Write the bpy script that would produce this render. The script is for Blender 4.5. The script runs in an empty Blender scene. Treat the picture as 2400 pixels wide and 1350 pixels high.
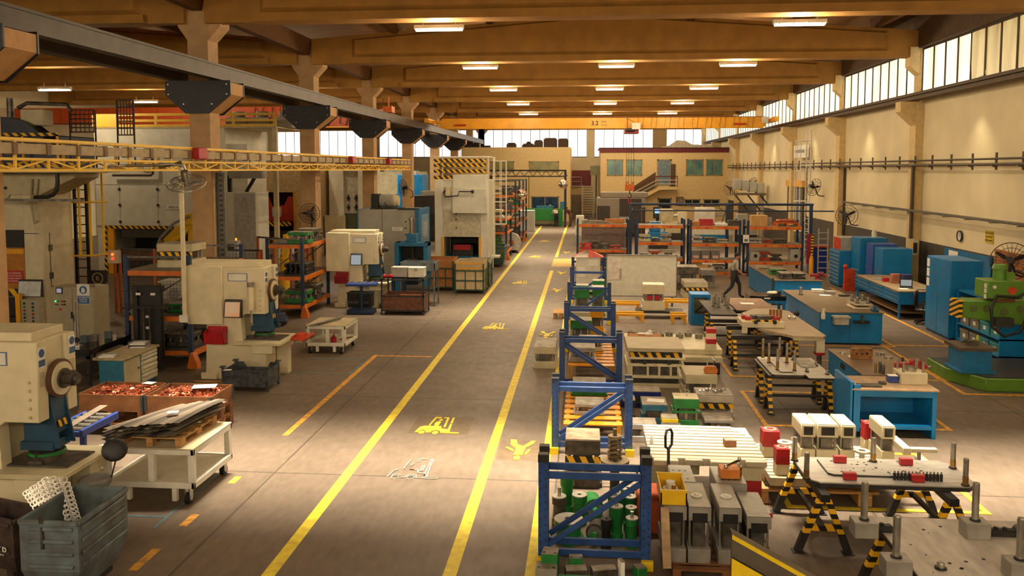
import bpy, bmesh, math, random
from mathutils import Vector, Matrix
random.seed(7)
PI = math.pi; R = math.radians
S = bpy.context.scene; COL = S.collection
# ---------------------------------------------------------------- camera
FPX, CY, VX, VY, EYE = 1950.0, 540.0, 1373.0, 397.0, 5.0
TH = math.atan((CY-VY)/FPX); PS = math.atan((VX-1200)/FPX*math.cos(TH))
_f = Vector((-math.sin(PS)*math.cos(TH), math.cos(PS)*math.cos(TH), -math.sin(TH)))
_r = Vector((math.cos(PS), math.sin(PS), 0)); _u = _r.cross(_f)
cd = bpy.data.cameras.new('camera'); cam = bpy.data.objects.new('camera', cd); COL.objects.link(cam)
cam.matrix_world = Matrix.Translation((0, 0, EYE)) @ Matrix((_r, _u, -_f)).transposed().to_4x4()
cd.sensor_width = 36; cd.lens = FPX/2400*36; cd.shift_y = (CY-675)/2400; cd.clip_end = 400
S.camera = cam
def W(px, py, x=None, y=None, z=None):
    "where the line of sight through a photo point meets a plane of the hall"
    r = _f + (px-1200)/FPX*_r - (py-CY)/FPX*_u
    t = (z-EYE)/r.z if z is not None else (y/r.y if y is not None else x/r.x)
    return Vector((r.x*t, r.y*t, EYE+r.z*t))
def g(px, py, z=0): return W(px, py, z=z)
# ---------------------------------------------------------------- materials
MATS = {}; KIDS = {}
def _nt(name):
    m = bpy.data.materials.new(name); m.use_nodes = True; n = m.node_tree; n.nodes.clear()
    o = n.nodes.new('ShaderNodeOutputMaterial'); b = n.nodes.new('ShaderNodeBsdfPrincipled')
    n.links.new(b.outputs[0], o.inputs[0]); return m, n, b
def lin(c):
    if isinstance(c, str):
        c = [int(c[i:i+2], 16)/255 for i in (0, 2, 4)]
    return [(x/12.92 if x <= .04045 else ((x+.055)/1.055)**2.4) for x in c]
def mt(name, col, rough=.5, metal=0., var=.12, scale=6., bump=.0, dirt=None, spec=.5, stretch=(1, 1, 1)):
    if name in MATS: return MATS[name]
    m, n, b = _nt(name); c = lin(col); L = n.links.new
    tc = n.nodes.new('ShaderNodeTexCoord'); mp = n.nodes.new('ShaderNodeMapping'); mp.inputs['Scale'].default_value = stretch
    L(tc.outputs['Object'], mp.inputs[0])
    nz = n.nodes.new('ShaderNodeTexNoise'); nz.inputs['Scale'].default_value = scale; nz.inputs['Detail'].default_value = 5
    L(mp.outputs[0], nz.inputs['Vector'])
    rp = n.nodes.new('ShaderNodeValToRGB'); e = rp.color_ramp.elements
    d = lin(dirt) if dirt else [x*(1-2.2*var) for x in c]
    e[0].position = .3; e[1].position = .68
    e[0].color = (*d, 1); e[1].color = (*[min(1, x*(1+var)) for x in c], 1)
    L(nz.outputs['Fac'], rp.inputs[0]); L(rp.outputs[0], b.inputs['Base Color'])
    b.inputs['Roughness'].default_value = rough; b.inputs['Metallic'].default_value = metal
    b.inputs['Specular IOR Level'].default_value = spec
    if bump:
        bp = n.nodes.new('ShaderNodeBump'); bp.inputs['Strength'].default_value = bump; bp.inputs['Distance'].default_value = .02
        L(nz.outputs['Fac'], bp.inputs['Height']); L(bp.outputs[0], b.inputs['Normal'])
    MATS[name] = m; return m
def em(name, col, strength, base='202020'):
    if name in MATS: return MATS[name]
    m, n, b = _nt(name); b.inputs['Base Color'].default_value = (*lin(base), 1)
    b.inputs['Emission Color'].default_value = (*lin(col), 1); b.inputs['Emission Strength'].default_value = strength
    MATS[name] = m; return m
def stripes(name, vec, ca='F2B81E', cb='191614', duty=.5, rough=.5):
    "two paints in bands across direction vec (bands per metre = its length)"
    if name in MATS: return MATS[name]
    m, n, b = _nt(name); L = n.links.new
    tc = n.nodes.new('ShaderNodeTexCoord'); dp = n.nodes.new('ShaderNodeVectorMath'); dp.operation = 'DOT_PRODUCT'
    dp.inputs[1].default_value = vec; L(tc.outputs['Object'], dp.inputs[0])
    fr = n.nodes.new('ShaderNodeMath'); fr.operation = 'FRACT'; L(dp.outputs['Value'], fr.inputs[0])
    gt = n.nodes.new('ShaderNodeMath'); gt.operation = 'GREATER_THAN'; gt.inputs[1].default_value = duty; L(fr.outputs[0], gt.inputs[0])
    mx = n.nodes.new('ShaderNodeMix'); mx.data_type = 'RGBA'; L(gt.outputs[0], mx.inputs['Factor'])
    mx.inputs['A'].default_value = (*lin(ca), 1); mx.inputs['B'].default_value = (*lin(cb), 1)
    L(mx.outputs['Result'], b.inputs['Base Color']); b.inputs['Roughness'].default_value = rough
    MATS[name] = m; return m
# ---------------------------------------------------------------- mesh builder
class B:
    def __init__(s): s.v = []; s.f = []; s.m = []
    def add(s, vs, fs, m=0):
        k = len(s.v); s.v += [tuple(v) for v in vs]; s.f += [tuple(i+k for i in f) for f in fs]; s.m += [m]*len(fs); return s
    def box(s, x0, x1, y0, y1, z0, z1, m=0):
        vs = [(x, y, z) for z in (z0, z1) for y in (y0, y1) for x in (x0, x1)]
        return s.add(vs, [(0, 2, 3, 1), (4, 5, 7, 6), (0, 1, 5, 4), (2, 6, 7, 3), (0, 4, 6, 2), (1, 3, 7, 5)], m)
    def cb(s, c, d, m=0, rz=0):
        "box by centre and size"
        if not rz: return s.box(c[0]-d[0]/2, c[0]+d[0]/2, c[1]-d[1]/2, c[1]+d[1]/2, c[2]-d[2]/2, c[2]+d[2]/2, m)
        t = B().box(-d[0]/2, d[0]/2, -d[1]/2, d[1]/2, -d[2]/2, d[2]/2)
        return s.mix(t, Matrix.Translation(c) @ Matrix.Rotation(rz, 4, 'Z'), m)
    def mix(s, o, M=None, m=None):
        M = M or Matrix(); k = len(s.v); s.v += [tuple(M @ Vector(v)) for v in o.v]
        s.f += [tuple(i+k for i in f) for f in o.f]; s.m += ([m]*len(o.f) if m is not None else o.m); return s
    def bar(s, p, q, w, h=None, m=0, up=(0, 0, 1)):
        "rectangular bar from p to q, w sideways and h in the up direction"
        p, q = Vector(p), Vector(q); h = h or w; d = (q-p).normalized(); u = Vector(up)
        if abs(d.dot(u)) > .98: u = Vector((0, 1, 0))
        a = d.cross(u).normalized(); u = a.cross(d); a = a*w/2; u = u*h/2
        return s.add([p-a-u, p+a-u, p+a+u, p-a+u, q-a-u, q+a-u, q+a+u, q-a+u],
                     [(3, 2, 1, 0), (4, 5, 6, 7), (0, 1, 5, 4), (1, 2, 6, 5), (2, 3, 7, 6), (3, 0, 4, 7)], m)
    def cyl(s, p, q, r, r2=None, n=16, m=0, cap=True):
        p, q = Vector(p), Vector(q); r2 = r if r2 is None else r2; d = (q-p).normalized()
        a = d.orthogonal().normalized(); b = d.cross(a)
        vs = [c+(a*math.cos(2*PI*i/n)+b*math.sin(2*PI*i/n))*rr for c, rr in ((p, r), (q, r2)) for i in range(n)]
        fs = [(i, (i+1) % n, n+(i+1) % n, n+i) for i in range(n)]
        if cap: fs += [tuple(range(n-1, -1, -1)), tuple(range(n, 2*n))]
        return s.add(vs, fs, m)
    def tube(s, pts, r, n=6, m=0, closed=False):
        pts = [Vector(p) for p in pts]; N = len(pts); vs = []; a = None
        for i, p in enumerate(pts):
            t = (pts[(i+1) % N]-pts[i-1]) if closed else (pts[min(i+1, N-1)]-pts[max(i-1, 0)])
            t.normalize()
            a = t.orthogonal().normalized() if a is None else (a-t*a.dot(t)).normalized()
            b = t.cross(a); vs += [p+(a*math.cos(2*PI*k/n)+b*math.sin(2*PI*k/n))*r for k in range(n)]
        fs = [(i*n+k, i*n+(k+1) % n, ((i+1) % N)*n+(k+1) % n, ((i+1) % N)*n+k) for i in range(N if closed else N-1) for k in range(n)]
        if not closed: fs += [tuple(range(n-1, -1, -1)), tuple(range((N-1)*n, N*n))]
        return s.add(vs, fs, m)
    def prism(s, poly, ax, a, b, m=0):
        "polygon swept along ax: 'x' poly is (y,z); 'y' poly is (x,z); 'z' poly is (x,y)"
        f = {'x': lambda p, t: (t, p[0], p[1]), 'y': lambda p, t: (p[0], t, p[1]), 'z': lambda p, t: (p[0], p[1], t)}[ax]
        n = len(poly); vs = [f(p, a) for p in poly]+[f(p, b) for p in poly]
        return s.add(vs, [(i, (i+1) % n, n+(i+1) % n, n+i) for i in range(n)]+[tuple(range(n-1, -1, -1)), tuple(range(n, 2*n))], m)
    def lathe(s, prof, c=(0, 0, 0), n=20, m=0, ax='z'):
        "profile of (radius, height) turned about an axis through c"
        vs = []
        for r, h in prof:
            for i in range(n):
                x, y = r*math.cos(2*PI*i/n), r*math.sin(2*PI*i/n)
                p = (x, y, h) if ax == 'z' else ((h, x, y) if ax == 'x' else (x, h, -y))
                vs.append((c[0]+p[0], c[1]+p[1], c[2]+p[2]))
        k = len(prof)
        fs = [(j*n+i, j*n+(i+1) % n, (j+1)*n+(i+1) % n, (j+1)*n+i) for j in range(k-1) for i in range(n)]
        if k > 3 and abs(prof[0][0]-prof[-1][0]) < 1e-6 and prof[0][0] < .97*max(p[0] for p in prof): fs += [((k-1)*n+i, (k-1)*n+(i+1) % n, (i+1) % n, i) for i in range(n)]
        else: fs += [tuple(range(n-1, -1, -1)), tuple(range((k-1)*n, k*n))]
        return s.add(vs, fs, m)
    def ball(s, c, r, n=12, m=0):
        r = (r, r, r) if not hasattr(r, '__len__') else r
        pr = [(math.sin(PI*j/8), -math.cos(PI*j/8)) for j in range(9)]; pr[0] = (.02, -1); pr[-1] = (.02, 1)
        t = B().lathe(pr, n=n); return s.mix(t, Matrix.Translation(c) @ Matrix.Diagonal((*r, 1)), m)
    def mesh(s, name, mats, ang=35):
        me = bpy.data.meshes.new(name); me.from_pydata(s.v, [], s.f)
        for x in (mats if isinstance(mats, (list, tuple)) else [mats]): me.materials.append(x)
        me.polygons.foreach_set('material_index', s.m)
        b = bmesh.new(); b.from_mesh(me); bmesh.ops.recalc_face_normals(b, faces=b.faces); b.to_mesh(me); b.free()
        me.polygons.foreach_set('use_smooth', [True]*len(me.polygons)); me.set_sharp_from_angle(angle=R(ang)); me.update(); return me
def tag(o, label=None, cat=None, group=None, kind=None):
    for k, v in (('label', label), ('category', cat), ('group', group), ('kind', kind)):
        if v: o[k] = v
    return o
def P(parent, name, b, mats, bev=0, label=None, loc=(0, 0, 0), rot=(0, 0, 0), ang=35):
    "one mesh object, a part of parent (or top-level when parent is None)"
    me = b if isinstance(b, bpy.types.Mesh) else b.mesh(name, mats, ang)
    o = bpy.data.objects.new(name, me); COL.objects.link(o); o.location = loc; o.rotation_euler = rot
    if parent: o.parent = parent; KIDS.setdefault(parent.name, []).append(o)
    if bev:
        md = o.modifiers.new('edge', 'BEVEL'); md.width = bev; md.segments = 1; md.limit_method = 'ANGLE'; md.angle_limit = R(40)
    if label: o['label'] = label
    return o
def T(name, label, cat, loc=(0, 0, 0), rz=0, group=None):
    o = bpy.data.objects.new(name, None); COL.objects.link(o); o.location = loc; o.rotation_euler = (0, 0, rz)
    o.empty_display_size = .2
    return tag(o, label, cat, group)
def O(name, b, mats, label, cat, loc=(0, 0, 0), rz=0, group=None, bev=0, kind=None, rot=None):
    return tag(P(None, name, b, mats, bev, None, loc, rot or (0, 0, rz)), label, cat, group, kind)
def ST(name, b, mats, bev=0, label=None, parent=None):
    o = P(parent, name, b, mats, bev, label)
    if not parent: o['kind'] = 'structure'
    return o
def dup(root, loc, rz=None, label=None, group=None, scale=None):
    def cp(o, par):
        c = o.copy(); COL.objects.link(c); c.parent = par
        if par: KIDS.setdefault(par.name, []).append(c)
        for ch in list(KIDS.get(o.name, [])): cp(ch, c)
        return c
    c = cp(root, None); c.location = loc
    if rz is not None: c.rotation_euler = (0, 0, rz)
    if scale: c.scale = (scale,)*3 if not hasattr(scale, '__len__') else scale
    if label: c['label'] = label
    if group: c['group'] = group
    return c
def txt(parent, s, size, mat, loc, rot, name='lettering', al='CENTER', label=None, wx=1, bold=0):
    cu = bpy.data.curves.new(name, 'FONT'); cu.body = s; cu.size = size; cu.align_x = al; cu.align_y = 'CENTER'; cu.extrude = .002; cu.offset = bold
    cu.resolution_u = 2; o = bpy.data.objects.new(name, cu); COL.objects.link(o)
    dg = bpy.context.evaluated_depsgraph_get(); me = bpy.data.meshes.new_from_object(o.evaluated_get(dg))
    COL.objects.unlink(o); bpy.data.objects.remove(o); me.materials.clear(); me.materials.append(mat)
    o = P(parent, name, me, mat, loc=loc, rot=rot, label=label); o.scale = (wx, 1, 1); return o
FACE_CAM = (PI/2, 0, 0)      # lettering that stands up and faces -y
FACE_AISLE = (PI/2, 0, PI/2)  # lettering that stands up and faces +x
# palette
cream = mt('cream_paint', 'D9CDA9', .45, var=.06, scale=3, bump=.02)
creamD = mt('cream_paint_dull', 'C9BD98', .5, var=.1, scale=2.5)
white = mt('white_paint', 'DEDACB', .45, var=.07, scale=4)
offw = mt('off_white_machine', 'DCDACA', .45, var=.06, scale=2)
grayp = mt('grey_machine_paint', 'A9A79B', .5, var=.08, scale=2)
blue = mt('rack_blue', '274A86', .45, var=.15, scale=5)
bluB = mt('bench_blue', '0C77B4', .4, var=.10, scale=2.2)
bluD = mt('dark_blue_paint', '1F3556', .5, var=.2, scale=5)
teal = mt('machine_teal', '2F7FA0', .45, var=.12)
orange = mt('beam_orange', 'D9711C', .45, var=.12, scale=4)
yelp = mt('crane_yellow', 'F0A818', .45, var=.07, scale=1.5)
yelT = mt('truss_yellow', 'F3C436', .45, var=.07, scale=1.5)
yelB = mt('bright_yellow_paint', 'F2CE1E', .45, var=.06)
red = mt('red_paint', 'B01C24', .42, var=.12)
redO = mt('red_orange_paint', 'C8401C', .5, var=.15)
green = mt('green_paint', '1F7A34', .45, var=.15)
greenM = mt('drill_green', '5E8A2C', .4, var=.08, scale=3)
black = mt('black_steel', '1E1C1B', .5, var=.25)
dark = mt('dark_grey_steel', '3A3735', .5, .3, var=.2)
rubber = mt('black_rubber', '161515', .7, var=.2)
steel = mt('machined_steel', 'B9B5AC', .32, .85, var=.12, scale=8, stretch=(1, 6, 1))
steelL = mt('ground_steel_plate', 'C4BEB2', .38, .55, var=.12, scale=4, stretch=(1, 5, 1))
steelD = mt('oily_steel', '6F6A62', .4, .7, var=.25, scale=6)
iron = mt('cast_iron', '5A5248', .6, .5, var=.3, scale=7)
chrome = mt('chrome', 'D8D8D8', .12, 1., var=.03)
brass = mt('bronze_bush', 'B08A55', .35, .8, var=.12)
wood = mt('pallet_wood', 'B98A52', .75, var=.22, scale=5, stretch=(1, 8, 8))
ply = mt('plywood', 'C99C60', .65, var=.15, scale=4, stretch=(8, 1, 1))
board = mt('brown_board', '8A5A34', .75, var=.2, scale=3)
card = mt('cardboard', 'B4783F', .8, var=.1, scale=4)
paper = mt('paper', 'EFEBE2', .8, var=.03)
bgrey = mt('bin_grey_blue', '65747A', .5, 0, var=.12, scale=4, dirt='4A4A46')
greyG = mt('die_grey', '98938A', .45, .15, var=.12, scale=5)
plasticY = mt('plastic_yellow', 'E3B51C', .4, var=.05)
glassd = mt('dark_glass', '20282A', .1, 0, var=.1)
screen = em('lit_screen', 'BFC6CC', .55)
signw = mt('sign_white', 'E9E6DE', .5, var=.03)
signb = mt('sign_blue', '17609A', .5, var=.05)
signr = mt('sign_red', 'BE2430', .5, var=.05)
ink = mt('ink', '2A2724', .6, var=.05)
hazz = stripes('hazard_vertical', (0, 0, 7.5))
hazd = stripes('hazard_diagonal', (4, 4, 4))
hazx = stripes('hazard_along', (5, 0, 2.5))
hazy = stripes('hazard_depth', (0, 5, 2.5))
hazc = stripes('hazard_cross', (7, 7, 0))
hazg = stripes('hazard_guard', (3.6, 0, 3.6))

def Pw(t, name, b, mats, bev=0, label=None, parent=None):
    "a part built in hall coordinates under the thing t (or under its part)"
    o = P(parent or t, name, b, mats, bev, label); M = Matrix.Translation(t.location) @ Matrix.Rotation(t.rotation_euler.z, 4, 'Z')
    o.matrix_parent_inverse = M.inverted() if not parent else Matrix()
    return o
def xz(pts, y): return [(v.x, v.z) for v in (W(a, b, y=y) for a, b in pts)]
# ================================================================ the hall
XL, XC, XR, YB = -37.0, -11.92, 13.4, 95.0
def floor_mat():
    m, n, b = _nt('concrete_floor'); L = n.links.new
    def N(t, **k):
        x = n.nodes.new(t)
        for a, v in k.items(): setattr(x, a, v)
        return x
    tc = N('ShaderNodeTexCoord'); sp = N('ShaderNodeSeparateXYZ'); L(tc.outputs['Object'], sp.inputs[0])
    def ma(op, a, bb=None, c=None):
        x = N('ShaderNodeMath', operation=op)
        for i, v in enumerate((a, bb, c)):
            if v is None: continue
            if isinstance(v, (int, float)): x.inputs[i].default_value = v
            else: L(v, x.inputs[i])
        return x.outputs[0]
    def noise(sc, det, st=(1, 1, 1)):
        mp = N('ShaderNodeMapping'); mp.inputs['Scale'].default_value = st; L(tc.outputs['Object'], mp.inputs[0])
        z = N('ShaderNodeTexNoise'); z.inputs['Scale'].default_value = sc; z.inputs['Detail'].default_value = det; L(mp.outputs[0], z.inputs['Vector']); return z.outputs['Fac']
    def ramp(f, stops):
        r = N('ShaderNodeValToRGB'); el = r.color_ramp.elements
        el[0].position, el[0].color = stops[0][0], (*lin(stops[0][1]), 1); el[1].position, el[1].color = stops[1][0], (*lin(stops[1][1]), 1)
        L(f, r.inputs[0]); return r.outputs[0]
    def mix(f, a, bb, t='MIX'):
        x = N('ShaderNodeMix', data_type='RGBA', blend_type=t)
        if isinstance(f, (int, float)): x.inputs['Factor'].default_value = f
        else: L(f, x.inputs['Factor'])
        L(a, x.inputs['A']); 
        if isinstance(bb, str): x.inputs['B'].default_value = (*lin(bb), 1)
        else: L(bb, x.inputs['B'])
        return x.outputs['Result']
    c = ramp(noise(.35, 6), [(.3, '6B5E50'), (.7, '807161')])
    fine = ramp(noise(9, 8, (1, .35, 1)), [(.3, 'B8B0A8'), (.75, 'FFFFFF')])
    c = mix(.55, c, fine, 'MULTIPLY')
    st = ramp(noise(1.1, 7), [(.60, '000000'), (.78, 'FFFFFF')])
    c = mix(ma('MULTIPLY', st, .35), c, '5A5046')
    jx = ma('LESS_THAN', ma('ABSOLUTE', ma('SUBTRACT', ma('FLOORED_MODULO', ma('ADD', sp.outputs[0], 5.09+46.5+2.325), 4.65), 2.325)), .014)
    jy = ma('LESS_THAN', ma('ABSOLUTE', ma('SUBTRACT', ma('FLOORED_MODULO', ma('ADD', sp.outputs[1], 46.5+2.325-13.03), 4.65), 2.325)), .016)
    c = mix(ma('MULTIPLY', ma('MAXIMUM', jx, jy), .75), c, '2E2822')
    L(c, b.inputs['Base Color'])
    L(ma('MULTIPLY_ADD', noise(2.5, 5), .3, .34), b.inputs['Roughness']); b.inputs['Specular IOR Level'].default_value = .35
    return m
ST('floor', B().box(XL, 14, -4, YB+1, -.2, 0), floor_mat())
conc = mt('column_concrete', 'BC976A', .75, var=.08, scale=2.5, bump=.05)
beamM = mt('beam_concrete', 'AC7C36', .8, var=.09, scale=1.5, bump=.05)
slabM = mt('roof_slab', '8A6030', .85, var=.12, scale=.8, stretch=(1, 4, 1))
wallM = mt('wall_cream', 'E4D5AE', .75, var=.05, scale=.7, bump=.03)
wallD = mt('wall_dado_grey', '4A443D', .7, var=.1)
gutM = mt('gutter_brown', '57422B', .7, var=.12)
runM = mt('runway_steel', '4B4138', .5, .3, var=.15, scale=2)
plateM = mt('corbel_plate_black', '2B2A2E', .45, .3, var=.15)
tan = mt('corbel_tan', 'C49762', .7, var=.06)
# roof
ST('ceiling', B().box(XL, 14, -4, YB+1, 11.45, 11.7), slabM)
for i in range(10):
    y = 5+10*i
    for x0, x1, tagx in ((-11.6, 13.3, 0), (-36.8, -12.25, 1)):
        b = B(); mid = (x0+x1)/2
        b.prism([(x0, 9.45), (x1, 9.45), (x1, 10.5), (mid, 11.42), (x0, 10.5)], 'y', y-.2, y+.2)
        for s in (-1, 1):
            a, c = x0+1.75, x1-1.35; f, k = y+s*.2, y+s*.36
            b.add([(a, f, 9.72), (c, f, 9.72), (c, f, 10.47), (mid, f, 11.3), (a, f, 10.47),
                   (a+.16, k, 9.84), (c-.16, k, 9.84), (c-.16, k, 10.4), (mid, k, 11.2), (a+.16, k, 10.4)],
                  [(5, 6, 7, 8, 9)]+[(j, (j+1) % 5, 5+(j+1) % 5, 5+j) for j in range(5)])
        b.box(x0+1.6, x1-1.2, y-.38, y+.38, 9.452, 9.7); ST('roof_beam', b, beamM)
for x in (-33, -29, -25, -21, -17, -8, -4, 0, 4.2, 8.4, 11.6):
    h = 10.55+(.75 if x in (0, -25) else .45 if x in (-4, 4.2, -21, -29) else .12)
    ST('roof_purlin_beam', B().prism([(x-.22, h+.38), (x-.12, h), (x+.12, h), (x+.22, h+.38)], 'y', -4, YB), mt('purlin_brown', '6A4420', .8, var=.1))
ST('gutter_beam', B().prism([(XC-.3, 10.5), (XC-.16, 9.85), (XC+.16, 9.85), (XC+.3, 10.5)], 'y', -4, YB), mt('purlin_brown', '6A4420', .8, var=.1))
ST('gutter_beam', B().box(13.12, 13.4, -4, YB, 9.8, 11.45), gutM)
# columns of the middle row
for i in range(10):
    y = 5+10*i; b = B(); p = B(); e = B()
    b.box(-12.25, -11.6, y, y+.7, 0, 10.25)
    b.prism([(-12.25, 8.96), (-12.55, 9.38), (-12.55, 10.15), (-12.25, 10.15)], 'y', y+.02, y+.68)
    b.prism([(-11.6, 8.96), (-11.2, 9.38), (-11.2, 9.62), (-11.6, 9.62)], 'y', y+.02, y+.68)
    c = ST('column', b, conc)
    e.prism([(-12.9, 7.66), (-12.9, 7.3), (-12.26, 6.76), (-11.58, 6.76), (-10.86, 7.3), (-10.86, 7.66)], 'y', y-.12, y+.82)
    for k in (y-.17, y+.82): p.prism([(-12.92, 7.72), (-12.92, 7.28), (-12.3, 6.72), (-11.54, 6.72), (-10.84, 7.28), (-10.84, 7.72)], 'y', k, k+.05)
    for k in (y-.18,):
        for dx, dz in ((-.93, .45), (-.93, .15), (.93, .45), (.93, .15), (-.45, -.15), (.45, -.15)): p.cyl((XC+.04+dx, k, 7.15+dz), (XC+.04+dx, k-.03, 7.15+dz), .022, n=6, m=1)
    P(c, 'corbel', e, tan, label='tan concrete crane corbel'); P(c, 'corbel_plate', p, [plateM, steel], label='black bolted steel corbel plates')
# crane runways on the middle row
for x, nm in ((-11.25, 'near'), (-12.65, 'far')):
    b = B(); y0, y1 = -3, 90.5
    b.box(x-.16, x+.16, y0, y1, 8.13, 8.17); b.box(x-.01, x+.01, y0, y1, 7.76, 8.14); b.box(x-.16, x+.16, y0, y1, 7.73, 7.77); b.box(x-.03, x+.03, y0, y1, 8.17, 8.23)
    if x > -12: b.box(x+.1, x+.13, y0, y1, 7.74, 8.16)
    ST('runway_beam', b, runM)
# right wall
b = B(); b.box(13.4, 13.7, -4, YB, 2.15, 8.06); b.box(13.4, 13.7, -4, YB, 0, 2.15, 1); b.box(13.4, 13.7, -4, YB, 9.8, 11.5)
ST('wall_right', b, [wallM, wallD])
b = B().box(13.05, 13.4, -3, YB, 7.92, 8.06); b.box(12.75, 13.1, -3, 92, 7.72, 7.78); b.box(12.9, 12.94, -3, 92, 7.78, 7.92); b.box(12.8, 13.05, -3, 92, 7.9, 7.94); b.box(12.88, 12.96, -3, 92, 7.94, 8.0)
ST('crane_rail_beam', b, gutM)
for i in range(10):
    y = 5+10*i; b = B()
    b.box(13.1, 13.4, y-.3, y+.3, 0, 7.7); b.box(13.2, 13.4, y-.3, y+.3, 7.7, 9.6)
    b.prism([(13.4, 8.75), (13.2, 8.75), (12.82, 9.1), (12.82, 9.85), (13.4, 9.85)], 'y', y-.28, y+.28)
    b.prism([(13.1, 6.75), (12.5, 7.3), (12.5, 7.7), (13.1, 7.7)], 'y', y-.28, y+.28)
    ST('column', b, [mt('wall_column_paint', 'D9BF88', .75, var=.06)])
def pane_mat(name, c0, c1, st, sc=.9, lo=.35, hi=.62):
    m, n, b = _nt(name); L = n.links.new
    tc = n.nodes.new('ShaderNodeTexCoord'); mp = n.nodes.new('ShaderNodeMapping'); mp.inputs['Scale'].default_value = (1, 1.6, .3); L(tc.outputs['Object'], mp.inputs[0])
    z = n.nodes.new('ShaderNodeTexNoise'); z.inputs['Scale'].default_value = sc; z.inputs['Detail'].default_value = 6; L(mp.outputs[0], z.inputs['Vector'])
    r = n.nodes.new('ShaderNodeValToRGB'); e = r.color_ramp.elements; e[0].position, e[1].position = lo, hi
    e[0].color = (*lin(c0), 1); e[1].color = (*lin(c1), 1); L(z.outputs['Fac'], r.inputs[0]); L(r.outputs[0], b.inputs['Emission Color'])
    b.inputs['Emission Strength'].default_value = st; b.inputs['Base Color'].default_value = (.5, .45, .35, 1); b.inputs['Roughness'].default_value = .4; return m
paneR = pane_mat('dusty_daylit_pane', 'F6DFAE', 'FFF6E2', 1.25)
paneD = pane_mat('dirty_daylit_pane', '8E7434', 'EACF8A', .7, 1.3, .3, .7)
paneB = pane_mat('bright_daylit_pane', 'FFF6E4', 'FFFFFF', 1.7)
for i in range(10):
    y0, y1 = 5+10*i+.3, 5+10*i+9.7; n = 9; w = (y1-y0)/n
    fr = B().box(13.28, 13.36, y0, y1, 8.06, 8.12); fr.box(13.28, 13.36, y0, y1, 9.72, 9.8); ps = B()
    for k in range(n+1): fr.box(13.28, 13.36, y0+k*w-.045, y0+k*w+.045, 8.1, 9.74)
    near = i == 2
    for k in range(n):
        if near and k == 4: continue
        ps.box(13.31, 13.33, y0+k*w, y0+k*w+w, 8.1, 9.74, 1 if near and k < 4 else 0)
    f = ST('window_%d' % (i+1), fr, mt('window_iron', '4A3826', .7, var=.1)); P(f, 'panes', ps, [paneR, paneD])
    if near: P(f, 'loose_pane', B().box(0, .02, -.5, .5, -.8, .82), paneD, label='loose tilted yellowed pane', loc=(13.29, y0+4.5*w, 8.93), rot=(R(-6), 0, 0))
# back, left and front walls
b = B(); b.box(XL, 13.7, YB, YB+.3, 0, 6.35); b.box(XL, 13.7, YB, YB+.3, 9.6, 11.5)
for x0, x1 in ((XL, -36), (-24.6, -23.8), (-12.3, -11.6), (.1, .95), (12.9, 13.7), (7.5, 9.0)): b.box(x0, x1, YB, YB+.3, 6.35, 9.6, 1 if x0 == 7.5 else 0)
ST('wall_back', b, [wallM, mt('wall_infill', 'B59A6C', .8, var=.1)])
ST('wall_left', B().box(XL-.3, XL, -4, YB, 0, 11.5), wallM); b = B(); b.box(XL, 13.7, -4.3, -4, 0, 6.0); b.box(XL, 13.7, -4.3, -4, 9.6, 11.5)
for x0, x1 in ((XL, -36), (-12.5, -11.5), (12.9, 13.7)): b.box(x0, x1, -4.3, -4, 6.0, 9.6)
ST('wall_front', b, wallM)
for i, (x0, x1) in enumerate(((-36, -12.5), (-11.5, 12.9))):  # unseen glowing window strips, added behind the camera to light camera-facing sides
    f = B().box(x0, x1, -4.1, -4.02, 6.0, 6.1).box(x0, x1, -4.1, -4.02, 9.5, 9.6)
    for k in range(23): f.box(x0+(x1-x0)*k/22-.03, x0+(x1-x0)*k/22+.03, -4.1, -4.02, 6.0, 9.6)
    f = ST('window_%d' % (17+i), f, mt('window_iron', '4A3826', .7, var=.1)); P(f, 'panes', B().box(x0, x1, -4.07, -4.05, 6.05, 9.55), pane_mat('bright_daylit_pane', 'FFF6E4', 'FFFFFF', 1.7))
for i, (x0, x1) in enumerate(((-36, -24.6), (-23.8, -12.3), (-11.6, .1), (.95, 7.5), (9.0, 12.9))):
    n = max(3, round((x1-x0)/1.05)); w = (x1-x0)/n; fr = B().box(x0, x1, YB+.02, YB+.1, 6.35, 6.45); fr.box(x0, x1, YB+.02, YB+.1, 9.5, 9.6)
    for k in range(n+1): fr.box(x0+k*w-.03, x0+k*w+.03, YB+.02, YB+.1, 6.4, 9.55)
    f = ST('window_%d' % (11+i), fr, mt('window_iron', '4A3826')); P(f, 'panes', B().box(x0, x1, YB+.05, YB+.07, 6.4, 9.55), paneB)
# ---------------------------------------------------------------- paint on the floor
ylw = mt('floor_yellow', 'F0D838', .55, var=.06, scale=7, dirt='D2B838'); orw = mt('floor_orange', 'D99A2A', .6, var=.2, scale=9, dirt='9A7440'); blw = mt('floor_blue', '5E7F8C', .6, var=.2)
whw = mt('floor_chalk', 'A8A094', .8, var=.25, scale=14, dirt='857B6E'); patch = mt('floor_patch', '6A5842', .6, var=.12)
zm = .002
def mark(rects, m=ylw, z=.003, nm='floor_marking'):
    global zm
    b = B()
    for r in rects: zm += .0003; b.box(*r, .0004, (z if z < .002 else zm))
    return ST(nm, b, m)
mark([(-3.97, -3.80, 3, 74)], label) if 0 else mark([(-3.96, -3.79, 3, 74)]); mark([(-1.73, -1.56, 3, 41), (-1.73, -1.56, 47.3, 74)]); mark([(-.72, -.58, 3, 41)])
mark([(-5.67, -5.55, 14.9, 21.75), (-5.6, -4.05, 21.62, 21.72), (-5.67, -5.55, 12.5, 12.8), (-5.67, -5.55, 10.9, 11.3), (-5.67, -5.55, 9.6, 10.2)], orw)
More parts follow.
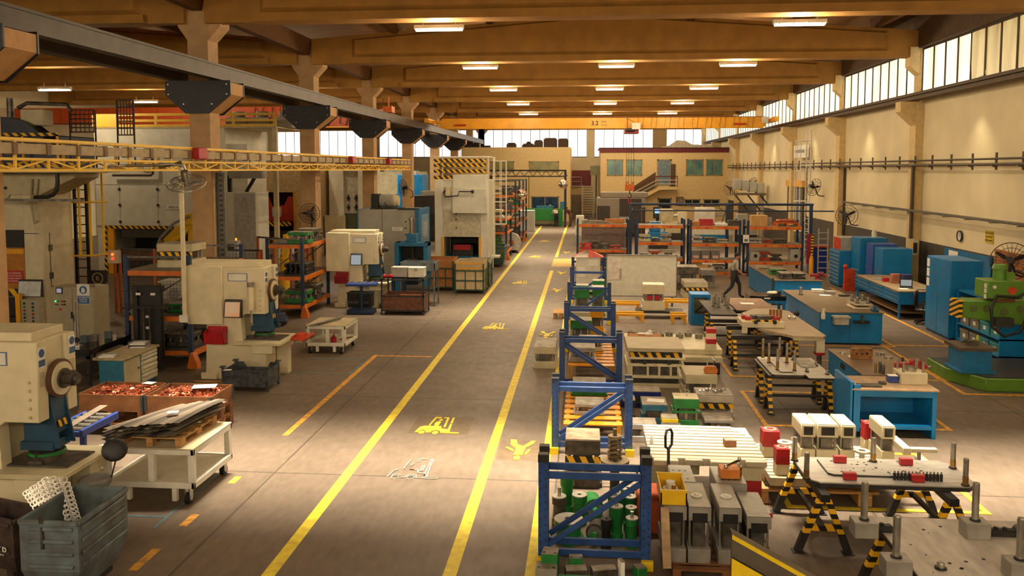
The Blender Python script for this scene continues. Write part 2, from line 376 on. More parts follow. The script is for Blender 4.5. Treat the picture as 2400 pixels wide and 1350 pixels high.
mark([(-7.3, -5.7, 19.6, 19.64), (-7.3, -5.7, 21.2, 21.24), (-5.74, -5.7, 19.6, 21.2)], blw); mark([(-6.0, -5.96, 10.8, 13.2), (-7.0, -5.96, 11.15, 11.19)], blw)
mark([(-.6, -1.75, 45, 46.6)] and [(-1.75, 1.0, 42.6, 46.4)], mt('crossing_yellow', 'C9A84E', .6, var=.15))
def loop(x0, x1, y0, y1, w=.09, m=None):
    mark([(x0, x1, y0, y0+w), (x0, x1, y1-w, y1), (x0, x0+w, y0+w, y1-w), (x1-w, x1, y0+w, y1-w)], m or orw)
loop(3.5, 8.6, 20.2, 22.2); loop(3.5, 7.05, 16.3, 18.9); loop(5.9, 8.75, 24.0, 29.6); loop(8.4, 13, 19.0, 24.3); loop(3.0, 5.9, 12.3, 14.9, m=ylw)
mark([(10.3, 10.4, 24.5, 36)], orw); mark([(-9.2, -7.4, 18.6, 18.66), (-7.46, -7.4, 18.6, 20.2)], orw)
def poly(pts, m, c, sx, s):
    b = B()
    for q in pts: b.prism([(c[0]+sx*x, c[1]+s*y) for x, y in q], 'z', .001, .014)
    return b
def disc(x, y, r, n=14): return [(x+r*math.cos(2*PI*i/n), y+r*math.sin(2*PI*i/n)) for i in range(n)]
def arch(x, y, r): return [(x+r*math.cos(PI*i/6), y+r*math.sin(PI*i/6)) for i in range(7)]
FORK = [[(-.48, -.3), (-.42, .02), (-.3, .1), (-.02, .1), (.2, .1), (.24, -.05), (.42, -.08), (.46, -.3), (.26, -.3), (.24, -.2), (.12, -.14), (0, -.2), (-.02, -.3), (-.16, -.3), (-.18, -.2), (-.28, -.14), (-.38, -.2), (-.4, -.3)],
        disc(-.28, -.3, .09), disc(.12, -.3, .09), [(-.02, .1), (.1, .1), (.12, .38), (.02, .42), (-.05, .3)], disc(.08, .5, .055), [(-.2, .14), (-.14, .14), (-.08, .62), (.06, .62), (.06, .68), (-.13, .68)],
        [(.14, .62), (.24, .62), (.25, .38), (.32, .38), (.3, .68), (.14, .68)], [(.26, .34), (.32, .34), (.33, .05), (.27, .05)], [(.4, .68), (.46, .68), (.48, .3), (.42, .3)], [(.42, .26), (.48, .26), (.52, -.26), (.44, -.26)], [(.46, -.31), (.8, -.31), (.8, -.25), (.46, -.25)]]
PED = [disc(-.02, -.52, .11), [(-.16, -.36), (.14, -.36), (.18, -.1), (.2, .08), (-.1, .22), (-.18, .5), (-.38, .5), (-.34, .2), (-.12, .0)], [(.1, .12), (.22, .06), (.46, .3), (.5, .46), (.36, .44)], [(.2, -.3), (.26, -.36), (.4, -.05), (.34, -.02), (.28, -.1)], [(-.2, -.18), (-.2, -.08), (-.46, .08), (-.5, .03)]]
for y in (15.75, 26.1, 36.5, 47.5, 58): ST('floor_marking', poly(FORK, ylw, (-2.9, y-.15), .66, 1.0), ylw)
for y in (14.5, 24.9, 34.2, 40.0, 50): ST('floor_marking', poly(PED, ylw, (-1.15, y+.05), .52, .95), ylw)
mark([(-3.35, -2.2, 15.25, 16.35)], patch, .0008); mark([(-1.52, -.78, 13.95, 15.0)], patch, .0008)
b = B()
for q in FORK:
    n = len(q)
    for i in range(n):
        a, c = q[i], q[(i+1) % n]
        if random.random() < .55: b.bar((-2.88+.64*a[0], 13.25+.9*a[1], .012), (-2.88+.64*c[0], 13.25+.9*c[1], .012), .02, .003)
ST('floor_marking', b, whw)
# ---------------------------------------------------------------- light fittings
tubeM = em('lit_tube_cover', 'FFF0D2', 3.2)
def lamp_proto():
    t = T('ceiling_light', 'x', 'light'); b = B().prism([(-.1, .1), (.1, .1), (.1, .0), (.06, -.03), (-.06, -.03), (-.1, 0)], 'x', -.76, .76)
    for s in (-.5, .5): b.box(s-.01, s+.01, -.01, .01, .1, .26)
    for s in (-.6, -.2, .2, .6): b.box(s-.015, s+.015, -.115, -.1, -.03, .03)
    P(t, 'housing', b, white)
    P(t, 'diffuser', B().prism([(-.09, -.005), (.09, -.005), (.07, -.075), (-.07, -.075)], 'x', -.72, .72), tubeM); return t
lp = lamp_proto(); k = 0
WARM = (1, .77, .48)
ordn = ['first', 'second', 'third', 'fourth', 'fifth', 'sixth', 'seventh']
def lamp(x, y, z, lab, grp, power):
    global k
    o = lp if k == 0 else dup(lp, (0, 0, 0)); k += 1
    o.location = (x, y, z); o['label'] = lab; o['group'] = grp
    if power:
        l = bpy.data.lights.new('tube_light', 'POINT'); l.shadow_soft_size = .12; l.energy = power; l.color = WARM
        q = bpy.data.objects.new('tube_light', l); COL.objects.link(q); q.location = (x, y, z-.25)
for r, y in enumerate((25.55, 35.55, 45.55, 55.55, 65.55, 75.55, 85.55)):
    for nm, x in (('left', -4.5), ('middle', 1.25), ('right', 6.25)):
        if r == 0 and nm == 'middle': continue
        lamp(x, y, 9.33 if r else 9.3, 'lit tube light of the %s hanging row across the main hall, %s one in it' % (ordn[r], nm if r else nm+'-hand'), 'tube lights over the main hall', 420)
for x, y, lab in ((-23.6, 35.5, 'lit tube light over the left aisle, farther left of the two'), (-24.9, 45.5, 'lit tube light over the left aisle, nearer the broad column'), (-16.2, 45.5, 'dim tube light between the second and third columns')):
    lamp(x, y, W(128, 209, y=35.5).z if y < 40 else (8.83 if x < -20 else 9.2), lab, 'tube lights over the left aisle', 420)
# ================================================================ presses of the left row
def c_press(name, label, Xf, Y, detail=2, plate=''):
    t = T(name, label, 'press', (Xf, Y, 0)); w = .85
    b = B()
    for y0, y1 in ((0, .22), (w-.22, w)):            # cheeks of the C frame
        b.prism([(-1.55, 0), (-.02, 0), (-.02, .8), (-.57, .84), (-.6, 1.5), (-.5, 1.58), (0, 1.58), (0, 2.68), (-1.13, 2.68), (-1.13, 1.9), (-1.45, 1.3), (-1.5, .2)], 'y', y0, y1)
    b.box(-1.5, -1.0, .22, w-.22, 0, 2.68); b.box(-1.13, -.05, .22, w-.22, 2.15, 2.68); b.box(-1.6, -1.2, -.06, .02, 0, .16)
    b.box(-.4, 0, .22, w-.22, .1, .8)
    P(t, 'frame', b, cream, .012)
    P(t, 'rear_cabinet', B().box(-1.9, -1.02, -.06, w+.06, 1.32, 2.72), cream, .015)
    P(t, 'top_cover', B().box(-1.75, -.12, .08, w-.08, 2.68, 2.8), cream, .01)
    f = B().cyl((0, w/2, 2.1), (.06, w/2, 2.1), .27, n=28); f.cyl((.06, w/2, 2.1), (.08, w/2, 2.1), .23, n=28, m=1); f.cyl((.08, w/2, 2.1), (.11, w/2, 2.1), .14, n=24, m=2)
    P(t, 'flywheel_rim', f, [mt('rust_band', '5A3A26', .6), cream, iron])
    b = B().cyl((.1, w/2, 2.1), (.26, w/2, 2.1), .1, n=18); b.cyl((.26, w/2, 2.1), (.31, w/2, 2.1), .07, n=18)
    for k in range(6): b.box(.12, .24, w/2+.1*math.cos(k)-.015, w/2+.1*math.cos(k)+.015, 2.1+.1*math.sin(k)-.015, 2.1+.1*math.sin(k)+.015)
    P(t, 'shaft_hub', b, iron)
    r = B().prism([(-.42, 1.2), (-.1, 1.2), (.02, 1.34), (-.02, 2.0), (-.42, 2.0)], 'y', .26, w-.26); r.box(-.46, .02, .23, w-.23, 1.12, 1.24)
    r.prism([(-.1, 1.15), (.12, 1.15), (-.02, 1.9)], 'y', .25, .28); r.prism([(-.1, 1.15), (.12, 1.15), (-.02, 1.9)], 'y', w-.28, w-.25)
    P(t, 'ram', r, mt('ram_blue', '1F4560', .5, var=.15), .006)
    b = B().box(.03, .045, .32, .54, 1.42, 1.52); P(t, 'warning_tape', b, stripes('hazard_ram', (0, 9, 4)))
    P(t, 'table_plate', B().box(-.72, .42, -.18, w+.2, .86, .93), creamD, .008)
    P(t, 'bolster', B().box(-.68, .3, .1, w-.1, .93, .955), steelD)
    b = B().lathe([(.25, .955), (.25, 1.03), (.22, 1.04), (.22, 1.08), (.12, 1.09), (.1, 1.12)], (-.2, w/2, 0), 20)
    P(t, 'die_base', b, [iron]); P(t, 'die_ring', B().lathe([(.235, 1.03), (.24, 1.035), (.24, 1.07), (.235, 1.075)], (-.2, w/2, 0), 20), green)
    for y in (.2, w-.2): P(t, 'die_clamp', B().box(-.3, -.1, y-.05, y+.05, .955, 1.0).cyl((-.2, y, 1), (-.2, y, 1.1), .025, n=8), iron)
    P(t, 'table_bracket', B().box(-.3, .2, -.14, .0, .66, .86), cream, .006); P(t, 'table_bracket', B().box(-.3, .3, w, w+.16, .66, .86), cream, .006); P(t, 'front_leg', B().box(.0, .28, w-.2, w+.05, 0, .86), cream, .006)
    P(t, 'name_plate', B().box(-.9, -.42, -.006, 0, 2.36, 2.55).box(-.88, -.44, -.009, -.006, 2.375, 2.535, 1), [mt('plate_edge', '5E6FA0', .5), white])
    for k, (y, z) in enumerate(((.09, 2.46), (w-.09, 2.5))):
        q = P(t, 'safety_sticker', B().box(0, .006, y-.07, y+.07, z-.14, z+.14), signw)
        P(q, 'pictogram', B().cyl((.006, y, z+.06), (.01, y, z+.06), .058, n=16).box(.006, .01, y-.065, y+.065, z-.12, z-.03), mt('sticker_blue', '3C5C86', .5))
        P(t, 'data_plate', B().box(0, .006, y-.05, y+.05, z-.4, z-.2), mt('plate_beige', 'B5A98A', .5))
    for z in (1.66, 1.78, 1.9, 2.02, 2.14): P(t, 'bolt', B().cyl((-.12, 0, z), (-.12, -.03, z), .022, n=8), creamD)
    if detail > 1:
        b = B().cyl((-.3, -.12, 1.7), (-.3, -.12, 2.25), .075, n=14); b.cyl((-.3, -.12, 2.25), (-.3, -.12, 2.36), .085, n=14, m=1); b.cyl((-.3, -.12, 1.4), (-.3, -.12, 1.7), .02, n=8, m=1); b.box(-.34, -.26, -.06, 0, 1.8, 2.2)
        P(t, 'air_cylinder', b, [cream, chrome])
    return t
def monitor(X, Y, z, label, w=.42, h=.38, pic=None):
    t = T('machine_monitor', label, 'monitor', (X, Y, z)); P(t, 'housing', B().prism([(0, 0), (-.12, .02), (-.05, h+.04), (0, h+.06)], 'x', -w/2, w/2), dark, .006)
    P(t, 'screen', B().add([(-w/2+.03, -.125, .04), (w/2-.03, -.125, .04), (w/2-.03, -.066, h), (-w/2+.03, -.066, h)], [(0, 1, 2, 3)]), pic or screen); return t
def hung_bin(X, Y, z, label, m=red):
    b = B().box(-.24, .24, -.01, 0, 0, .42); b.prism([(0, 0), (-.2, .02), (-.26, .28), (-.25, .28), (-.19, .03), (0, .02)], 'x', -.24, .24)
    for s in (-.24, .225): b.prism([(0, 0), (-.2, .02), (-.26, .28), (0, .36)], 'x', s, s+.015)
    return O('hanging_bin', b, m, label, 'bin', (X, Y, z))
p1 = c_press('stamping_press', 'cream C-frame stamping press in the front corner behind the scrap stillage', -7.32, 10.4, 1)
p2 = c_press('stamping_press', 'cream C-frame stamping press with red hanging bin and coloured screen on its side', -7.53, 18.9)
p3 = c_press('stamping_press', 'cream C-frame stamping press beyond the die rack with a white screen on its side', -7.45, 29.3, 1)
picm = mt('screen_picture', 'C98A5A', .3, var=.5, scale=3.5, dirt='D9D4C8')
monitor(-8.27, 18.84, 1.5, 'tilted machine monitor with orange picture on the press with red bin', pic=picm)
monitor(-8.2, 29.2, 1.55, 'small machine monitor with white screen on the press beyond the die rack')
hung_bin(-8.7, 18.86, .87, 'red sheet metal bin hanging on the side of the press near the black crate')
hung_bin(-8.75, 29.26, .88, 'dark red sheet metal bin hanging on the press beyond the die rack', mt('dark_red_paint', '8C1820', .5))
O('parts_tray', B().box(-.18, .18, -.3, .3, 0, .02).box(-.18, -.16, -.3, .3, 0, .1).box(.16, .18, -.3, .3, 0, .1).box(-.1, .1, -.15, .1, .02, .12), [redO], 'red parts tray on the table end of the press near the black crate', 'tray', (-6.91, 19.7, .86))
P(bpy.data.objects['parts_tray'], 'bracket', B().box(-.16, -.02, -.05, .05, -.1, 0), creamD)
# ---------------------------------------------------------------- steel stillages
def stillage(name, label, rim, h, mat, ribs=3, cat='stillage', feet=True, taper=.1):
    "open sheet steel bin: rim = front-right corner, direction to the back along its side, width to the left, length"
    (A, Bk, w) = rim; d = Vector((Bk.x-A.x, Bk.y-A.y, 0)); L = d.length; rz = math.atan2(d.y, d.x)-PI/2
    t = T(name, label, cat, (A.x, A.y, 0), rz); f = .12 if feet else .02; s = B(); k = .02
    # local: x from -w to 0, y 0..L
    def wall(p0, p1, q0, q1):
        s.add([p0, p1, q1, q0], [(0, 1, 2, 3)])
    o = [(-w, 0), (0, 0), (0, L), (-w, L)]; i = [(-w+taper, taper), (-taper, taper), (-taper, L-taper), (-w+taper, L-taper)]
    cx, cy = -w/2, L/2
    for off in (0, k):
        for j in range(4):
            q = (j+1) % 4; sh = lambda p: (p[0]+(off if p[0] < cx else -off), p[1]+(off if p[1] < cy else -off))
            a0, a1, b0, b1 = sh(i[j]), sh(i[q]), sh(o[j]), sh(o[q])
            s.add([(*a0, f), (*a1, f), (*b1, f+(h-f)*.35), (*b0, f+(h-f)*.35)], [(0, 1, 2, 3)]); s.add([(*b0, f+(h-f)*.35), (*b1, f+(h-f)*.35), (*b1, h), (*b0, h)], [(0, 1, 2, 3)])
    s.box(-w+taper, -taper, taper, L-taper, f, f+.02); P(t, 'bin_body', s, mat)
    r = B()
    for (a, c) in ((o[0], o[1]), (o[1], o[2]), (o[2], o[3]), (o[3], o[0])): r.bar((*a, h), (*c, h), .05, .05)
    P(t, 'rim', r, mat, .006)
    rb = B()
    for n in range(ribs):
        z = f+(h-f)*(.42+.5*n/max(1, ribs-1)) if ribs > 1 else h*.7
        rb.bar((-w+.1, -.012, z), (-.06, -.012, z), .03, .045); rb.bar((.012, .06, z), (.012, L-.06, z), .03, .045); rb.bar((-w-.012, .06, z), (-w-.012, L-.06, z), .03, .045)
    P(t, 'side_rib', rb, mat, .01)
    if feet:
        for x in (-w+.22, -.22):
            P(t, 'skid', B().box(x-.06, x+.06, taper, L-taper, 0, f), dark)
    return t
A, Bq = g(182, 1228, 1.0), g(297, 1146, 1.0)
w = (g(50, 1220, 1.0)-A).length
sb = stillage('steel_stillage', 'grey blue steel stillage with punched metal strips in the front corner', (A, Bq, w), 1.0, bgrey, 4)
P(sb, 'lifting_lug', B().tube([(-w*.62, -.02, 1.0), (-w*.62, -.03, 1.08), (-w*.58, -.03, 1.08), (-w*.58, -.02, 1.0)], .015).box(-w*.62, -w*.58, -.03, 0, .7, .95), iron)
# punched strips standing in the stillage
def punched():
    b = B(); W2, n, c = .042, 14, .084
    for k in range(n):
        y = k*c; sq = []; ci = []
        for i in range(16):
            a = 2*PI*(i+.5)/16; cx, sx = math.cos(a), math.sin(a); m = max(abs(cx), abs(sx)); sq.append((W2*cx/m, y+c/2*sx/m)); ci.append((.031*cx, y+.031*sx))
        for z in (0, .004):
            b.add([(*p, z) for p in sq]+[(*p, z) for p in ci], [(i, (i+1) % 16, 16+(i+1) % 16, 16+i) for i in range(16)])
        b.add([(*p, 0) for p in ci]+[(*p, .004) for p in ci], [(i, (i+1) % 16, 16+(i+1) % 16, 16+i) for i in range(16)])
    b.box(-W2, W2, -c*.6, -c/2, 0, .004); return b.mesh('punched_strip', mt('shiny_strip', 'B4B0A8', .32, .7, var=.08))
pm = punched()
tops = ((58, 1150), (66, 1146), (75, 1138), (84, 1134), (94, 1126), (103, 1119), (112, 1121), (121, 1116), (130, 1121), (139, 1118), (148, 1118), (155, 1130))
for k, q in enumerate(tops):
    a, c = W(*q, y=9.53-.004*k+.02*(k % 2)), W(112+6.6*k, 1228, y=9.455-.002*k+.02*(k % 2)); u = (a-c).normalized(); c = c-u*((c.z-.45)/u.z)
    nrm = Vector((.35+.1*(k % 3), -1, .35)); nrm = (nrm-u*nrm.dot(u)).normalized(); M = Matrix((nrm.cross(u)*-1, u, nrm)).transposed(); Lk = (a-c).length
    o = P(None, 'punched_strip', pm, None); o.matrix_world = Matrix.Translation(c) @ M.to_4x4() @ Matrix.Diagonal((1, Lk/1.14, 1, 1))
    tag(o, 'shiny metal strip with punched round holes standing in the grey stillage', 'metal strip', 'punched strips in the stillage')
# rusty crate behind it
A2 = g(30, 1225, .8)
stillage('rusty_crate', 'rusty dark steel crate with white letters half hidden behind the grey stillage', (A2, A2+Vector((.12, .4, 0)), 1.1), .8, mt('rust_dark', '4A3A34', .7, .2, var=.3), 2)
txt(bpy.data.objects['rusty_crate'], 'AKP', .16, signw, (-.25, -.02, .42), FACE_CAM)
# stool
def stool(X, Y):
    t = T('work_stool', 'work stool with black round backrest behind the grey stillage', 'stool', (X, Y, 0), R(25))
    P(t, 'seat', B().lathe([(.05, .62), (.2, .62), (.22, .65), (.22, .7), (.19, .73), (.02, .735)], n=22), mt('grey_vinyl', '77746C', .6))
    b = B().ball((0, 0, 0), (.17, .035, .16)); P(t, 'backrest', b, black, loc=(.26, .02, 1.08), rot=(R(-22), 0, R(8)))
    P(t, 'back_post', B().bar((.2, 0, .66), (.3, 0, 1.05), .05, .02), black); P(t, 'pedestal', B().cyl((0, 0, .1), (0, 0, .63), .03), dark)
    for k in range(5): P(t, 'leg', B().bar((0, 0, .1), (.28*math.cos(k*1.257), .28*math.sin(k*1.257), .03), .04, .04), dark)
q = g(222, 1120, .72); stool(q.x, q.y)
# ---------------------------------------------------------------- carts
def cart(name, label, x0, x1, y0, y1, h, tw=.05, shelf=.3, rz=0):
    t = T(name, label, 'cart', (x0, y0, 0), rz); X, Y = x1-x0, y1-y0
    P(t, 'top_deck', B().box(0, X, 0, Y, h-.02, h), creamD)
    b = B()
    for z, hh in ((h-.05, .1), (shelf, .1)):
        b.box(0, X, 0, tw, z-hh/2, z+hh/2-.01); b.box(0, X, Y-tw, Y, z-hh/2, z+hh/2-.01); b.box(0, tw, 0, Y, z-hh/2, z+hh/2-.01); b.box(X-tw, X, 0, Y, z-hh/2, z+hh/2-.01)
    P(t, 'frame', b, white, .006); P(t, 'shelf', B().box(tw, X-tw, tw, Y-tw, shelf, shelf+.02), mt('cart_shelf', 'D5D0BE', .35, var=.06))
    for x in (.006, X*.5, X-.096):
        for y in (.006, Y-.096): P(t, 'post', B().box(x, x+.09, y, y+.09, shelf+.045, h-.1), white, .004)
    for x in (.06, X-.16):
        for y in (.03, Y-.13):
            P(t, 'caster_fork', B().box(x-.005, x+.005, y, y+.1, .08, shelf-.05).box(x+.065, x+.075, y, y+.1, .08, shelf-.05), steel)
            P(t, 'caster_wheel', B().cyl((x, y+.05, .085), (x+.07, y+.05, .085), .085, n=18).cyl((x-.008, y+.05, .085), (x+.078, y+.05, .085), .04, n=12, m=1), [rubber, steel])
    for x in (X*.25, X-.35): P(t, 'stop_leg', B().box(x, x+.07, 0, .07, .06, shelf-.05), white)
    return t
cw = cart('platform_cart', 'large white platform cart carrying a pallet of thin steel strips', -7.2, -5.77, 11.6, 12.95, .86)
P(cw, 'push_handle', B().tube([(-.25, -.15, .82), (.15, .35, .84)], .025), white)
c2 = cart('platform_cart', 'small white cart with grey strips on top and a red oil can below', -7.55, -6.45, 21.75, 23.0, .78, .04, .26)
oc = T('oil_can', 'small red oil can on the lower shelf of the small white cart', 'can', (-6.85, 22.0, .284)); P(oc, 'can_body', B().lathe([(.075, 0), (.08, .01), (.08, .12), (.03, .17), (.02, .2)], n=14), red); P(oc, 'spout', B().cyl((0, 0, .2), (.03, 0, .27), .012, .006, n=8), red)
O('wood_stick', B().bar((0, 0, .02), (.25, .35, .02), .04, .03), board, 'short brown stick lying on the lower shelf of the small white cart', 'stick', (-6.75, 22.3, .286))
for k in range(6):
    a = R(62+2.2*k); q = Vector((-7.42+.05*k, 21.62+.02*k, .785+.0125*k))
    O('grey_strip', B().box(0, 1.15, -.035, .035, 0, .012), mt('raw_sheet', '96918A', .5, .4, var=.12), 'long grey sheet metal strip stacked on the small white cart', 'metal strip', q, a, 'grey strips on the small white cart')
# pallet under the strips, and the strips
def pallet(name, label, X, Y, w, d, z, rz=0, m=wood, h=.14):
    t = T(name, label, 'pallet', (X, Y, z+.003*(z > 0)), rz)
    for k in range(3):
        for j in range(3): P(t, 'block', B().box(k*(w-.1)/2, k*(w-.1)/2+.1, j*(d-.14)/2, j*(d-.14)/2+.14, .02, h-.04), m)
    for k in range(3): P(t, 'bottom_board', B().box(k*(w-.1)/2, k*(w-.1)/2+.1, 0, d, 0, .02), m)
    for k in range(6): P(t, 'deck_board', B().box(0, w, k*(d-.1)/5, k*(d-.1)/5+.1, h-.02, h), m)
    for k in range(3): P(t, 'stringer_board', B().box(k*(w-.1)/2, k*(w-.1)/2+.1, 0, d, h-.04, h-.02), m)
    return t
pallet('wooden_pallet', 'wooden pallet under the steel strips on the large white cart', -6.98, 11.66, 1.0, 1.2, .861)
stripM = [mt('mill_strip_%d' % k, c, .6, .1, spec=.25, var=.12, scale=3) for k, c in enumerate(('6A6156', '50493F', '7E7263', '8E8270'))]
for k in range(44):
    lay = k//11; j = k % 11; x = -7.1+.1*j+.02*lay+random.uniform(-.02, .02); y = 11.5+.012*j+random.uniform(-.05, .05); rz = R(66+1.7*j+random.uniform(-2.5, 2.5)); L = 1.36+random.uniform(-.1, .08)
    c, s_ = math.cos(rz), math.sin(rz); b = B(); n = 7; vs = []
    for i in range(n+1):
        u = L*i/n; yy = y+u*s_-11.5; z = .02*math.sin(PI*yy/1.45)
        for dx, dz in ((-.055, 0), (.055, 0), (.055, .004), (-.055, .004)): vs.append((u, dx, z+dz*.75))
    fs = [(i*4+a, i*4+(a+1) % 4, (i+1)*4+(a+1) % 4, (i+1)*4+a) for i in range(n) for a in range(4)]+[(3, 2, 1, 0), (n*4, n*4+1, n*4+2, n*4+3)]
    b.add(vs, fs); O('steel_strip', b, stripM[(k*7) % 4], 'long thin dark steel strip piled on the pallet of the large white cart', 'steel strip', (x, y, 1.006+.0052*k+.002*j*(lay > 0)), rz, 'steel strips piled on the cart')
O('paper_tag', B().box(-.08, .08, -.06, .06, 0, .002), paper, 'white paper tag lying on the pile of steel strips', 'paper', (-6.25, 11.95, 1.31), R(20))
q = g(258, 1018, .95); O('paper_sheet', B().box(-.14, .14, -.1, .1, 0, .003), paper, 'white paper sheet at the back corner of the large white cart', 'paper', (-7.02, 12.87, .862), R(15))
# ---------------------------------------------------------------- copper scrap boxes
copM = [mt('copper_scrap_%d' % k, c, .35, .7, var=.25) for k, c in enumerate(('C06A4A', 'D88A66', '9A4A34'))]
def copper_box(label, X, Y, w, d, z0, lab2):
    t = T('collar_box', label, 'box', (X, Y, z0))
    for a in ((0, w, 0, .02), (0, w, d-.02, d)): P(t, 'side_board', B().box(*a, 0, .3), board)
    for a in ((0, .02, .02, d-.02), (w-.02, w, .02, d-.02)): P(t, 'end_board', B().box(*a, 0, .3), board)
    for x in (-.015, w-.03):
        for y in (-.015, d-.03): P(t, 'corner_bracket', B().box(x, x+.045, y, y+.045, 0, .3), mt('bracket_steel', '4E5A60', .5, .5))
    P(t, 'floor_board', B().box(.02, w-.02, .02, d-.02, 0, .02), board)
    b = B(); n = 0
    for k in range(420):
        x, y = random.uniform(.09, w-.09), random.uniform(.09, d-.09); z = .2+.08*math.sin(PI*x/w)*math.sin(PI*y/d)+random.uniform(0, .03)
        M = Matrix.Translation((x, y, z)) @ Matrix.Rotation(random.uniform(0, 6.3), 4, 'Z') @ Matrix.Rotation(random.uniform(-.9, .9), 4, 'X')
        r = B()
        if k % 3: r.box(-.055, .055, -.02, .02, -.004, .004, k % 3); r.box(.03, .055, -.02, .02, 0, .03, k % 3)
        else: r.prism([(.05*math.cos(i*PI/4), .05*math.sin(i*PI/4)) for i in range(7)], 'z', -.006, .012, 0)
        b.mix(r, M)
    b.box(.03, w-.03, .03, d-.03, .025, .2)
    s = O('copper_offcuts', b, copM, lab2, 'copper offcuts', (X, Y, z0), kind='stuff'); return t
X2 = -6.9; Yc = 14.62; w2 = 1.28; D2 = .95
pallet('pallet_stack', 'wooden pallet under the copper box beside the aisle', X2-w2, Yc, w2, D2, 0, m=board, h=.24); pallet('pallet_stack', 'wooden pallet above another under the copper box beside the aisle', X2-w2, Yc, w2, D2, .24, m=board, h=.24)
pallet('pallet_stack', 'wooden pallet under the copper box next to the roller conveyor', X2-2*w2-.06, Yc, w2, D2, 0, m=board, h=.24); pallet('pallet_stack', 'wooden pallet above another under the copper box next to the roller conveyor', X2-2*w2-.06, Yc, w2, D2, .24, m=board, h=.24)
copper_box('brown wooden collar box of copper offcuts beside the aisle with a large white paper', X2-w2, Yc, w2, D2, .48, 'copper offcuts filling the collar box beside the aisle')
copper_box('brown wooden collar box of copper offcuts next to the roller conveyor', X2-2*w2-.06, Yc, w2, D2, .48, 'copper offcuts filling the collar box next to the roller conveyor')
O('paper_sheet', B().box(-.22, .22, -.14, .14, 0, .004), paper, 'large white paper lying on the copper offcuts beside the aisle', 'paper', (X2-.36, Yc+.5, .85), R(15)); O('paper_sheet', B().box(-.11, .11, -.08, .08, 0, .004), paper, 'small white paper on the copper offcuts next to the roller conveyor', 'paper', (X2-1.55, Yc+.65, .85), R(-10))
# ---------------------------------------------------------------- roller conveyor beside press 1
def roller_table(label, A, Bq, w, z, n, m=mt('conveyor_blue', '24408C', .45, var=.1)):
    d = (Bq-A); L = d.length; rz = math.atan2(d.y, d.x); t = T('roller_conveyor', label, 'conveyor', (A.x, A.y, 0), rz)
    for y in (-w/2, w/2): P(t, 'side_rail', B().box(0, L, y-.03, y+.03, z-.08, z+.03), m, .006)
    for x in (0, L-.06): P(t, 'end_rail', B().box(x, x+.06, -w/2, w/2, z-.08, z+.0), m)
    for k in range(n): P(t, 'roller', B().cyl((L*(k+.7)/(n+.3), -w/2+.03, z), (L*(k+.7)/(n+.3), w/2-.03, z), .04, n=12), steel)
    for x in (.15, L-.2):
        for y in (-w/2+.05, w/2-.05): P(t, 'leg', B().box(x-.03, x+.03, y-.03, y+.03, 0, z-.08), m)
    return t
a, b_ = g(150, 1012, .93), g(238, 968, .93)
rc = roller_table('dark blue roller conveyor with a flat strip beside the front corner press', a, b_, .55, .93, 5)
O('flat_strip', B().box(-.2, 1.25, -.07, .07, 0, .004), stripM[2], 'flat dark steel strip lying on the roller conveyor', 'steel strip', (a.x, a.y+.05, .975), rc.rotation_euler.z+R(6))
# ---------------------------------------------------------------- black crate in front of press 2
t = T('steel_crate', 'black worn steel crate with cut-out sides in front of the press with red bin', 'crate', (-8.15, 17.85, 0))
wornB = mt('worn_black', '23262A', .55, .3, var=.3, scale=8, dirt='5A5E60')
for y in (0, .7): P(t, 'side_panel', B().prism([(0, .12), (1.05, .12), (1.05, .52), (.85, .52), (.78, .4), (.28, .4), (.2, .52), (0, .52)] if y else [(0, .12), (1.05, .12), (1.05, .48), (0, .48)], 'y', y, y+.02), wornB)
for x in (0, 1.03): P(t, 'end_panel', B().box(x, x+.02, 0, .72, .12, .48), wornB)
P(t, 'bottom_panel', B().box(0, 1.05, 0, .72, .1, .12), wornB)
for x in (-.01, 1.01):
    for y in (-.01, .68): P(t, 'leg', B().box(x, x+.05, y, y+.05, 0, .56).box(x-.03, x+.08, y-.03, y+.08, .54, .57), wornB)
O('paper_tag', B().box(-.09, .09, -.06, .06, 0, .003), paper, 'white paper on the corner of the black steel crate', 'paper', (-8.03, 17.86, .485), R(10))
# ---------------------------------------------------------------- drawer bench and paper trays
def drawer_bench(label):
    A = g(287, 840, .85); t = T('drawer_workbench', label, 'workbench', (A.x, A.y, 0)); w, d, h = .55, 1.5, .85
    P(t, 'worktop', B().box(-w-.12, .06, -.05, d, h-.05, h), mt('bench_top_beige', 'B9A981', .5), .006)
    P(t, 'cabinet_body', B().box(-w, 0, 0, d-.05, .08, h-.05), teal, .006); P(t, 'plinth', B().box(-w+.04, -.03, .03, d-.08, 0, .08), bluD)
    P(t, 'door', B().box(0, .02, .03, .68, .1, h-.08), creamD, .004)
    for k, (z0, z1) in enumerate(((.12, .3), (.32, .48), (.5, .6), (.62, .7), (.71, .78))):
        q = P(t, 'drawer', B().box(0, .03, .74, d-.08, z0, z1), cream, .004); P(q, 'handle', B().box(.03, .06, .78, d-.12, z1-.05, z1-.02), white)
    P(t, 'door_lock', B().cyl((.02, .6, .5), (.04, .6, .5), .02, n=8), dark); return A
A = drawer_bench('blue and cream drawer workbench behind the copper boxes')
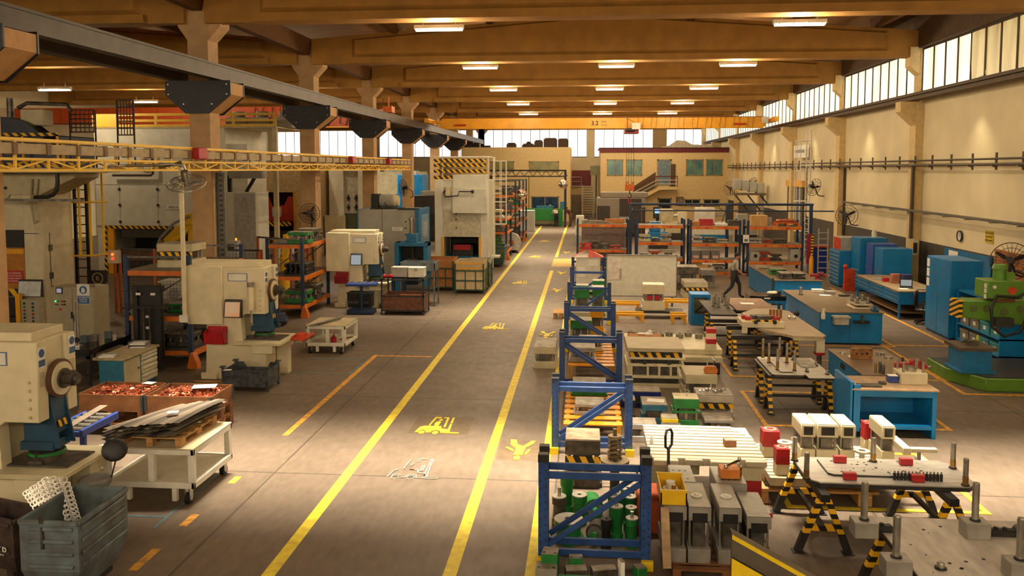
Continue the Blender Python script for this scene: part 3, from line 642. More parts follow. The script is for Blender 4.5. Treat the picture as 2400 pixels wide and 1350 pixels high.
for k, (dx, dy, n, lab) in enumerate(((-.38, .1, 1, 'single'), (-.25, 1.15, 2, 'double'))):
    t = T('letter_tray', 'clear %s letter tray with white papers on the drawer workbench' % lab, 'tray', (A.x+dx, A.y+dy, .85), R(8))
    for j in range(n):
        P(t, 'tray', B().box(-.2, .2, -.15, .15, .07*j, .07*j+.01).box(-.2, -.19, -.15, .15, .07*j, .07*j+.06).box(.19, .2, -.15, .15, .07*j, .07*j+.06).box(-.2, .2, .14, .15, .07*j, .07*j+.06), mt('smoky_plastic', '8E8A84', .25)); P(t, 'paper_stack', B().box(-.17, .18, -.14, .13, .07*j+.01, .07*j+.035), paper)
# granite table
A = g(208, 822, .85); t = T('granite_table', 'black granite surface plate on a black stand beside the drawer workbench', 'table', (A.x, A.y, 0))
gran = mt('black_granite', '1B1A1A', .15, var=.3, scale=30)
P(t, 'granite_plate', B().box(-1.0, 0, 0, 1.75, .72, .87), gran, .006); P(t, 'shelf', B().box(-.95, -.05, .05, 1.7, .25, .28), black)
for x in (-.95, -.1):
    for y in (.05, 1.6): P(t, 'leg', B().box(x, x+.07, y, y+.07, 0, .72), dark)
P(t, 'stand_rail', B().box(-.95, -.03, .05, .1, .64, .72).box(-.95, -.03, 1.6, 1.65, .64, .72), dark)
hg = T('height_gauge', 'tall steel height gauge standing on the black granite plate', 'gauge', (A.x-.42, A.y+.25, .87)); P(hg, 'base', B().box(-.09, .09, -.07, .07, 0, .06), steel, .005); P(hg, 'column', B().box(-.045, -.02, -.015, .015, .06, 1.05).box(.02, .045, -.015, .015, .06, 1.05).box(-.045, .045, -.02, .02, 1.05, 1.08), steel); P(hg, 'hand_wheel', B().cyl((0, -.02, .18), (0, -.07, .18), .06, n=16), black)
for k, (x, y) in enumerate(((-.6, .8), (-.45, .95), (-.3, 1.3), (-.12, 1.5))):
    O('small_box', B().box(-.08, .08, -.06, .06, 0, .13).box(-.085, .085, -.065, .065, .13, .16), mt('dusty_box_%d' % (k % 2), ('4C5A5C', '6E665A')[k % 2], .6), 'small dark box standing on the black granite plate', 'box', (A.x+x, A.y+y, .872), R(10*k), 'small boxes on the granite plate')
# control cabinet
A = W(220, 674, y=22.6); t = T('control_cabinet', 'beige electrical control cabinet with blue glove sign and push buttons', 'cabinet', (A.x, A.y, 0)); w, d, h = 1.32, .75, A.z
cabM = mt('cabinet_beige', 'A89D80', .5, var=.05)
P(t, 'cabinet_body', B().box(-w, 0, 0, d, .1, h), cabM, .01); P(t, 'plinth', B().box(-w+.03, -.03, .03, d-.03, 0, .1), dark)
P(t, 'door', B().box(-w+.02, -.66, -.02, 0, .14, h-.04), cabM, .004); P(t, 'door', B().box(-.64, -.02, -.02, 0, .14, h-.04), cabM, .004)
for x, y in ((-w+.03, .03), (-.03, .03), (-.03, d-.03)): P(t, 'lifting_eye', B().lathe([(.03, h), (.035, h+.03), (.01, h+.05)], (x, y, 0), 10), steel)
q = P(t, 'touch_panel', B().box(-w+.18, -w+.38, -.035, -.02, 1.42, 1.6), dark); P(q, 'screen', B().box(-w+.21, -w+.35, -.04, -.035, 1.45, 1.57), em('panel_screen', 'C9BBD0', .5))
for i in range(5):
    for j in range(2): P(t, 'push_button', B().cyl((-w+.16+.07*i, -.02, 1.2-.09*j), (-w+.16+.07*i, -.05, 1.2-.09*j), .024, n=10), (em('lit_green', '60E070', 1.5) if (i, j) == (0, 0) else [red, green, steel, red, black][i]))
P(t, 'selector', B().cyl((-w+.3, -.02, .97), (-w+.3, -.06, .97), .035, n=10), redO)
for x, y0 in ((-.6, .62), (-.68, .7)): P(t, 'door_handle', B().box(x-.02, x+.02, -.05, -.02, y0, y0+.2), black)
s = P(t, 'sign', B().box(-.5, -.12, -.03, -.02, 1.13, 1.7), signw, label='white and blue safety sign with glove picture'); P(s, 'sign_field', B().box(-.49, -.13, -.033, -.03, 1.14, 1.37).cyl((-.31, -.03, 1.54), (-.31, -.034, 1.54), .115, n=24), signb)
gl = B().box(-.36, -.27, -.038, -.034, 1.46, 1.55)
for k in range(4): gl.box(-.36+.024*k, -.342+.024*k, -.038, -.034, 1.55, 1.6+.01*(k in (1, 2)))
gl.prism([(-.27, 1.49), (-.235, 1.54), (-.25, 1.555), (-.27, 1.53)], 'y', -.038, -.034); P(s, 'pictogram', gl, signw)
for k, s_ in enumerate(('ÇALIŞIRKEN', 'ELDİVEN', 'TAKINIZ')): txt(s, s_, .06, signw, (-.31, -.036, 1.33-.065*k), FACE_CAM)
# black column stand (height master) behind the drawer bench
A = Vector((g(345, 870).x+.2, 20.2, 0)); t = T('tall_machine_stand', 'tall black hand stacker standing before the orange and blue rack', 'stacker', (A.x-.25, A.y-.5, 0)); 
P(t, 'mast_panel', B().box(-.38, .38, 0, .06, .25, 2.05), black, .006)
for x in (-.3, .3): P(t, 'mast_rail', B().box(x-.06, x+.06, -.07, 0, .1, 2.1), black, .006)
P(t, 'cross_head', B().box(-.42, .42, -.12, .08, 1.55, 1.62).box(-.4, .4, -.04, .1, 2.0, 2.1), black)
P(t, 'chain', B().box(-.1, -.06, -.09, -.07, .3, 1.55).box(.06, .1, -.09, -.07, .3, 1.55), iron)
for x, z in ((-.2, 1.88), (.18, 1.88), (0, 1.3), (0, 1.02)): P(t, 'label_plate', B().box(x-.06, x+.06, -.085 if abs(x) > .1 else -.02, -.075 if abs(x) > .1 else 0, z, z+.06), signw)
for x in (-.3, .3): P(t, 'fork_leg', B().box(x-.08, x+.08, -.4, .1, .04, .12), black)
P(t, 'handle', B().tube([(-.35, -.1, .75), (-.35, -.3, .78), (-.35, -.3, .3)], .02), dark); P(t, 'handle', B().tube([(.45, -.1, .75), (.45, -.35, .78), (.45, -.35, .12)], .02), dark)
P(t, 'wheel', B().cyl((.26, -.35, .06), (.34, -.35, .06), .06, n=12).cyl((-.34, -.35, .06), (-.26, -.35, .06), .06, n=12), rubber)
# ================================================================ racks, dies and machines of the left side
def rack(label, x0, x1, y0, y1, Hh, levels, feet=True, name='pallet_rack', grp=None, deck=steelD, front=True, bay='y'):
    "bay='y': long beams run along y; 'x': along x"
    t = T(name, label, 'rack', (x0, y0, 0), 0, grp); X, Y = x1-x0, y1-y0; p = .1
    for x in (0, X-p):
        for y in (0, Y-p):
            b = B().box(x, x+p, y, y+p, 0, Hh); 
            for k in range(int(Hh/.15)): b.box(x+.035, x+.06, y-.004, y, .1+.15*k, .13+.15*k, 1)
            P(t, 'upright', b, [bluD, black]); P(t, 'foot_plate', B().box(x-.04, x+p+.04, y-.04, y+p+.04, 0, .02), dark)
    lev = [0.15]+list(levels)
    if bay == 'y':
        for y in (.03, Y-.06):
            P(t, 'brace', B().bar((p, y, Hh-.05), (X-p, y, Hh-.05), .03, .05), steelD)
            for a, c in zip(lev[:-1], lev[1:]): P(t, 'brace', B().bar((p, y, a+.1), (X-p, y, c-.12), .03, .04), steelD)
    else:
        for x in (.03, X-.06):
            for k in range(int(Hh)): P(t, 'brace', B().bar((x, p, k+.2 if k % 2 else k+1.0), (x, Y-p, k+1.0 if k % 2 else k+.2), .03, .04), bluD)
    for z in levels:
        if bay == 'y':
            for x in (-.02, X-.03): P(t, 'load_beam', B().box(x, x+.05, p, Y-p, z-.14, z), orange, .004)
            for y in (.02, Y-.05): P(t, 'load_beam', B().box(p, X-p, y, y+.03, z-.12, z), orange)
            P(t, 'deck', B().box(.03, X-.03, .05, Y-.05, z, z+.015), deck)
        else:
            for y in (-.02, Y-.03):
                q = P(t, 'load_beam', B().box(p, X-p, y, y+.05, z-.14, z), orange, .004)
                if y < 0: P(q, 'safety_sticker', B().box(X*.3, X*.3+.12, -.024, -.02, z-.11, z-.04).box(X*.68, X*.68+.12, -.024, -.02, z-.11, z-.04), signr); P(q, 'load_label', B().box(X*.45, X*.45+.22, -.024, -.02, z-.1, z-.05), mt('label_yellow', 'D9B040', .5))
            P(t, 'deck', B().box(.03, X-.03, .04, Y-.04, z, z+.02), mt('deck_grey', '8E8A7C', .6, .2))
    if feet:
        for y in (-.04,):
            P(t, 'foot_guard', B().prism([(X-.1, 0), (X+.16, 0), (X+.16, .12), (X+.05, .4), (X-.02, .4)], 'y', y-.06, y+.16), orange)
    return t
def die(label, x, y, z, w, d, h, m=cream, m2=steelD, rz=0, grp=None, name='die_set', n=4, tp=None, hz=None, gap=.36, lip=.03):
    "press tool: two shoes, guide posts, punches between"
    t = T(name, label, 'die', (x, y, z+.004*(z > 0)), rz, grp); a = h*(1-gap)/2
    P(t, 'lower_shoe', B().box(-w/2, w/2, -d/2, d/2, 0, a).box(-w/2-lip, w/2+lip, -d/2+.03, d/2-.03, 0, a*.35), m, .006)
    u = P(t, 'upper_shoe', B().box(-w/2, w/2, -d/2, d/2, h-a, h-.012), m, .006); P(u, 'top_face', B().box(-w/2+.006, w/2-.006, -d/2+.006, d/2-.006, h-.012, h), tp or mt('worn_top', '9C9282', .5, .3, var=.15, dirt='6E6456'))
    if n:
        for sx in (-1, 1):
            for sy in (-1, 1): P(t, 'guide_post', B().cyl((sx*w*.4, sy*d*.38, a), (sx*w*.4, sy*d*.38, h-a), min(w, d)*.06, n=10), steel)
    P(t, 'punch_block', B().box(-w*.28, w*.28, -d*.42, d*.42, a, h-a-.02).cyl((0, -d*.3, a), (0, -d*.3, h-a), min(w, d)*.14, n=12, m=1).cyl((0, -d*.3, h-a-.03), (0, -d*.3, h-a), min(w, d)*.2, n=12), [m2, steel])
    if hz: P(t, 'warning_strip', B().box(-w/2, w/2, -d/2-.006, -d/2, h-a-.12, h-a-.02), hz)
    return t
def block(label, x, y, z, w, d, h, m, rz=0, grp=None, name='tool_block', top=None, cat='block', holes=0):
    t = T(name, label, cat, (x, y, z+.003*(z > 0)), rz, grp); P(t, 'body', B().box(-w/2, w/2, -d/2, d/2, 0, h-.006), m, .005)
    P(t, 'top_face', B().box(-w/2+.004, w/2-.004, -d/2+.004, d/2-.004, h-.006, h), top or mt('worn_top', '9C9282', .5, .3))
    for k in range(holes): P(t, 'bolt_hole', B().cyl((-w*.35+w*.7*(k % 2), -d*.3+d*.6*(k//2), h), (-w*.35+w*.7*(k % 2), -d*.3+d*.6*(k//2), h+.002), .02, n=8), black)
    return t
r1 = rack('blue and orange pallet rack loaded with dies behind the press with red bin', -11.6, -9.85, 19.9, 23.2, 2.85, (.42, 1.3, 2.45))
r2 = rack('blue and orange pallet rack with green dies on top standing between two cream presses', -10.75, -9.45, 27.1, 30.0, 2.7, (.42, 1.38, 2.46))
die('cream die with hazard strip on top of the rack behind the press', -10.55, 20.9, 2.465, .95, .8, .62, creamD, hz=hazx)
for k, (dx, dy, z, w, d, h) in enumerate(((-10.4, 20.6, .435, .7, .5, .34), (-10.3, 21.5, .435, .7, .6, .34), (-10.4, 22.4, .435, .8, .7, .3), (-11.1, 20.7, .435, .5, .5, .3), (-11.1, 21.7, .435, .55, .7, .36), (-10.4, 20.7, 1.315, .7, .5, .22), (-10.4, 21.6, 1.315, .8, .7, .25), (-11.1, 21.0, 1.315, .5, .6, .2), (-10.4, 22.5, 1.315, .6, .6, .2))):
    die('dark die set on the %s shelf of rack behind press with red bin' % ('bottom' if z < 1 else 'middle'), dx, dy, z, w, d, h, (iron, steelD, green)[k % 3], grp='dies on the rack behind press, %s shelf' % ('bottom' if z < 1 else 'middle'))
die('green lidded die at the top front corner of the rack between two cream presses', -9.75, 27.75, 2.475, .7, .6, .4, green)
die('long dark die lying on top of the rack between two cream presses', -9.85, 28.95, 2.475, .6, .9, .42, iron)
block('grey plate on top of the rack between two cream presses', -10.38, 28.1, 2.475, .4, .9, .08, greyG)
for k in range(5): die('black die in the row on middle shelf of the rack between two cream presses', -10.3+.17*k, 28.2, 1.395, .1, .9, .36, black, grp='black dies on the middle shelf', gap=.2, n=0)
die('green die on the bottom shelf of the rack between two cream presses', -9.85, 27.8, .435, .8, .6, .42, green); die('dark iron die behind the green one on the bottom rack shelf', -9.8, 28.7, .435, .8, .7, .5, iron)
# pallet jack at the foot of the second rack
def pallet_jack(label, x, y, rz, handle=True, m=bluD, L=1.1, hh=1.25, tilt=0):
    t = T('pallet_jack', label, 'pallet jack', (x, y, 0), rz)
    for s in (-1, 1):
        P(t, 'fork', B().box(s*.18-.08, s*.18+.08, .15, .15+L, .06, .12), m); P(t, 'fork_roller', B().cyl((s*.18-.05, L, .05), (s*.18+.05, L, .05), .05, n=12), rubber)
    P(t, 'pump_body', B().prism([(.0, .1), (.15, .1), (.15, .3), (.05, .42), (-.1, .42), (-.12, .15)], 'x', -.2, .2).cyl((0, -.02, .2), (0, -.02, .55), .05, n=12), m, .01)
    for s in (-1, 1): P(t, 'steer_wheel', B().cyl((s*.09-.03, -.05, .1), (s*.09+.03, -.05, .1), .1, n=16), rubber)
    if handle:
        e = Vector((0, -tilt, hh)); P(t, 'handle_bar', B().tube([(0, -.03, .5), tuple(e)], .022), m)
        P(t, 'grip_loop', B().tube([tuple(e), (-.05, e.y-.08, hh+.06), (-.055, e.y-.1, hh+.22), (-.03, e.y-.03, hh+.28), (.03, e.y+.03, hh+.28), (.055, e.y+.05, hh+.22), (.05, e.y+.04, hh+.06), tuple(e)], .02), black)
    return t
pallet_jack('dark blue pallet jack parked at the corner of the rack between two cream presses', -9.75, 25.6, R(20), m=mt('jack_blue', '3A4A63', .5), hh=.9, tilt=.3)
# ---------------------------------------------------------------- in front of press 3
bb = stillage('black_bin', 'black steel bin with faint white letters by the press beyond the die rack', (Vector((-7.55, 28.62, 0)), Vector((-7.55, 29.1, 0)), .85), .62, black, 1, taper=.02, cat='bin')
txt(bb, 'RENKLER', .11, mt('faded_letter', '8C8A86', .7), (-.68, -.03, .3), FACE_CAM); txt(bb, 'NOVA', .11, mt('faded_letter', '8C8A86'), (-.22, -.03, .3), FACE_CAM)
t = T('lift_table', 'blue pedestal table before the press beyond the die rack', 'table', (-7.75, 28.15, 0)); P(t, 'table_top', B().box(-.5, .55, -.3, .3, .98, 1.06), mt('conveyor_blue', '24408C'), .006).rotation_euler = (0, 0, R(8)); P(t, 'post', B().cyl((0, 0, .1), (0, 0, .98), .05), bluD); P(t, 'base', B().box(-.45, .45, -.3, .3, .02, .14), bluD, .01)
for k in range(4): P(t, 'roller', B().cyl((-.4+.25*k, -.28, 1.08), (-.4+.25*k, .28, 1.08), .02, n=8), steel)
roller_table('narrow roller conveyor rising from the pedestal table to the small blue press', Vector((-6.68, 28.98, 0)), Vector((-6.68, 29.64, 0)), .5, 1.2, 4, bluD)
def wire_crate(label, x0, y0, w, d, h, name='mesh_crate', fill=None, m=dark, nv=5):
    t = T(name, label, 'crate', (x0, y0, 0)); q = .05
    for x in (0, w-q):
        for y in (0, d-q): P(t, 'corner_post', B().box(x, x+q, y, y+q, 0, h), m)
    for z in (.12, h*.5, h-.06):
        b = B(); b.box(0, w, 0, .03, z, z+.05); b.box(0, w, d-.03, d, z, z+.05); b.box(0, .03, 0, d, z, z+.05); b.box(w-.03, w, 0, d, z, z+.05); P(t, 'frame_rail', b, m)
    P(t, 'floor_panel', B().box(.02, w-.02, .02, d-.02, .12, .15), fill or m)
    if fill:
        for a in ((.03, w-.03, .02, .035), (.03, w-.03, d-.04, d-.02), (.02, .035, .03, d-.03), (w-.035, w-.02, .03, d-.03)): P(t, 'lining_panel', B().box(*a, .15, h*.55), fill)
    elif nv:
        b = B()
        for k in range(1, nv+1): b.box(w*k/(nv+1)-.015, w*k/(nv+1)+.015, -.012, 0, .12, h); b.box(w, w+.012, d*k/(nv+1)-.015, d*k/(nv+1)+.015, .12, h)
        P(t, 'mesh_bars', b, m)
    return t
wire_crate('open steel mesh crate lined with brown board near the aisle', -7.0, 27.9, 1.5, 1.0, 1.25, fill=mt('lining_brown', '6E4632', .7, var=.2))
O('cardboard_sheet', B().box(0, .75, 0, .02, 0, .55), card, 'brown cardboard panel standing inside the mesh crate near the aisle', 'cardboard', (-6.35, 27.95, .16))
for x, y, c, lab in ((-5.85, 28.5, white, 'white'), (-6.45, 28.55, grayp, 'grey')):
    t = T('metal_case', '%s metal case resting on top rails of the mesh crate near the aisle' % lab, 'case', (x, y, 1.26)); P(t, 'case_body', B().box(-.28, .28, -.22, .22, 0, .3), c, .01); P(t, 'lid', B().box(-.29, .29, -.23, .23, .3, .34), c, .006); P(t, 'latch', B().box(-.05, .05, -.235, -.22, .22, .32), steel)
O('red_part', B().ball((-.12, 0, .06), .07).ball((.12, 0, .06), .07).box(-.12, .12, -.04, .04, .02, .09), red, 'small red casting on the mesh crate near the aisle', 'casting', (-6.8, 28.12, 1.258))
t = T('sheet_tray', 'dark open sheet steel tray with silver parts on a leg frame behind the mesh crate', 'tray', (-6.75, 29.7, 0))
for x0, x1, y0, y1 in ((0, 1.3, 0, .03), (0, 1.3, .87, .9), (0, .03, 0, .9), (1.27, 1.3, 0, .9)): P(t, 'tray_wall', B().box(x0, x1, y0, y1, 1.32, 1.6), bgrey)
P(t, 'tray_floor', B().box(0, 1.3, 0, .9, 1.3, 1.32), bgrey)
for x in (0, 1.25):
    for y in (0, .85): P(t, 'leg', B().box(x, x+.05, y, y+.05, 0, 1.3), bgrey)
P(t, 'shelf', B().box(.05, 1.25, .05, .85, .6, .63), black)
O('silver_parts', B().ball((0, 0, .05), (.12, .1, .05)).ball((.25, .1, .05), (.1, .12, .05)).ball((-.2, .15, .04), (.12, .08, .04)), steel, 'silver pressed parts lying in the dark tray behind the mesh crate', 'metal parts', (-6.1, 30.1, 1.322), kind='stuff')
# small blue press
t = T('blue_press', 'small blue hydraulic press with silver cylinder before the grey enclosure', 'press', (-7.0, 33.2, 0)); pb = mt('press_blue', '1E6C9C', .45, var=.1)
for x in (-.68, .5): P(t, 'frame_leg', B().box(x, x+.18, -.3, .4, 0, 2.05), pb, .01)
P(t, 'crown', B().box(-.68, .68, -.32, .42, 1.9, 2.05), pb, .01); P(t, 'cylinder_base', B().box(-.2, .2, -.2, .3, 2.05, 2.4), pb, .01); P(t, 'table', B().box(-.68, .68, -.35, .4, .82, .98), pb, .01)
P(t, 'cylinder', B().cyl((0, 0, 2.4), (0, 0, 2.95), .13, n=16).cyl((0, 0, 2.95), (0, 0, 3.03), .16, n=16).cyl((0, 0, 3.03), (0, 0, 3.12), .07, n=12), chrome); P(t, 'punch', B().cyl((0, 0, 1.4), (0, 0, 1.9), .06, n=10).box(-.2, .25, -.15, .2, 1.2, 1.4), dark); P(t, 'die_block', B().box(-.3, .3, -.2, .25, .98, 1.12), iron)
P(t, 'back_panel', B().box(-.6, .6, .36, .4, .98, 1.9), black)
t = T('grey_enclosure', 'tall grey machine enclosure with blue side door behind the small blue press', 'machine', (-9.85, 35.4, 0)); w = 2.5
P(t, 'panel_body', B().box(0, w, 0, 2.4, .3, 3.25), grayp, .02); P(t, 'blue_corner', B().box(w, w+.2, -.02, 2.4, .3, 3.28), pb, .01); P(t, 'side_door', B().box(w+.2, w+.24, .3, 1.9, .6, 3.0), mt('door_light_blue', '6E93B0', .4)); P(t, 'door_window', B().box(w+.24, w+.25, .6, 1.6, 1.5, 2.7), mt('misty_glass', '8FA0A8', .15)); P(t, 'plinth', B().box(.05, w+.1, .05, 2.3, 0, .3), bluD)
P(t, 'panel_joint', B().box(1.05, 1.07, -.005, 0, .3, 3.25), dark); P(t, 'edge_trim', B().box(-.03, 0, -.02, 2.4, .3, 3.27), teal); s = P(t, 'sign', B().box(1.5, 1.95, -.01, 0, 2.35, 2.5), signw); txt(s, 'PRES 09', .09, ink, (1.72, -.012, 2.425), FACE_CAM)
for x in (2.1,):
    for k in range(4): P(t, 'bolt', B().cyl((x, 0, 1.9+.28*k), (x, -.02, 1.9+.28*k), .035, n=8), dark)
P(t, 'top_rail', B().box(1.75, w+.2, 0, .1, 3.25, 3.33), dark)
t = T('electric_motor', 'grey electric motor with black pulley guard on top of the grey enclosure', 'motor', (-8.9, 36.2, 3.26)); P(t, 'mount', B().box(-.55, .9, -.3, .3, 0, .06), dark); P(t, 'motor_body', B().cyl((-.15, 0, .36), (.5, 0, .36), .27, n=18), grayp); P(t, 'fan_cover', B().cyl((.5, 0, .36), (.68, 0, .36), .28, .22, n=18), creamD); P(t, 'pulley_guard', B().box(-.5, -.18, -.3, .3, .06, .66), black, .01); P(t, 'cable', B().tube([(.1, -.25, .3), (.3, -.5, .05), (0, -.55, .02), (-.3, -.5, .02)], .02), dark)
for k in range(9): P(t, 'cooling_fin', B().cyl((-.1+.065*k, 0, .36), (-.085+.065*k, 0, .36), .3, n=18), grayp)
# ---------------------------------------------------------------- tall white press by the aisle
t = T('tall_press', 'tall off-white straight-side press with hazard banded platform beside the aisle', 'press', (-7.25, 39.6, 0)); w = 2.6
P(t, 'frame_column', B().box(0, .38, 0, 2.4, 0, 4.5), offw, .02); P(t, 'frame_column', B().box(w-.38, w, 0, 2.4, 0, 4.5), offw, .02); P(t, 'crown', B().box(.38, w-.38, .05, 2.35, 3.0, 4.5), offw, .01); P(t, 'slide', B().box(.38, w-.38, .02, 2.3, 1.75, 3.0), mt('machine_cream2', 'C6BFA6', .5), .01); P(t, 'bed', B().box(.38, w-.38, .02, 2.35, 0, .62), offw, .01)
P(t, 'front_panel', B().box(.9, w-.05, -.25, 0, 2.9, 4.1), offw, .02); P(t, 'top_box', B().box(.9, w-.1, -.1, 1.2, 4.1, 4.75), offw, .02)
P(t, 'bolster', B().box(.42, w-.42, -.05, 2.2, .62, .78), mt('press_blue', '1E6C9C')); P(t, 'tool', B().box(.8, 1.8, .4, 1.8, .78, 1.3), dark); P(t, 'tool_insert', B().box(.9, 1.7, .3, .5, 1.1, 1.35), red); P(t, 'back_curtain', B().box(.4, w-.4, 2.2, 2.3, .78, 1.75), black)
for x in (.36, w-.46): P(t, 'light_guard', B().box(x, x+.1, -.06, .0, .6, 1.75), yelp)
for z in (2.2, 2.6, 2.85): P(t, 'bolt', B().cyl((1.05, .02, z), (1.05, -.02, z), .04, n=8), dark)
P(t, 'oil_tank', B().cyl((.65, -.2, 3.75), (.65, -.2, 4.15), .16, n=14), creamD); P(t, 'pipe', B().tube([(.5, -.3, 3.9), (.6, -.4, 3.7), (1.2, -.42, 3.75), (1.25, -.4, 3.95), (1.9, -.4, 3.95)], .03).ball((1.9, -.4, 3.95), .08).ball((.55, -.3, 3.95), .07), dark)
for z in (4.62, 4.92, 5.2, 5.42): P(t, 'hazard_board', B().box(-.02, (w-.1) if z > 4.9 else .9, -.04, -.01, z-.08, z+.08), hazg)
P(t, 'guard_rail', B().tube([(0, 0, 4.5), (0, 0, 5.6), (w, 0, 5.6), (w, 2.3, 5.6), (w, 2.3, 4.5)], .03).tube([(w, 0, 4.5), (w, 0, 5.6)], .03).tube([(.4, 0, 4.5), (.4, 0, 5.6)], .03).tube([(0, 0, 5.6), (0, 2.3, 5.6), (w, 2.3, 5.6)], .03), white)
ld = T('caged_ladder', 'white caged access ladder on the aisle side of the tall off-white press', 'ladder', (-4.52, 40.6, 0))
for y in (0, .45): P(ld, 'stile', B().box(0, .05, y, y+.05, .75, 5.6), white)
for k in range(16): P(ld, 'rung', B().cyl((.025, .03, .9+.29*k), (.025, .47, .9+.29*k), .014, n=6), white)
for z in (2.3, 3.4, 4.5, 5.4): P(ld, 'cage_hoop', B().tube([(.03, 0, z), (.35, -.1, z), (.62, .1, z), (.62, .4, z), (.35, .58, z), (.03, .5, z)], .02), white)
for x, y in ((.35, -.1), (.62, .1), (.62, .4), (.35, .58)): P(ld, 'cage_strap', B().box(x-.015, x+.015, y-.015, y+.015, 2.3, 5.4), white)
P(ld, 'ladder_foot', B().box(-.1, .3, -.05, .55, .66, .75), white)
# ---------------------------------------------------------------- wooden sided mesh boxes, green bin
gd = mt('box_frame_green', '2C4A3A', .5, var=.15); plyL = mt('pale_plywood', 'C9B48C', .6, var=.1)
def wood_crate(label, x0, y0, w, d, h, face):
    t = T('framed_crate', label, 'crate', (x0, y0, 0))
    for x in (0, w-.06):
        for y in (0, d-.06): P(t, 'corner_post', B().box(x, x+.06, y, y+.06, 0, h+.02), gd)
    for a in ((.03, w-.03, .02, .04), (.03, w-.03, d-.04, d-.02), (.02, .04, .03, d-.03), (w-.04, w-.02, .03, d-.03)): P(t, 'side_board', B().box(*a, .12, h+.1), face)
    for z in (.12, .5, .9): P(t, 'frame_rail', B().box(0, w, -.01, .02, z, z+.05).box(w-.02, w+.01, 0, d, z, z+.05), gd)
    for k in (.35, .7): P(t, 'frame_bar', B().box(w*k, w*k+.04, -.012, .015, .12, .95).box(w-.015, w+.012, d*k, d*k+.04, .12, .95), gd)
    P(t, 'inner_floor', B().box(.03, w-.03, .03, d-.03, .12, .15), face); return t
wood_crate('green framed crate with pale plywood sides and yellow rails by the aisle', -5.25, 33.0, 1.2, 1.3, 1.2, plyL)
P(bpy.data.objects['framed_crate'], 'yellow_rail', B().box(.05, 1.15, -.02, -.01, 1.0, 1.05).box(.05, 1.15, -.02, -.01, 1.2, 1.25), yelp)
wood_crate('green framed crate with brown board front next to the plywood crate', -6.6, 33.72, 1.2, 1.3, 1.2, card)
wood_crate('grey boarded crate standing just behind the plywood crate at the aisle line', -5.0, 34.9, .95, 1.2, 1.05, grayp)
stillage('green_stillage', 'dark green corrugated stillage beside the foot of the caged ladder', (Vector((-4.12, 42.15, 0)), Vector((-4.12, 43.5, 0)), 1.1), 1.05, mt('bin_dark_green', '3A5248', .5, var=.15), 4)
# aisle racks beyond
for k, (y0, y1, lab) in enumerate(((45.5, 48.4, 'white caged ladder'), (51.6, 54.8, 'convex mirror'), (58, 61, 'green machine, farthest of three'))):
    rack('blue and orange aisle rack with dies standing past the %s' % lab, -6.9, -4.3, y0, y1, 4.3 if k else 3.0, (.5, 1.55, 2.5, 3.4) if k else (.5, 1.55, 2.3))
    for z in ((.52, 1.57, 2.52, 3.42) if k else (.52, 1.57, 2.32)):
        for j in range(3): die('die on a shelf of the aisle rack standing past the %s' % lab, -6.4+.75*j, y0+.6, z, .62, .8, .45, (creamD, iron, steelD, green)[(j+k+int(z*3)) % 4], grp='dies on the aisle rack past the %s' % lab, n=0)
O('white_panel_sheet', B().box(0, 2.0, 0, .6, 0, .06), white, 'white panel lying across the green stillage end of the aisle rack', 'panel', (-6.7, 44.5, 1.2)) if 0 else None
# coil by the rack
t = T('metal_coil', 'round coil of pale sheet metal standing beside the aisle rack post', 'coil', (-4.45, 49.6, .62)); P(t, 'coil_body', B().lathe([(.2, -.2), (.6, -.2), (.6, .2), (.2, .2)], n=28, ax='y'), mt('pale_coil', 'B9B4AA', .35, .6)); P(t, 'cradle', B().prism([(-.5, -.62), (.5, -.62), (.35, -.45), (-.35, -.45)], 'y', -.2, .2), black)
# mirrors
def mirror(label, x, y, z, r):
    t = T('convex_mirror', label, 'mirror', (x, y, z)); pr = [(r*math.sin(a), -r*.35*math.cos(a)*1) for a in [i*PI/2/8 for i in range(9)]]
    P(t, 'mirror_dome', B().lathe([(max(.01, a), c) for a, c in pr], n=24, ax='y'), mt('mirror_glass', 'E8E2D4', .06, 1., var=.02), rot=(0, 0, 0)); P(t, 'rim', B().lathe([(r*.97, .0), (r*1.06, .0), (r*1.06, .06), (r*.97, .06)], n=24, ax='y'), redO); P(t, 'bracket', B().tube([(0, .06, 0), (0, .25, 0), (.25, .3, 0)], .03), dark); return t
q = W(1222, 457, y=51); mirror('large round convex mirror on the aisle rack post', q.x, q.y, q.z, .34)
q = W(1320, 432, y=66); mirror('smaller round convex mirror on the black pole by the green machine', q.x, q.y, q.z, .36)
# ================================================================ big presses and the robot cell in the left aisle
def bolts(t, pts, r, m=dark, nm='bolt'):
    for x, y, z in pts: P(t, nm, B().cyl((x, y, z), (x, y-.04, z), r, n=8), m)
# press with the dark flywheels on top, at the frame edge
xr = W(93, 600, y=24.6).x; xo = W(57, 600, y=24.6).x; x0 = -23.5
t = T('mechanical_press', 'huge cream press with round port and orange guard door at the frame edge', 'press', (xo, 24.6, 0)); L = x0-xo; Rr = xr-xo
P(t, 'frame_column', B().prism([(0, 0), (Rr-.2, 0), (Rr, .2), (Rr, 1.75), (0, 1.75)], 'z', 0, 4.95), cream, .02)
P(t, 'frame_column', B().box(L, L+1.6, 0, 1.75, 0, 4.95), cream, .02); P(t, 'crown', B().box(L+1.6, 0, .05, 1.7, 3.05, 4.95), cream, .02)
P(t, 'crown_overhang', B().prism([(L, 4.89), (Rr+1.3, 4.89), (Rr+1.3, 4.75), (Rr+.1, 4.2), (L, 4.2)], 'y', -.03, 1.25), creamD, .02)
P(t, 'platform', B().box(L-.2, Rr+2.0, -1.1, 1.3, 4.9, 5.05), creamD, .01); P(t, 'hazard_edge', B().box(L-.2, Rr+2.0, -1.12, -1.1, 5.06, 5.2), hazg)
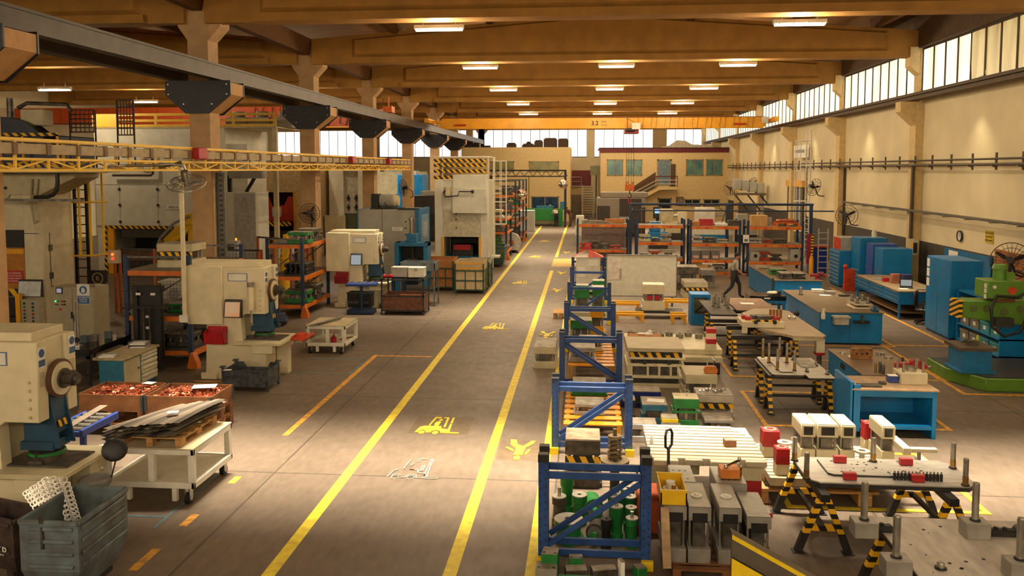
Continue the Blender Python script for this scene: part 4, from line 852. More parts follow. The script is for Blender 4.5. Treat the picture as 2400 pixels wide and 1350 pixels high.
P(t, 'door_curtain', B().box(L+1.6, .02, -.05, .05, 2.55, 3.1), black); P(t, 'guard_door', B().box(L+1.6, 0, .0, .06, 1.25, 2.55), mt('guard_orange', 'B9791C', .5, var=.12)); P(t, 'door_bar', B().box(L+1.6, 0, -.04, 0, 2.35, 2.5), yelp); P(t, 'hazard_edge', B().box(L+1.6, 0, -.03, .02, 1.0, 1.24), stripes('hazard_door', (2.6, 0, 2.0)))
P(t, 'lower_tool', B().box(L+1.7, -.1, .4, 1.7, .3, .9), black); P(t, 'bed', B().box(L+1.6, 0, .1, 1.7, 0, .3), dark)
s = P(t, 'sign', B().box(-.72, -.06, -.03, -.01, 1.42, 1.82), signr, label='red safety notice with white lines of text')
for k, q in enumerate(('PRES ÇALIŞIRKEN', 'KORUYUCU KAPIYI', 'MUTLAKA KAPALI', 'TUTUNUZ')): txt(s, q, .07, signw, (-.39, -.035, 1.74-.085*k), FACE_CAM)
q = P(t, 'round_port', B().lathe([(.02, 0), (.42, 0), (.42, -.06), (.02, -.06)], (-.75, .04, 4.42), 24, ax='y'), creamD)
for k in range(5): P(q, 'port_bolt', B().cyl((-.75+.25*math.cos(k*1.257), -.02, 4.42+.25*math.sin(k*1.257)), (-.75+.25*math.cos(k*1.257), -.06, 4.42+.25*math.sin(k*1.257)), .05, n=8), dark)
P(t, 'seam', B().box(0, Rr, -.008, .0, 2.98, 3.0), dark); P(t, 'door_hinge', B().box(Rr+.0, Rr+.05, .45, .58, 2.4, 2.6), steelD); P(t, 'door_hinge', B().box(Rr, Rr+.05, .45, .58, 1.5, 1.7), steelD); P(t, 'door_seam', B().box(Rr, Rr+.006, .5, .53, 0, 2.98), dark)
P(t, 'cable_loop', B().tube([(Rr-.1, -.06, 4.7), (Rr-.15, -.1, 4.0), (Rr-.05, -.1, 3.3), (Rr+.08, -.1, 3.4), (Rr+.02, -.08, 4.2), (Rr+.1, -.06, 4.7)], .035), mt('old_cable', 'B5A98A', .7))
P(t, 'tray_bar', B().box(-.6, Rr+2.2, -1.2, -1.05, 4.05, 4.12), steelD); P(t, 'bent_pipe', B().tube([(Rr+.6, -1.0, 4.16), (Rr+1.0, -1.0, 4.17), (Rr+1.2, -1.0, 4.24), (Rr+1.32, -1.0, 4.38), (Rr+1.36, -1.0, 4.6), (Rr+1.36, -1.0, 4.9)], .06, 8), dark)
# flywheels and drive on the top
P(t, 'flywheel', B().prism([(-.3+1.75*math.cos(PI*i/20), 5.06+1.55*math.sin(PI*i/20)) for i in range(21)], 'y', -.5, .1).prism([(-2.9+1.3*math.cos(PI*i/16), 5.06+1.3*math.sin(PI*i/16)) for i in range(17)], 'y', -.4, .1), mt('navy_iron', '23293A', .35, .4, var=.2))
P(t, 'drive_guard', B().box(L, .5, 1.1, 3.2, 5.05, 6.1), mt('navy_iron', '23293A'), .03); P(t, 'hazard_rail', B().box(L, 1.75, -.75, -.7, 6.0, 6.1), hazg); P(t, 'valve_block', B().box(.2, .95, -.2, .3, 6.35, 6.85), creamD, .02); P(t, 'pipe', B().tube([(0, 0, 6.9), (.3, 0, 7.05), (1.6, 0, 7.0), (1.75, 0, 6.8)], .06), steelD); P(t, 'vent_stack', B().cyl((-.25, 0, 6.2), (-.25, 0, 7.2), .1, n=12), steelD)
for x0_, x1_, z0_, z1_ in ((1.0, 1.9, 6.2, 6.9), (2.6, 3.2, 6.1, 7.2)):
    b = B().box(x0_, x0_+.04, 1.0, 1.04, 5.05, z1_).box(x1_-.04, x1_, 1.0, 1.04, 5.05, z1_)
    for k in range(6): b.box(x0_+.04, x1_-.04, 1.005, 1.035, z0_+(z1_-z0_)*k/5-.02, z0_+(z1_-z0_)*k/5+.02); b.box(x0_+(x1_-x0_)*(k+.5)/6-.012, x0_+(x1_-x0_)*(k+.5)/6+.012, 1.01, 1.03, z0_, z1_)
    P(t, 'mesh_guard', b, mt('rust_mesh', '4A2A20', .6))
for x in (-1.4, .6, 1.7): P(t, 'rail_post', B().box(x, x+.05, -.75, -.7, 5.05, 6.05), yelp)

monitor(W(70, 700, y=24.4).x, 24.5, 1.0, 'tilted machine monitor on the huge cream press beside the red notice', .8, .5, mt('pale_screen', 'C9CCCC', .3))
bx = T('button_box', 'beige push button box below the monitor of the huge cream press', 'control box', (W(75, 770, y=24.2).x, 24.15, 0)); P(bx, 'box_body', B().box(-.3, .3, 0, .2, .2, .98), cabM, .01); P(bx, 'post', B().box(-.48, -.33, .0, .12, 0, 1.15), yelp)
for i in range(2):
    for j in range(6): P(bx, 'push_button', B().cyl((-.18+.28*i, 0, .3+.11*j), (-.18+.28*i, -.03, .3+.11*j), .035, n=8), (green, black, blue, red)[(i+j) % 4])
# bus truss along the aisle
t = T('bus_truss', 'long yellow lattice truss carrying a beige cable duct past the columns', 'truss', (-10.85, 13, 5)); Ly = 38.0
for x in (0, -.34):
    for z, hh in ((.58, .06), (.2, .05), (-.02, .05)): P(t, 'chord', B().box(x-.03, x+.03, 0, Ly, z-hh/2, z+hh/2), yelT)
for k in range(19):
    y = k*2.0
    for x in (0, -.34): P(t, 'lattice_bar', B().bar((x, y, 0), (x, y+1, .2), .03, .03).bar((x, y+1, .2), (x, y+2, 0), .03, .03).box(x-.02, x+.02, y, y+.06, 0, .58).box(x-.02, x+.02, y+1, y+1.05, .0, .2), yelT)
    P(t, 'cross_bar', B().box(-.34, 0, y+.02, y+.06, .55, .6).box(-.34, 0, y+.02, y+.06, 0, .04), yelT)
for k in range(38):
    P(t, 'duct_section', B().box(-.1, .05, k+.03, k+.9, .3, .5), mt('duct_beige', 'A8936C', .55, var=.1)); P(t, 'duct_joint', B().box(-.11, .075, k+.9, k+1.03, .28, .52), mt('duct_joint', '7A5C40', .6))
for k, y in enumerate((9.1, 24.3, 31.5)): P(t, 'tap_off_box', B().box(.06, .26, y, y+.55, .28, .6), red, .02, label='red tap-off box')
for y in (12.3, 22.3, 32.3): P(t, 'hanger', B().box(-.7, -.02, y, y+.06, .5, .56), yelT)
# conduit pole and round hanging fan
t = T('conduit_pole', 'cream conduit pole dropping from the truss to the press with red bin', 'pole', (-9.42, 18.72, 1.45)); P(t, 'pole', B().box(-.045, .045, -.03, .03, 0, 3.6), cream); P(t, 'switch_box', B().box(-.11, .09, -.07, -.03, -.05, .12), white); P(t, 'flex_hose', B().tube([(0, 0, 3.6), (-.1, .2, 3.72), (-.6, .9, 3.68), (-1.3, 1.5, 3.6)], .035), steelD); P(t, 'tail_cable', B().tube([(0, -.05, -.05), (-.06, -.05, -.3), (.02, -.04, -.55)], .02), black)
def cage_fan(label, c, r, rot, m=dark, cat='fan', pole=None, spokes=20, bl=.5):
    t = T('industrial_fan', label, cat, c); M = rot
    def rt(nm, b, mm): return P(t, nm, b, mm, rot=M)
    g_ = B().tube([(r*math.cos(a), r*math.sin(a), 0) for a in [2*PI*i/28 for i in range(28)]], .014, 5, closed=True)
    for z in (-.1, .1):
        for rr in (r*.35, r*.72): g_.tube([(rr*math.cos(a), rr*math.sin(a), z*(1-rr/r*.6)) for a in [2*PI*i/24 for i in range(24)]], .006, 4, closed=True)
        for k in range(spokes):
            a = 2*PI*k/spokes; g_.bar((r*.12*math.cos(a), r*.12*math.sin(a), z), (r*math.cos(a), r*math.sin(a), 0), .008)
    rt('cage', g_, m); rt('hub', B().cyl((0, 0, -.06), (0, 0, .06), r*.13, n=14), m); rt('motor', B().cyl((0, 0, .06), (0, 0, .3), r*.2, n=14), m)
    for k in range(3):
        a = 2*PI*k/3+bl; c_, s_ = math.cos(a), math.sin(a); vs = []
        for q, w_ in ((.12, .05), (.45, .11), (.85, .07)):
            for s in (-1, 1): vs.append((r*(q*c_-s*w_*s_), r*(q*s_+s*w_*c_), s*.025))
        rt('blade', B().add(vs+[(x, y, z+.008) for x, y, z in vs], [(0, 1, 3, 2), (2, 3, 5, 4), (6, 8, 9, 7), (8, 10, 11, 9), (0, 2, 8, 6), (2, 4, 10, 8), (1, 7, 9, 3), (3, 9, 11, 5), (4, 5, 11, 10), (0, 6, 7, 1)]), m)
    if pole: P(t, 'arm', B().tube(pole, .03), m)
    return t
c = W(437, 430, y=17.5); cage_fan('chrome caged fan hanging below the yellow truss by the broad column', c, .4, (R(27), R(5), 0), mt('fan_chrome', 'A8A49A', .25, .8), pole=[(0, 0, .28), (-.05, .02, .38), (-.3, .05, .42), (-.7, .1, .4), (-1.95, .3, .38)], spokes=12)
c = W(726, 500, y=34.6); cage_fan('black caged fan on a stalk in front of the second column', c, .42, (R(82), 0, R(20)), black, pole=[(0, .25, 0), (0, .25, -.5), (0, .3, -1.2), (0, .38, -2.9)], bl=1.0)
c = W(945, 440, y=47); cage_fan('dark fan seen edge-on beside the fourth column', c, .5, (R(85), 0, R(75)), black, pole=[(.1, .1, 0), (.5, .2, -.2), (.5, .3, -.5), (.3, .6, -.6)])
# yellow caged ladder left
c = g(185, 690); t = T('yellow_ladder', 'yellow caged ladder with dark stiles beside the huge cream press', 'ladder', (W(172, 600, y=27.2).x, 27.2, 0))
for x in (.05, .48): P(t, 'stile', B().box(x, x+.09, 0, .08, .1, 5.0), black)
for k in range(15): P(t, 'rung', B().cyl((.1, .03, .4+.3*k), (.5, .03, .4+.3*k), .02, n=6), steelD)
for z in (2.1, 3.9, 4.9): P(t, 'cage_hoop', B().tube([(0, .05, z), (.1, -.55, z), (.6, -.75, z), (1.15, -.6, z), (1.3, .0, z)], .035), yelT)
for x, y in ((.35, -.68), (.75, -.74), (1.05, -.62), (1.25, -.2)): P(t, 'cage_strap', B().box(x-.03, x+.03, y-.03, y+.03, 2.1, 5.0), yelT)
# fence of the robot cell
def fence(label, p0, p1, n, h, mesh=True, z0=0):
    t = T('safety_fence', label, 'fence', p0); d = p1-p0; rz = math.atan2(d.y, d.x); t.rotation_euler = (0, 0, rz); L = d.length
    for k in range(n+1): P(t, 'post', B().box(L*k/n-.04, L*k/n+.04, -.04, .04, 0, h), mt('fence_orange', 'A8561E', .5))
    P(t, 'top_rail', B().box(0, L, -.03, .03, h-.06, h), dark)
    if mesh:
        b = B()
        for k in range(int(L/.12)): b.box(.12*k, .12*k+.008, -.004, .004, .15, h-.06)
        for k in range(int((h-.2)/.12)): b.box(0, L, -.004, .004, .15+.12*k, .158+.12*k)
        P(t, 'mesh_panel', b, dark); P(t, 'lower_rail', B().box(0, L, -.03, .03, .12, .17), dark)
    return t
y = 27.6; a = W(255, 590, y=y); fence('orange posted mesh fence of the robot cell behind the loaded rack', Vector((-16.2, y, 0)), Vector((-11.1, y, 0)), 4, 2.25)
fence('orange posted railing of the robot cell beyond the second rack', Vector((-13.2, 32.5, 0)), Vector((-10.6, 31.0, 0)), 3, 2.3, False)
t = T('signal_box', 'grey signal box with two lit lamps on the mesh fence', 'control box', (W(265, 632, y=27.3).x, 27.3, 0)); P(t, 'box_body', B().box(-.2, .2, 0, .2, 1.75, 2.2), creamD, .01); P(t, 'post', B().box(-.04, .04, .1, .18, 0, 1.75), mt('fence_orange', 'A8561E'))
for z, c in ((2.07, 'FF5A20'), (1.92, 'FF2818')): P(t, 'lamp', B().cyl((0, 0, z), (0, -.04, z), .035, n=10), em('lamp_'+c, c, 5))
t = T('emblem_panel', 'black panel with a ringed letter R emblem on the fence', 'panel', (W(228, 662, y=27.0).x, 27.0, 1.0)); P(t, 'panel_board', B().box(-.36, .36, 0, .04, 0, .55), black); gold = mt('emblem_gold', 'B89A5A', .5); P(t, 'emblem_ring', B().lathe([(.17, 0), (.2, 0), (.2, -.01), (.17, -.01)], (.02, 0, .27), 24, ax='y'), gold); txt(t, 'R', .22, gold, (.02, -.008, .26), FACE_CAM); P(t, 'leg', B().box(-.34, -.3, 0, .04, -1.0, 0), dark); P(t, 'leg', B().box(.3, .34, 0, .04, -1.0, 0), dark)
# robot
t = T('industrial_robot', 'yellow industrial robot arm reaching over the mesh fence', 'robot', (-15.3, 31, 0)); ry = mt('robot_yellow', 'E8B818', .4, var=.06)
P(t, 'pedestal', B().lathe([(.55, 0), (.5, .1), (.35, .25), (.32, .8), (.42, .85), (.42, 1.05), (.3, 1.1)], n=20), ry)
P(t, 'lower_arm', B().bar((0, .1, 1.0), (.15, .1, 3.0), .3, .42).cyl((0, -.12, 1.15), (0, .32, 1.15), .34, n=18).cyl((.15, -.15, 3.0), (.15, .35, 3.0), .32, n=18), ry, .03)
P(t, 'forearm', B().bar((.2, -.1, 3.1), (-.95, -.1, 2.05), .3, .42).bar((-.2, -.28, 2.75), (-1.0, -.28, 2.1), .1, .1).box(-.1, .4, -.35, .15, 2.85, 3.3), ry, .04)
P(t, 'wrist', B().cyl((-.95, -.25, 2.05), (-.95, .05, 2.05), .22, n=16).cyl((-1.0, -.1, 2.0), (-1.25, -.1, 1.75), .15, n=14), ry); P(t, 'hose_bundle', B().tube([(.2, -.4, 3.2), (-.4, -.45, 2.95), (-1.0, -.42, 2.35), (-1.2, -.3, 2.0)], .05), mt('hose_grey', '8C8C88', .5)); P(t, 'gripper', B().box(-1.6, -1.0, -.2, 0, 1.6, 1.72).box(-1.25, -.7, -.15, -.05, 1.72, 1.95, 1), [mt('gripper_magenta', 'B03050', .5), white])
t = T('robot_table', 'low bench of grey trays and green parts inside the robot cell', 'bench', (-15.6, 29.0, 0)); P(t, 'bench_top', B().box(0, 2.4, 0, .9, .85, .92), white); P(t, 'bench_body', B().box(.1, 2.3, .05, .85, 0, .85), white, .01); P(t, 'fan_port', B().lathe([(.02, 0), (.22, 0), (.22, -.03), (.02, -.03)], (.6, .03, .45), 20, ax='y'), grayp); P(t, 'end_panel', B().box(2.4, 2.45, 0, .9, 0, .95), green)
t = T('small_robot', 'small yellow robot with magenta gripper right of the broad column', 'robot', (-12.5, 33.6, 0)); P(t, 'pedestal', B().lathe([(.3, 0), (.25, .1), (.2, 1.2), (.25, 1.3)], n=16), ry); P(t, 'arm', B().bar((0, 0, 1.2), (.1, 0, 2.3), .22, .28).bar((.1, 0, 2.3), (.75, 0, 1.8), .2, .22), ry, .02); P(t, 'gripper', B().box(.7, 1.05, -.1, .1, 1.6, 1.85), mt('gripper_magenta', 'B03050'))
t = T('control_pendant', 'grey operator console with small dark screen past the broad column', 'console', (W(540, 600, y=31).x, 31, 0)); P(t, 'console_body', B().box(-.3, .3, 0, .3, 1.6, 2.25), grayp, .02); P(t, 'stand', B().box(-.2, .2, .05, .25, 0, 1.6), grayp); P(t, 'screen', B().box(-.16, .16, -.01, 0, 1.9, 2.12), black); P(t, 'beacon', B().cyl((.2, .1, 2.25), (.2, .1, 2.34), .035, n=10), em('beacon_amber', 'FF8020', 3))
# white press with doors
t = T('transfer_press', 'wide white press with bolted door panels and yellow railed top', 'press', (-23.4, 38, 0)); w = 6.5; zt = 7.0
P(t, 'crown', B().box(0, w, 0, 5, 2.3, zt), offw, .02); P(t, 'frame_column', B().box(0, .5, .05, 4.9, 0, 2.3), offw); P(t, 'frame_column', B().box(w-.1, w+1.0, .1, 1.2, 0, 6.2), offw, .02); P(t, 'bed', B().box(.5, w-.1, .3, 4.8, 0, .6), dark)
P(t, 'opening_dark_sheet', B().box(.5, w-.1, 2.5, 2.6, .6, 2.3), mt('dim_interior', '3A4038', .7, var=.3)); P(t, 'slide_tool', B().box(1.0, w-.8, .4, 2.2, 1.7, 2.1), mt('tool_olive', '5A5444', .5)); P(t, 'lower_tool', B().box(.9, w-.6, .4, 2.2, .6, 1.1), mt('tool_brown', '6A4A34', .5)); P(t, 'hazard_edge', B().box(.35, w, -.03, 0, 2.16, 2.3), hazg); P(t, 'hazard_edge', B().box(.35, .5, -.03, 0, 0, 2.16), hazg); P(t, 'yellow_post', B().box(.55, .85, -.05, .1, 0, 2.16), yelp)  # dark sheet in the opening stands in for its dim inside
P(t, 'panel_joint', B().box(0, w, -.012, 0, 4.27, 4.3), grayp)
for x in (1.2, 3.1, 5.4): P(t, 'panel_joint', B().box(x-.012, x+.012, -.01, 0, 2.3, 4.27), grayp)
bolts(t, [(x, 0, z) for x in (1.2, 3.1, 5.4) for z in (4.05, 3.3, 2.5)], .07)
s = P(t, 'sign', B().box(3.5, 4.25, -.02, 0, 3.1, 3.3), signw); txt(s, 'PRES-32', .14, ink, (3.87, -.022, 3.2), FACE_CAM)
for x in (2.6, 4.9): P(t, 'round_port', B().lathe([(.25, 0), (.36, 0), (.36, -.06), (.25, -.06)], (x, 0, 5.25), 24, ax='y'), creamD)
P(t, 'pipe', B().tube([(1.0, -.2, 4.72), (2.9, -.2, 4.72), (3.0, -.2, 4.8), (3.0, -.2, 5.6)], .06), mt('pipe_brown', '4A3C2C', .5))
for x0_, x1_ in ((.0, 1.3), (1.3, 3.2), (3.2, 5.1), (5.1, 7.0), (7.0, 9.0)):
    b = B()
    for z in (zt+.06, zt+.3, zt+.58):
        if x0_: b.box(x0_, x1_-.12, -.08, 0, z-.06, z+.06)
    if x0_: b.box(x1_-.12, x1_, -.085, .005, zt, zt+.64)
    if x0_ == 0: b.box(0, 1.3, -.08, 0, zt, zt+.62)
    P(t, 'guard_rail', b, yelT)
P(t, 'top_deck', B().box(0, 9.0, -.05, 4.5, zt-.06, zt), creamD); P(t, 'deck_post', B().box(8.7, 8.9, .2, .4, 0, zt-.06), creamD)
for k in range(4): O('top_machine', B().box(-.5, .5, 0, 1, 0, .5).cyl((0, .5, .5), (0, .5, .8), .3, n=14), grayp, 'grey drive unit standing on top deck of the wide white press', 'machine', (-16.9+1.15*(k-1), 39.2, zt+.01), group='drive units on the wide white press') if k else None
t = T('logo_cabinet', 'white machine cabinet with a ringed letter emblem right of the broad column', 'cabinet', (W(518, 500, y=35.5).x, 35.5, 0)); P(t, 'cabinet_body', B().box(0, 1.6, 0, 1.5, 0, 4.0), offw, .02); P(t, 'front_door', B().box(.62, 1.58, -.02, 0, .2, 3.95), mt('door_grey_white', 'B8B6AC', .5)); P(t, 'duct', B().prism([(.4, 4.6), (1.9, 4.6), (1.9, 4.95), (.3, 5.0)], 'y', 0, .6), grayp, .01); P(t, 'duct_leg', B().bar((.35, .2, 4.0), (.35, .2, 4.9), .15), black); P(t, 'duct_leg', B().bar((1.1, .2, 4.0), (1.5, .2, 4.65), .12), black)
P(t, 'emblem_ring', B().tube([(1.1+.15*math.cos(a), -.03, 3.45+.3*math.sin(a)) for a in [2*PI*i/20 for i in range(20)]], .03, closed=True), grayp); txt(t, 'a', .32, grayp, (1.1, -.03, 3.47), FACE_CAM)
t = T('cable_ladder', 'dark vertical cable ladder fixed beside the broad column', 'cable tray', (-11.5, 25.1, 2.2)); P(t, 'tray_back', B().box(0, .3, .0, .03, 0, 2.7), mt('tray_grey', '6A6354', .5)); P(t, 'side_flange', B().box(0, .03, -.08, .0, 0, 2.7).box(.27, .3, -.08, 0, 0, 2.7), mt('tray_grey', '6A6354'))
for k in range(18): P(t, 'slot', B().box(.1, .2, -.004, 0, .1+.155*k, .16+.155*k), black)
# press with the red curtain
t = T('red_tool_press', 'beige press with bright red curtained opening behind the robot railing', 'press', (-20.3, 46, 0)); w = 4.2
P(t, 'frame_column', B().box(0, 1.65, 0, 4, 0, 5.5), mt('press_beige', 'B39A70', .6), .02); P(t, 'frame_column', B().box(3.8, 5.0, 0, 4, 0, 5.5), mt('press_beige', 'B39A70')); P(t, 'crown', B().box(1.65, 3.8, .02, 4, 3.7, 5.5), mt('press_beige', 'B39A70')); P(t, 'opening_back', B().box(1.65, 3.8, 1.8, 1.9, .5, 3.7), mt('deep_red_back', '4A1410', .6))
P(t, 'red_curtain', B().prism([(1.75, 2.05), (3.7, 2.05), (3.7, 3.45), (3.35, 3.45), (3.1, 2.95), (2.4, 2.9), (2.2, 3.45), (1.75, 3.45)], 'y', .3, .36), mt('curtain_red', 'B8301A', .5)); P(t, 'tool_block', B().box(2.45, 2.95, .1, .4, 2.3, 2.85), grayp, .01); P(t, 'hazard_edge', B().box(2.0, 3.5, .2, .35, 1.75, 2.02), hazg); P(t, 'lower_tool', B().box(1.8, 3.7, .2, 1.6, .5, 1.5), dark)
for x in (1.55, 3.78): P(t, 'yellow_post', B().box(x, x+.15, -.1, .05, 0, 3.75), mt('post_ochre', 'B9822A', .5))
# white press with four knobs
t = T('white_press', 'white press with recessed panel and four black knobs between the columns', 'press', (-15.1, 48, 0))
P(t, 'frame_column', B().box(0, .85, 0, 3, 0, 5.05), offw, .02); P(t, 'frame_column', B().box(1.75, 2.35, 0, 3, 0, 5.05), offw, .02); P(t, 'recessed_panel', B().box(.85, 1.75, .25, 3, 2.4, 4.9), mt('recess_white', 'BDB9A8', .5)); P(t, 'top_panel', B().box(.85, 1.75, .02, 3, 4.9, 5.05), offw); P(t, 'inner_opening', B().box(.85, 1.75, .3, 2.9, .9, 2.4), mt('dull_green_glass', '5A6450', .3)); P(t, 'bed', B().box(.85, 1.75, .1, 3, 0, .9), offw); P(t, 'side_box', B().box(-.1, 1.0, -.6, -.05, 1.3, 2.3), creamD, .01)
for x in (1.12, 1.58):
    for z in (3.3, 2.75): P(t, 'knob', B().cyl((x, .25, z), (x, .17, z), .1, n=14).box(x-.03, x+.03, .16, .25, z-.2, z+.2), black)
P(t, 'side_box_leg', B().box(0, .9, -.55, -.1, 0, 1.3), creamD)
# back-left filler: blue machine, racks
for k, (x, y, z, w_, d_, h_, m, lab) in enumerate(((-13.2, 62, 0, 2.0, 2, 4.6, bluB, 'blue machine far down the left aisle beside the fourth column'), (-10.8, 57, 0, 2.2, 1.5, 3.2, dark, 'dark machine standing beyond the fourth column'), (-16, 70, 0, 4, 3, 4.8, creamD, 'pale machine far down the left aisle'), (-30, 60, 0, 5, 4, 6.3, creamD, 'pale press at the far end of the left aisle'))):
    t = T('far_machine', lab, 'machine', (x, y, z)); P(t, 'machine_body', B().box(-w_/2, w_/2, 0, d_, .2, h_), m, .03); P(t, 'plinth', B().box(-w_/2-.1, w_/2+.1, -.1, d_+.1, 0, .2), dark); P(t, 'opening', B().box(-w_*.3, w_*.3, -.03, 0, h_*.35, h_*.6), black); P(t, 'top_unit', B().box(-w_*.3, w_*.2, .3, d_*.7, h_, h_+.3), grayp)
# ---------------------------------------------------------------- overhead cranes
t = T('bridge_crane', 'yellow overhead travelling crane spanning the main hall', 'crane', (0, 60, 7.9)); 
P(t, 'girder', B().prism([(-10.6, .15), (-10.2, .0), (12.2, 0), (12.5, .1), (12.5, .75), (-10.3, .75), (-10.6, .5)], 'y', -.2, .2), yelp); P(t, 'girder_edge', B().box(-10.6, 12.5, -.25, .25, .75, .79), mt('edge_brown', '7A2A14', .6))
for x in (-11.25, 12.92): P(t, 'end_truck', B().box(x-.14, x+.14, -1.6, 1.6, .38, .7).cyl((x-.06, -1.2, .47), (x+.06, -1.2, .47), .1, n=12).cyl((x-.06, 1.2, .47), (x+.06, 1.2, .47), .1, n=12), yelp)
P(t, 'end_bracket', B().box(12.3, 12.8, -.3, .3, .4, .6).box(-11.15, -10.3, -.3, .3, .4, .6), yelp); P(t, 'drive_box', B().box(12.2, 12.6, -.5, -.25, .3, .75), white)
txt(t, '3.2', .42, ink, (.62, -.205, .36), FACE_CAM, bold=.01); txt(t, 'MAX', .19, ink, (1.25, -.205, .47), FACE_CAM); txt(t, 'TON', .19, ink, (1.25, -.205, .24), FACE_CAM)
for x in (-9.0, 10.7): P(t, 'signal_lamp', B().cyl((x-.4, -.28, .27), (x+.4, -.28, .27), .07, n=10), redO)
b = B()
for k in range(9): b.tube([(3.7+.95*k, -.26, .78), (3.6+.95*k, -.27, .1), (3.95+.95*k, -.27, -.02), (4.05+.95*k, -.26, .78)], .012, 4)
P(t, 'festoon_cable', b, dark)
P(t, 'trolley', B().box(2.7, 3.7, -.5, .5, -.38, -.08), mt('hoist_red', '8E2420', .5), .02); P(t, 'hoist_drum', B().cyl((2.8, -.55, -.12), (3.4, -.55, -.12), .14, n=14), dark); P(t, 'hoist_box', B().box(3.2, 3.8, -.75, -.5, -.1, .35), white, .01)
P(t, 'hoist_arm', B().bar((2.9, -.3, .75), (2.9, -.3, -.1), .03).bar((2.9, -.3, .72), (3.4, -.4, .4), .03), dark)
hk = T('crane_hook', 'orange hook block hanging on ropes from the yellow crane', 'hook', (3.1, 59.4, 3.75)); P(hk, 'hook_block', B().box(-.32, .32, -.12, .12, -.25, .2).cyl((-.2, 0, .25), (-.2, 0, .38), .1, n=8).cyl((.22, 0, .25), (.22, 0, .38), .1, n=8), mt('hook_orange', 'C8641E', .5), .02)
P(hk, 'hook', B().tube([(0, 0, -.25), (0, 0, -.45), (.12, 0, -.55), (.1, 0, -.72), (-.05, 0, -.78), (-.13, 0, -.66)], .035), black); P(hk, 'sling_ring', B().tube([(.0+.09*math.cos(a), 0, -.95+.2*math.sin(a)) for a in [2*PI*i/14 for i in range(14)]], .03, closed=True), redO); P(hk, 'chain', B().cyl((0, 0, -1.9), (0, 0, -1.15), .035, n=6), iron)
for k in range(4): P(hk, 'rope', B().cyl((-.25+.17*k, 0, .2), (-.25+.17*k, 0, 3.8), .012, n=5), black)
t = T('bridge_crane', 'orange overhead crane of the left aisle seen behind the columns', 'crane', (0, 51, 7.65)); orC = mt('crane_orange', 'BE4A10', .5, var=.06)
for y in (0, 1.8): P(t, 'girder', B().prism([(-36.6, .35), (-13.8, .0), (-13.0, .3), (-13.0, 1.25), (-36.6, 1.25)], 'y', y-.25, y+.25), orC)
for k in range(14): P(t, 'stiffener', B().box(-35+1.6*k, -34.97+1.6*k, -.27, -.25, .3, 1.2), mt('stiffener_orange', '9A3A10', .5))
P(t, 'end_truck', B().box(-13.0, -12.5, -1, 2.8, .6, 1.0), orC); P(t, 'lower_flange', B().box(-22, -13.8, -.3, .3, -.06, .02), yelp)
s = P(t, 'load_plate', B().box(-24.6, -23.0, -.32, -.28, .55, 1.3), signw); txt(s, 'SWL 12.5', .3, ink, (-23.8, -.33, .75), FACE_CAM)
b = B()
for k in range(6): b.tube([(-20.5+1.1*k, -.35, 1.2), (-20.7+1.1*k, -.36, .2), (-20.3+1.1*k, -.36, .05), (-20.0+1.1*k, -.35, 1.2)], .03, 4)
P(t, 'festoon_cable', b, black)
t = T('warning_beacon', 'orange crane beacon unit perched on the dark runway beam', 'beacon', (W(908, 262, y=47).x, 47, 8.22)); t.location.x = -11.25; P(t, 'housing', B().box(-.2, .3, -.4, .4, 0, .35), mt('beacon_orange', 'D86A1E', .5)); P(t, 'mast', B().box(.0, .06, -.05, .05, .35, .9), mt('beacon_orange', 'D86A1E'))
# ================================================================ low blue rack frames beside the walkway
def hole_post(b, x, y, h, w=.12, d=.1):
    b.box(x, x+w, y, y+d, 0, h)
    for k in range(int(h/.1)):
        z = .08+.1*k; b.box(x+.02, x+.035, y-.003, y, z, z+.025, 1); b.box(x+w-.035, x+w-.02, y-.003, y, z+.03, z+.055, 1)
names = ('nearest the camera', 'second of the walkway row', 'third of the walkway row', 'fourth of the walkway row', 'fifth of the walkway row', 'sixth of the walkway row', 'last one before the info totem')
for k, y in enumerate((10.2, 14.35, 18.5, 22.65, 26.8, 31.0, 34.6)):
    t = T('rack_frame', 'low dark blue rack frame with punched posts, %s' % names[k], 'rack frame', (-.57, y, 0), 0, 'low blue rack frames')
    H, w = 1.33, 1.41
    for x in (0, w-.12):
        for dy in ((0, .32) if k < 4 else (0,)):
            b = B(); hole_post(b, x, dy, H); P(t, 'post', b, [blue, black]); P(t, 'post_cap', B().box(x-.005, x+.125, dy-.005, dy+.105, H, H+.1 if k == 0 else H+.02), black)
    for dy in ((.03, .35) if k < 4 else (.03,)):
        P(t, 'top_bar', B().box(.12, w-.12, dy, dy+.05, H-.22, H-.13), blue, .006); P(t, 'bottom_bar', B().box(.12, w-.12, dy, dy+.05, .12, .2), blue)
        P(t, 'brace', B().bar((w-.13, dy+.02, H-.25), (.13, dy+.02, .25), .04, .07) if k in (0, 1, 4, 5, 6) else B().bar((.13, dy+.02, H-.3), (w-.13, dy+.02, .3), .04, .07), blue, .006)
    for x in (-.03, w-.12): P(t, 'foot', B().box(x, x+.15, -.06, 0, 0, .12), yelB)
y6 = mt('shelf_yellow', 'D98E14', .4, var=.1)
for (y0, y1, z, lab) in ((15.0, 18.2, .32, 'second and third'), (19.2, 22.3, .42, 'third and fourth')):
    t = T('low_shelf', 'low yellow steel shelf between the %s walkway frames' % lab, 'shelf', (-.4, y0, 0))
    for x in (.05, 1.0): P(t, 'beam', B().box(x, x+.07, 0, y1-y0, z-.12, z), y6)
    for k in range(9): P(t, 'slat', B().box(.02, 1.1, (y1-y0)*k/9, (y1-y0)*k/9+.22, z, z+.02), y6)
    for x in (.05, 1.0):
        for y in (.0, y1-y0-.08): P(t, 'leg', B().box(x, x+.07, y, y+.08, 0, z-.12), y6)
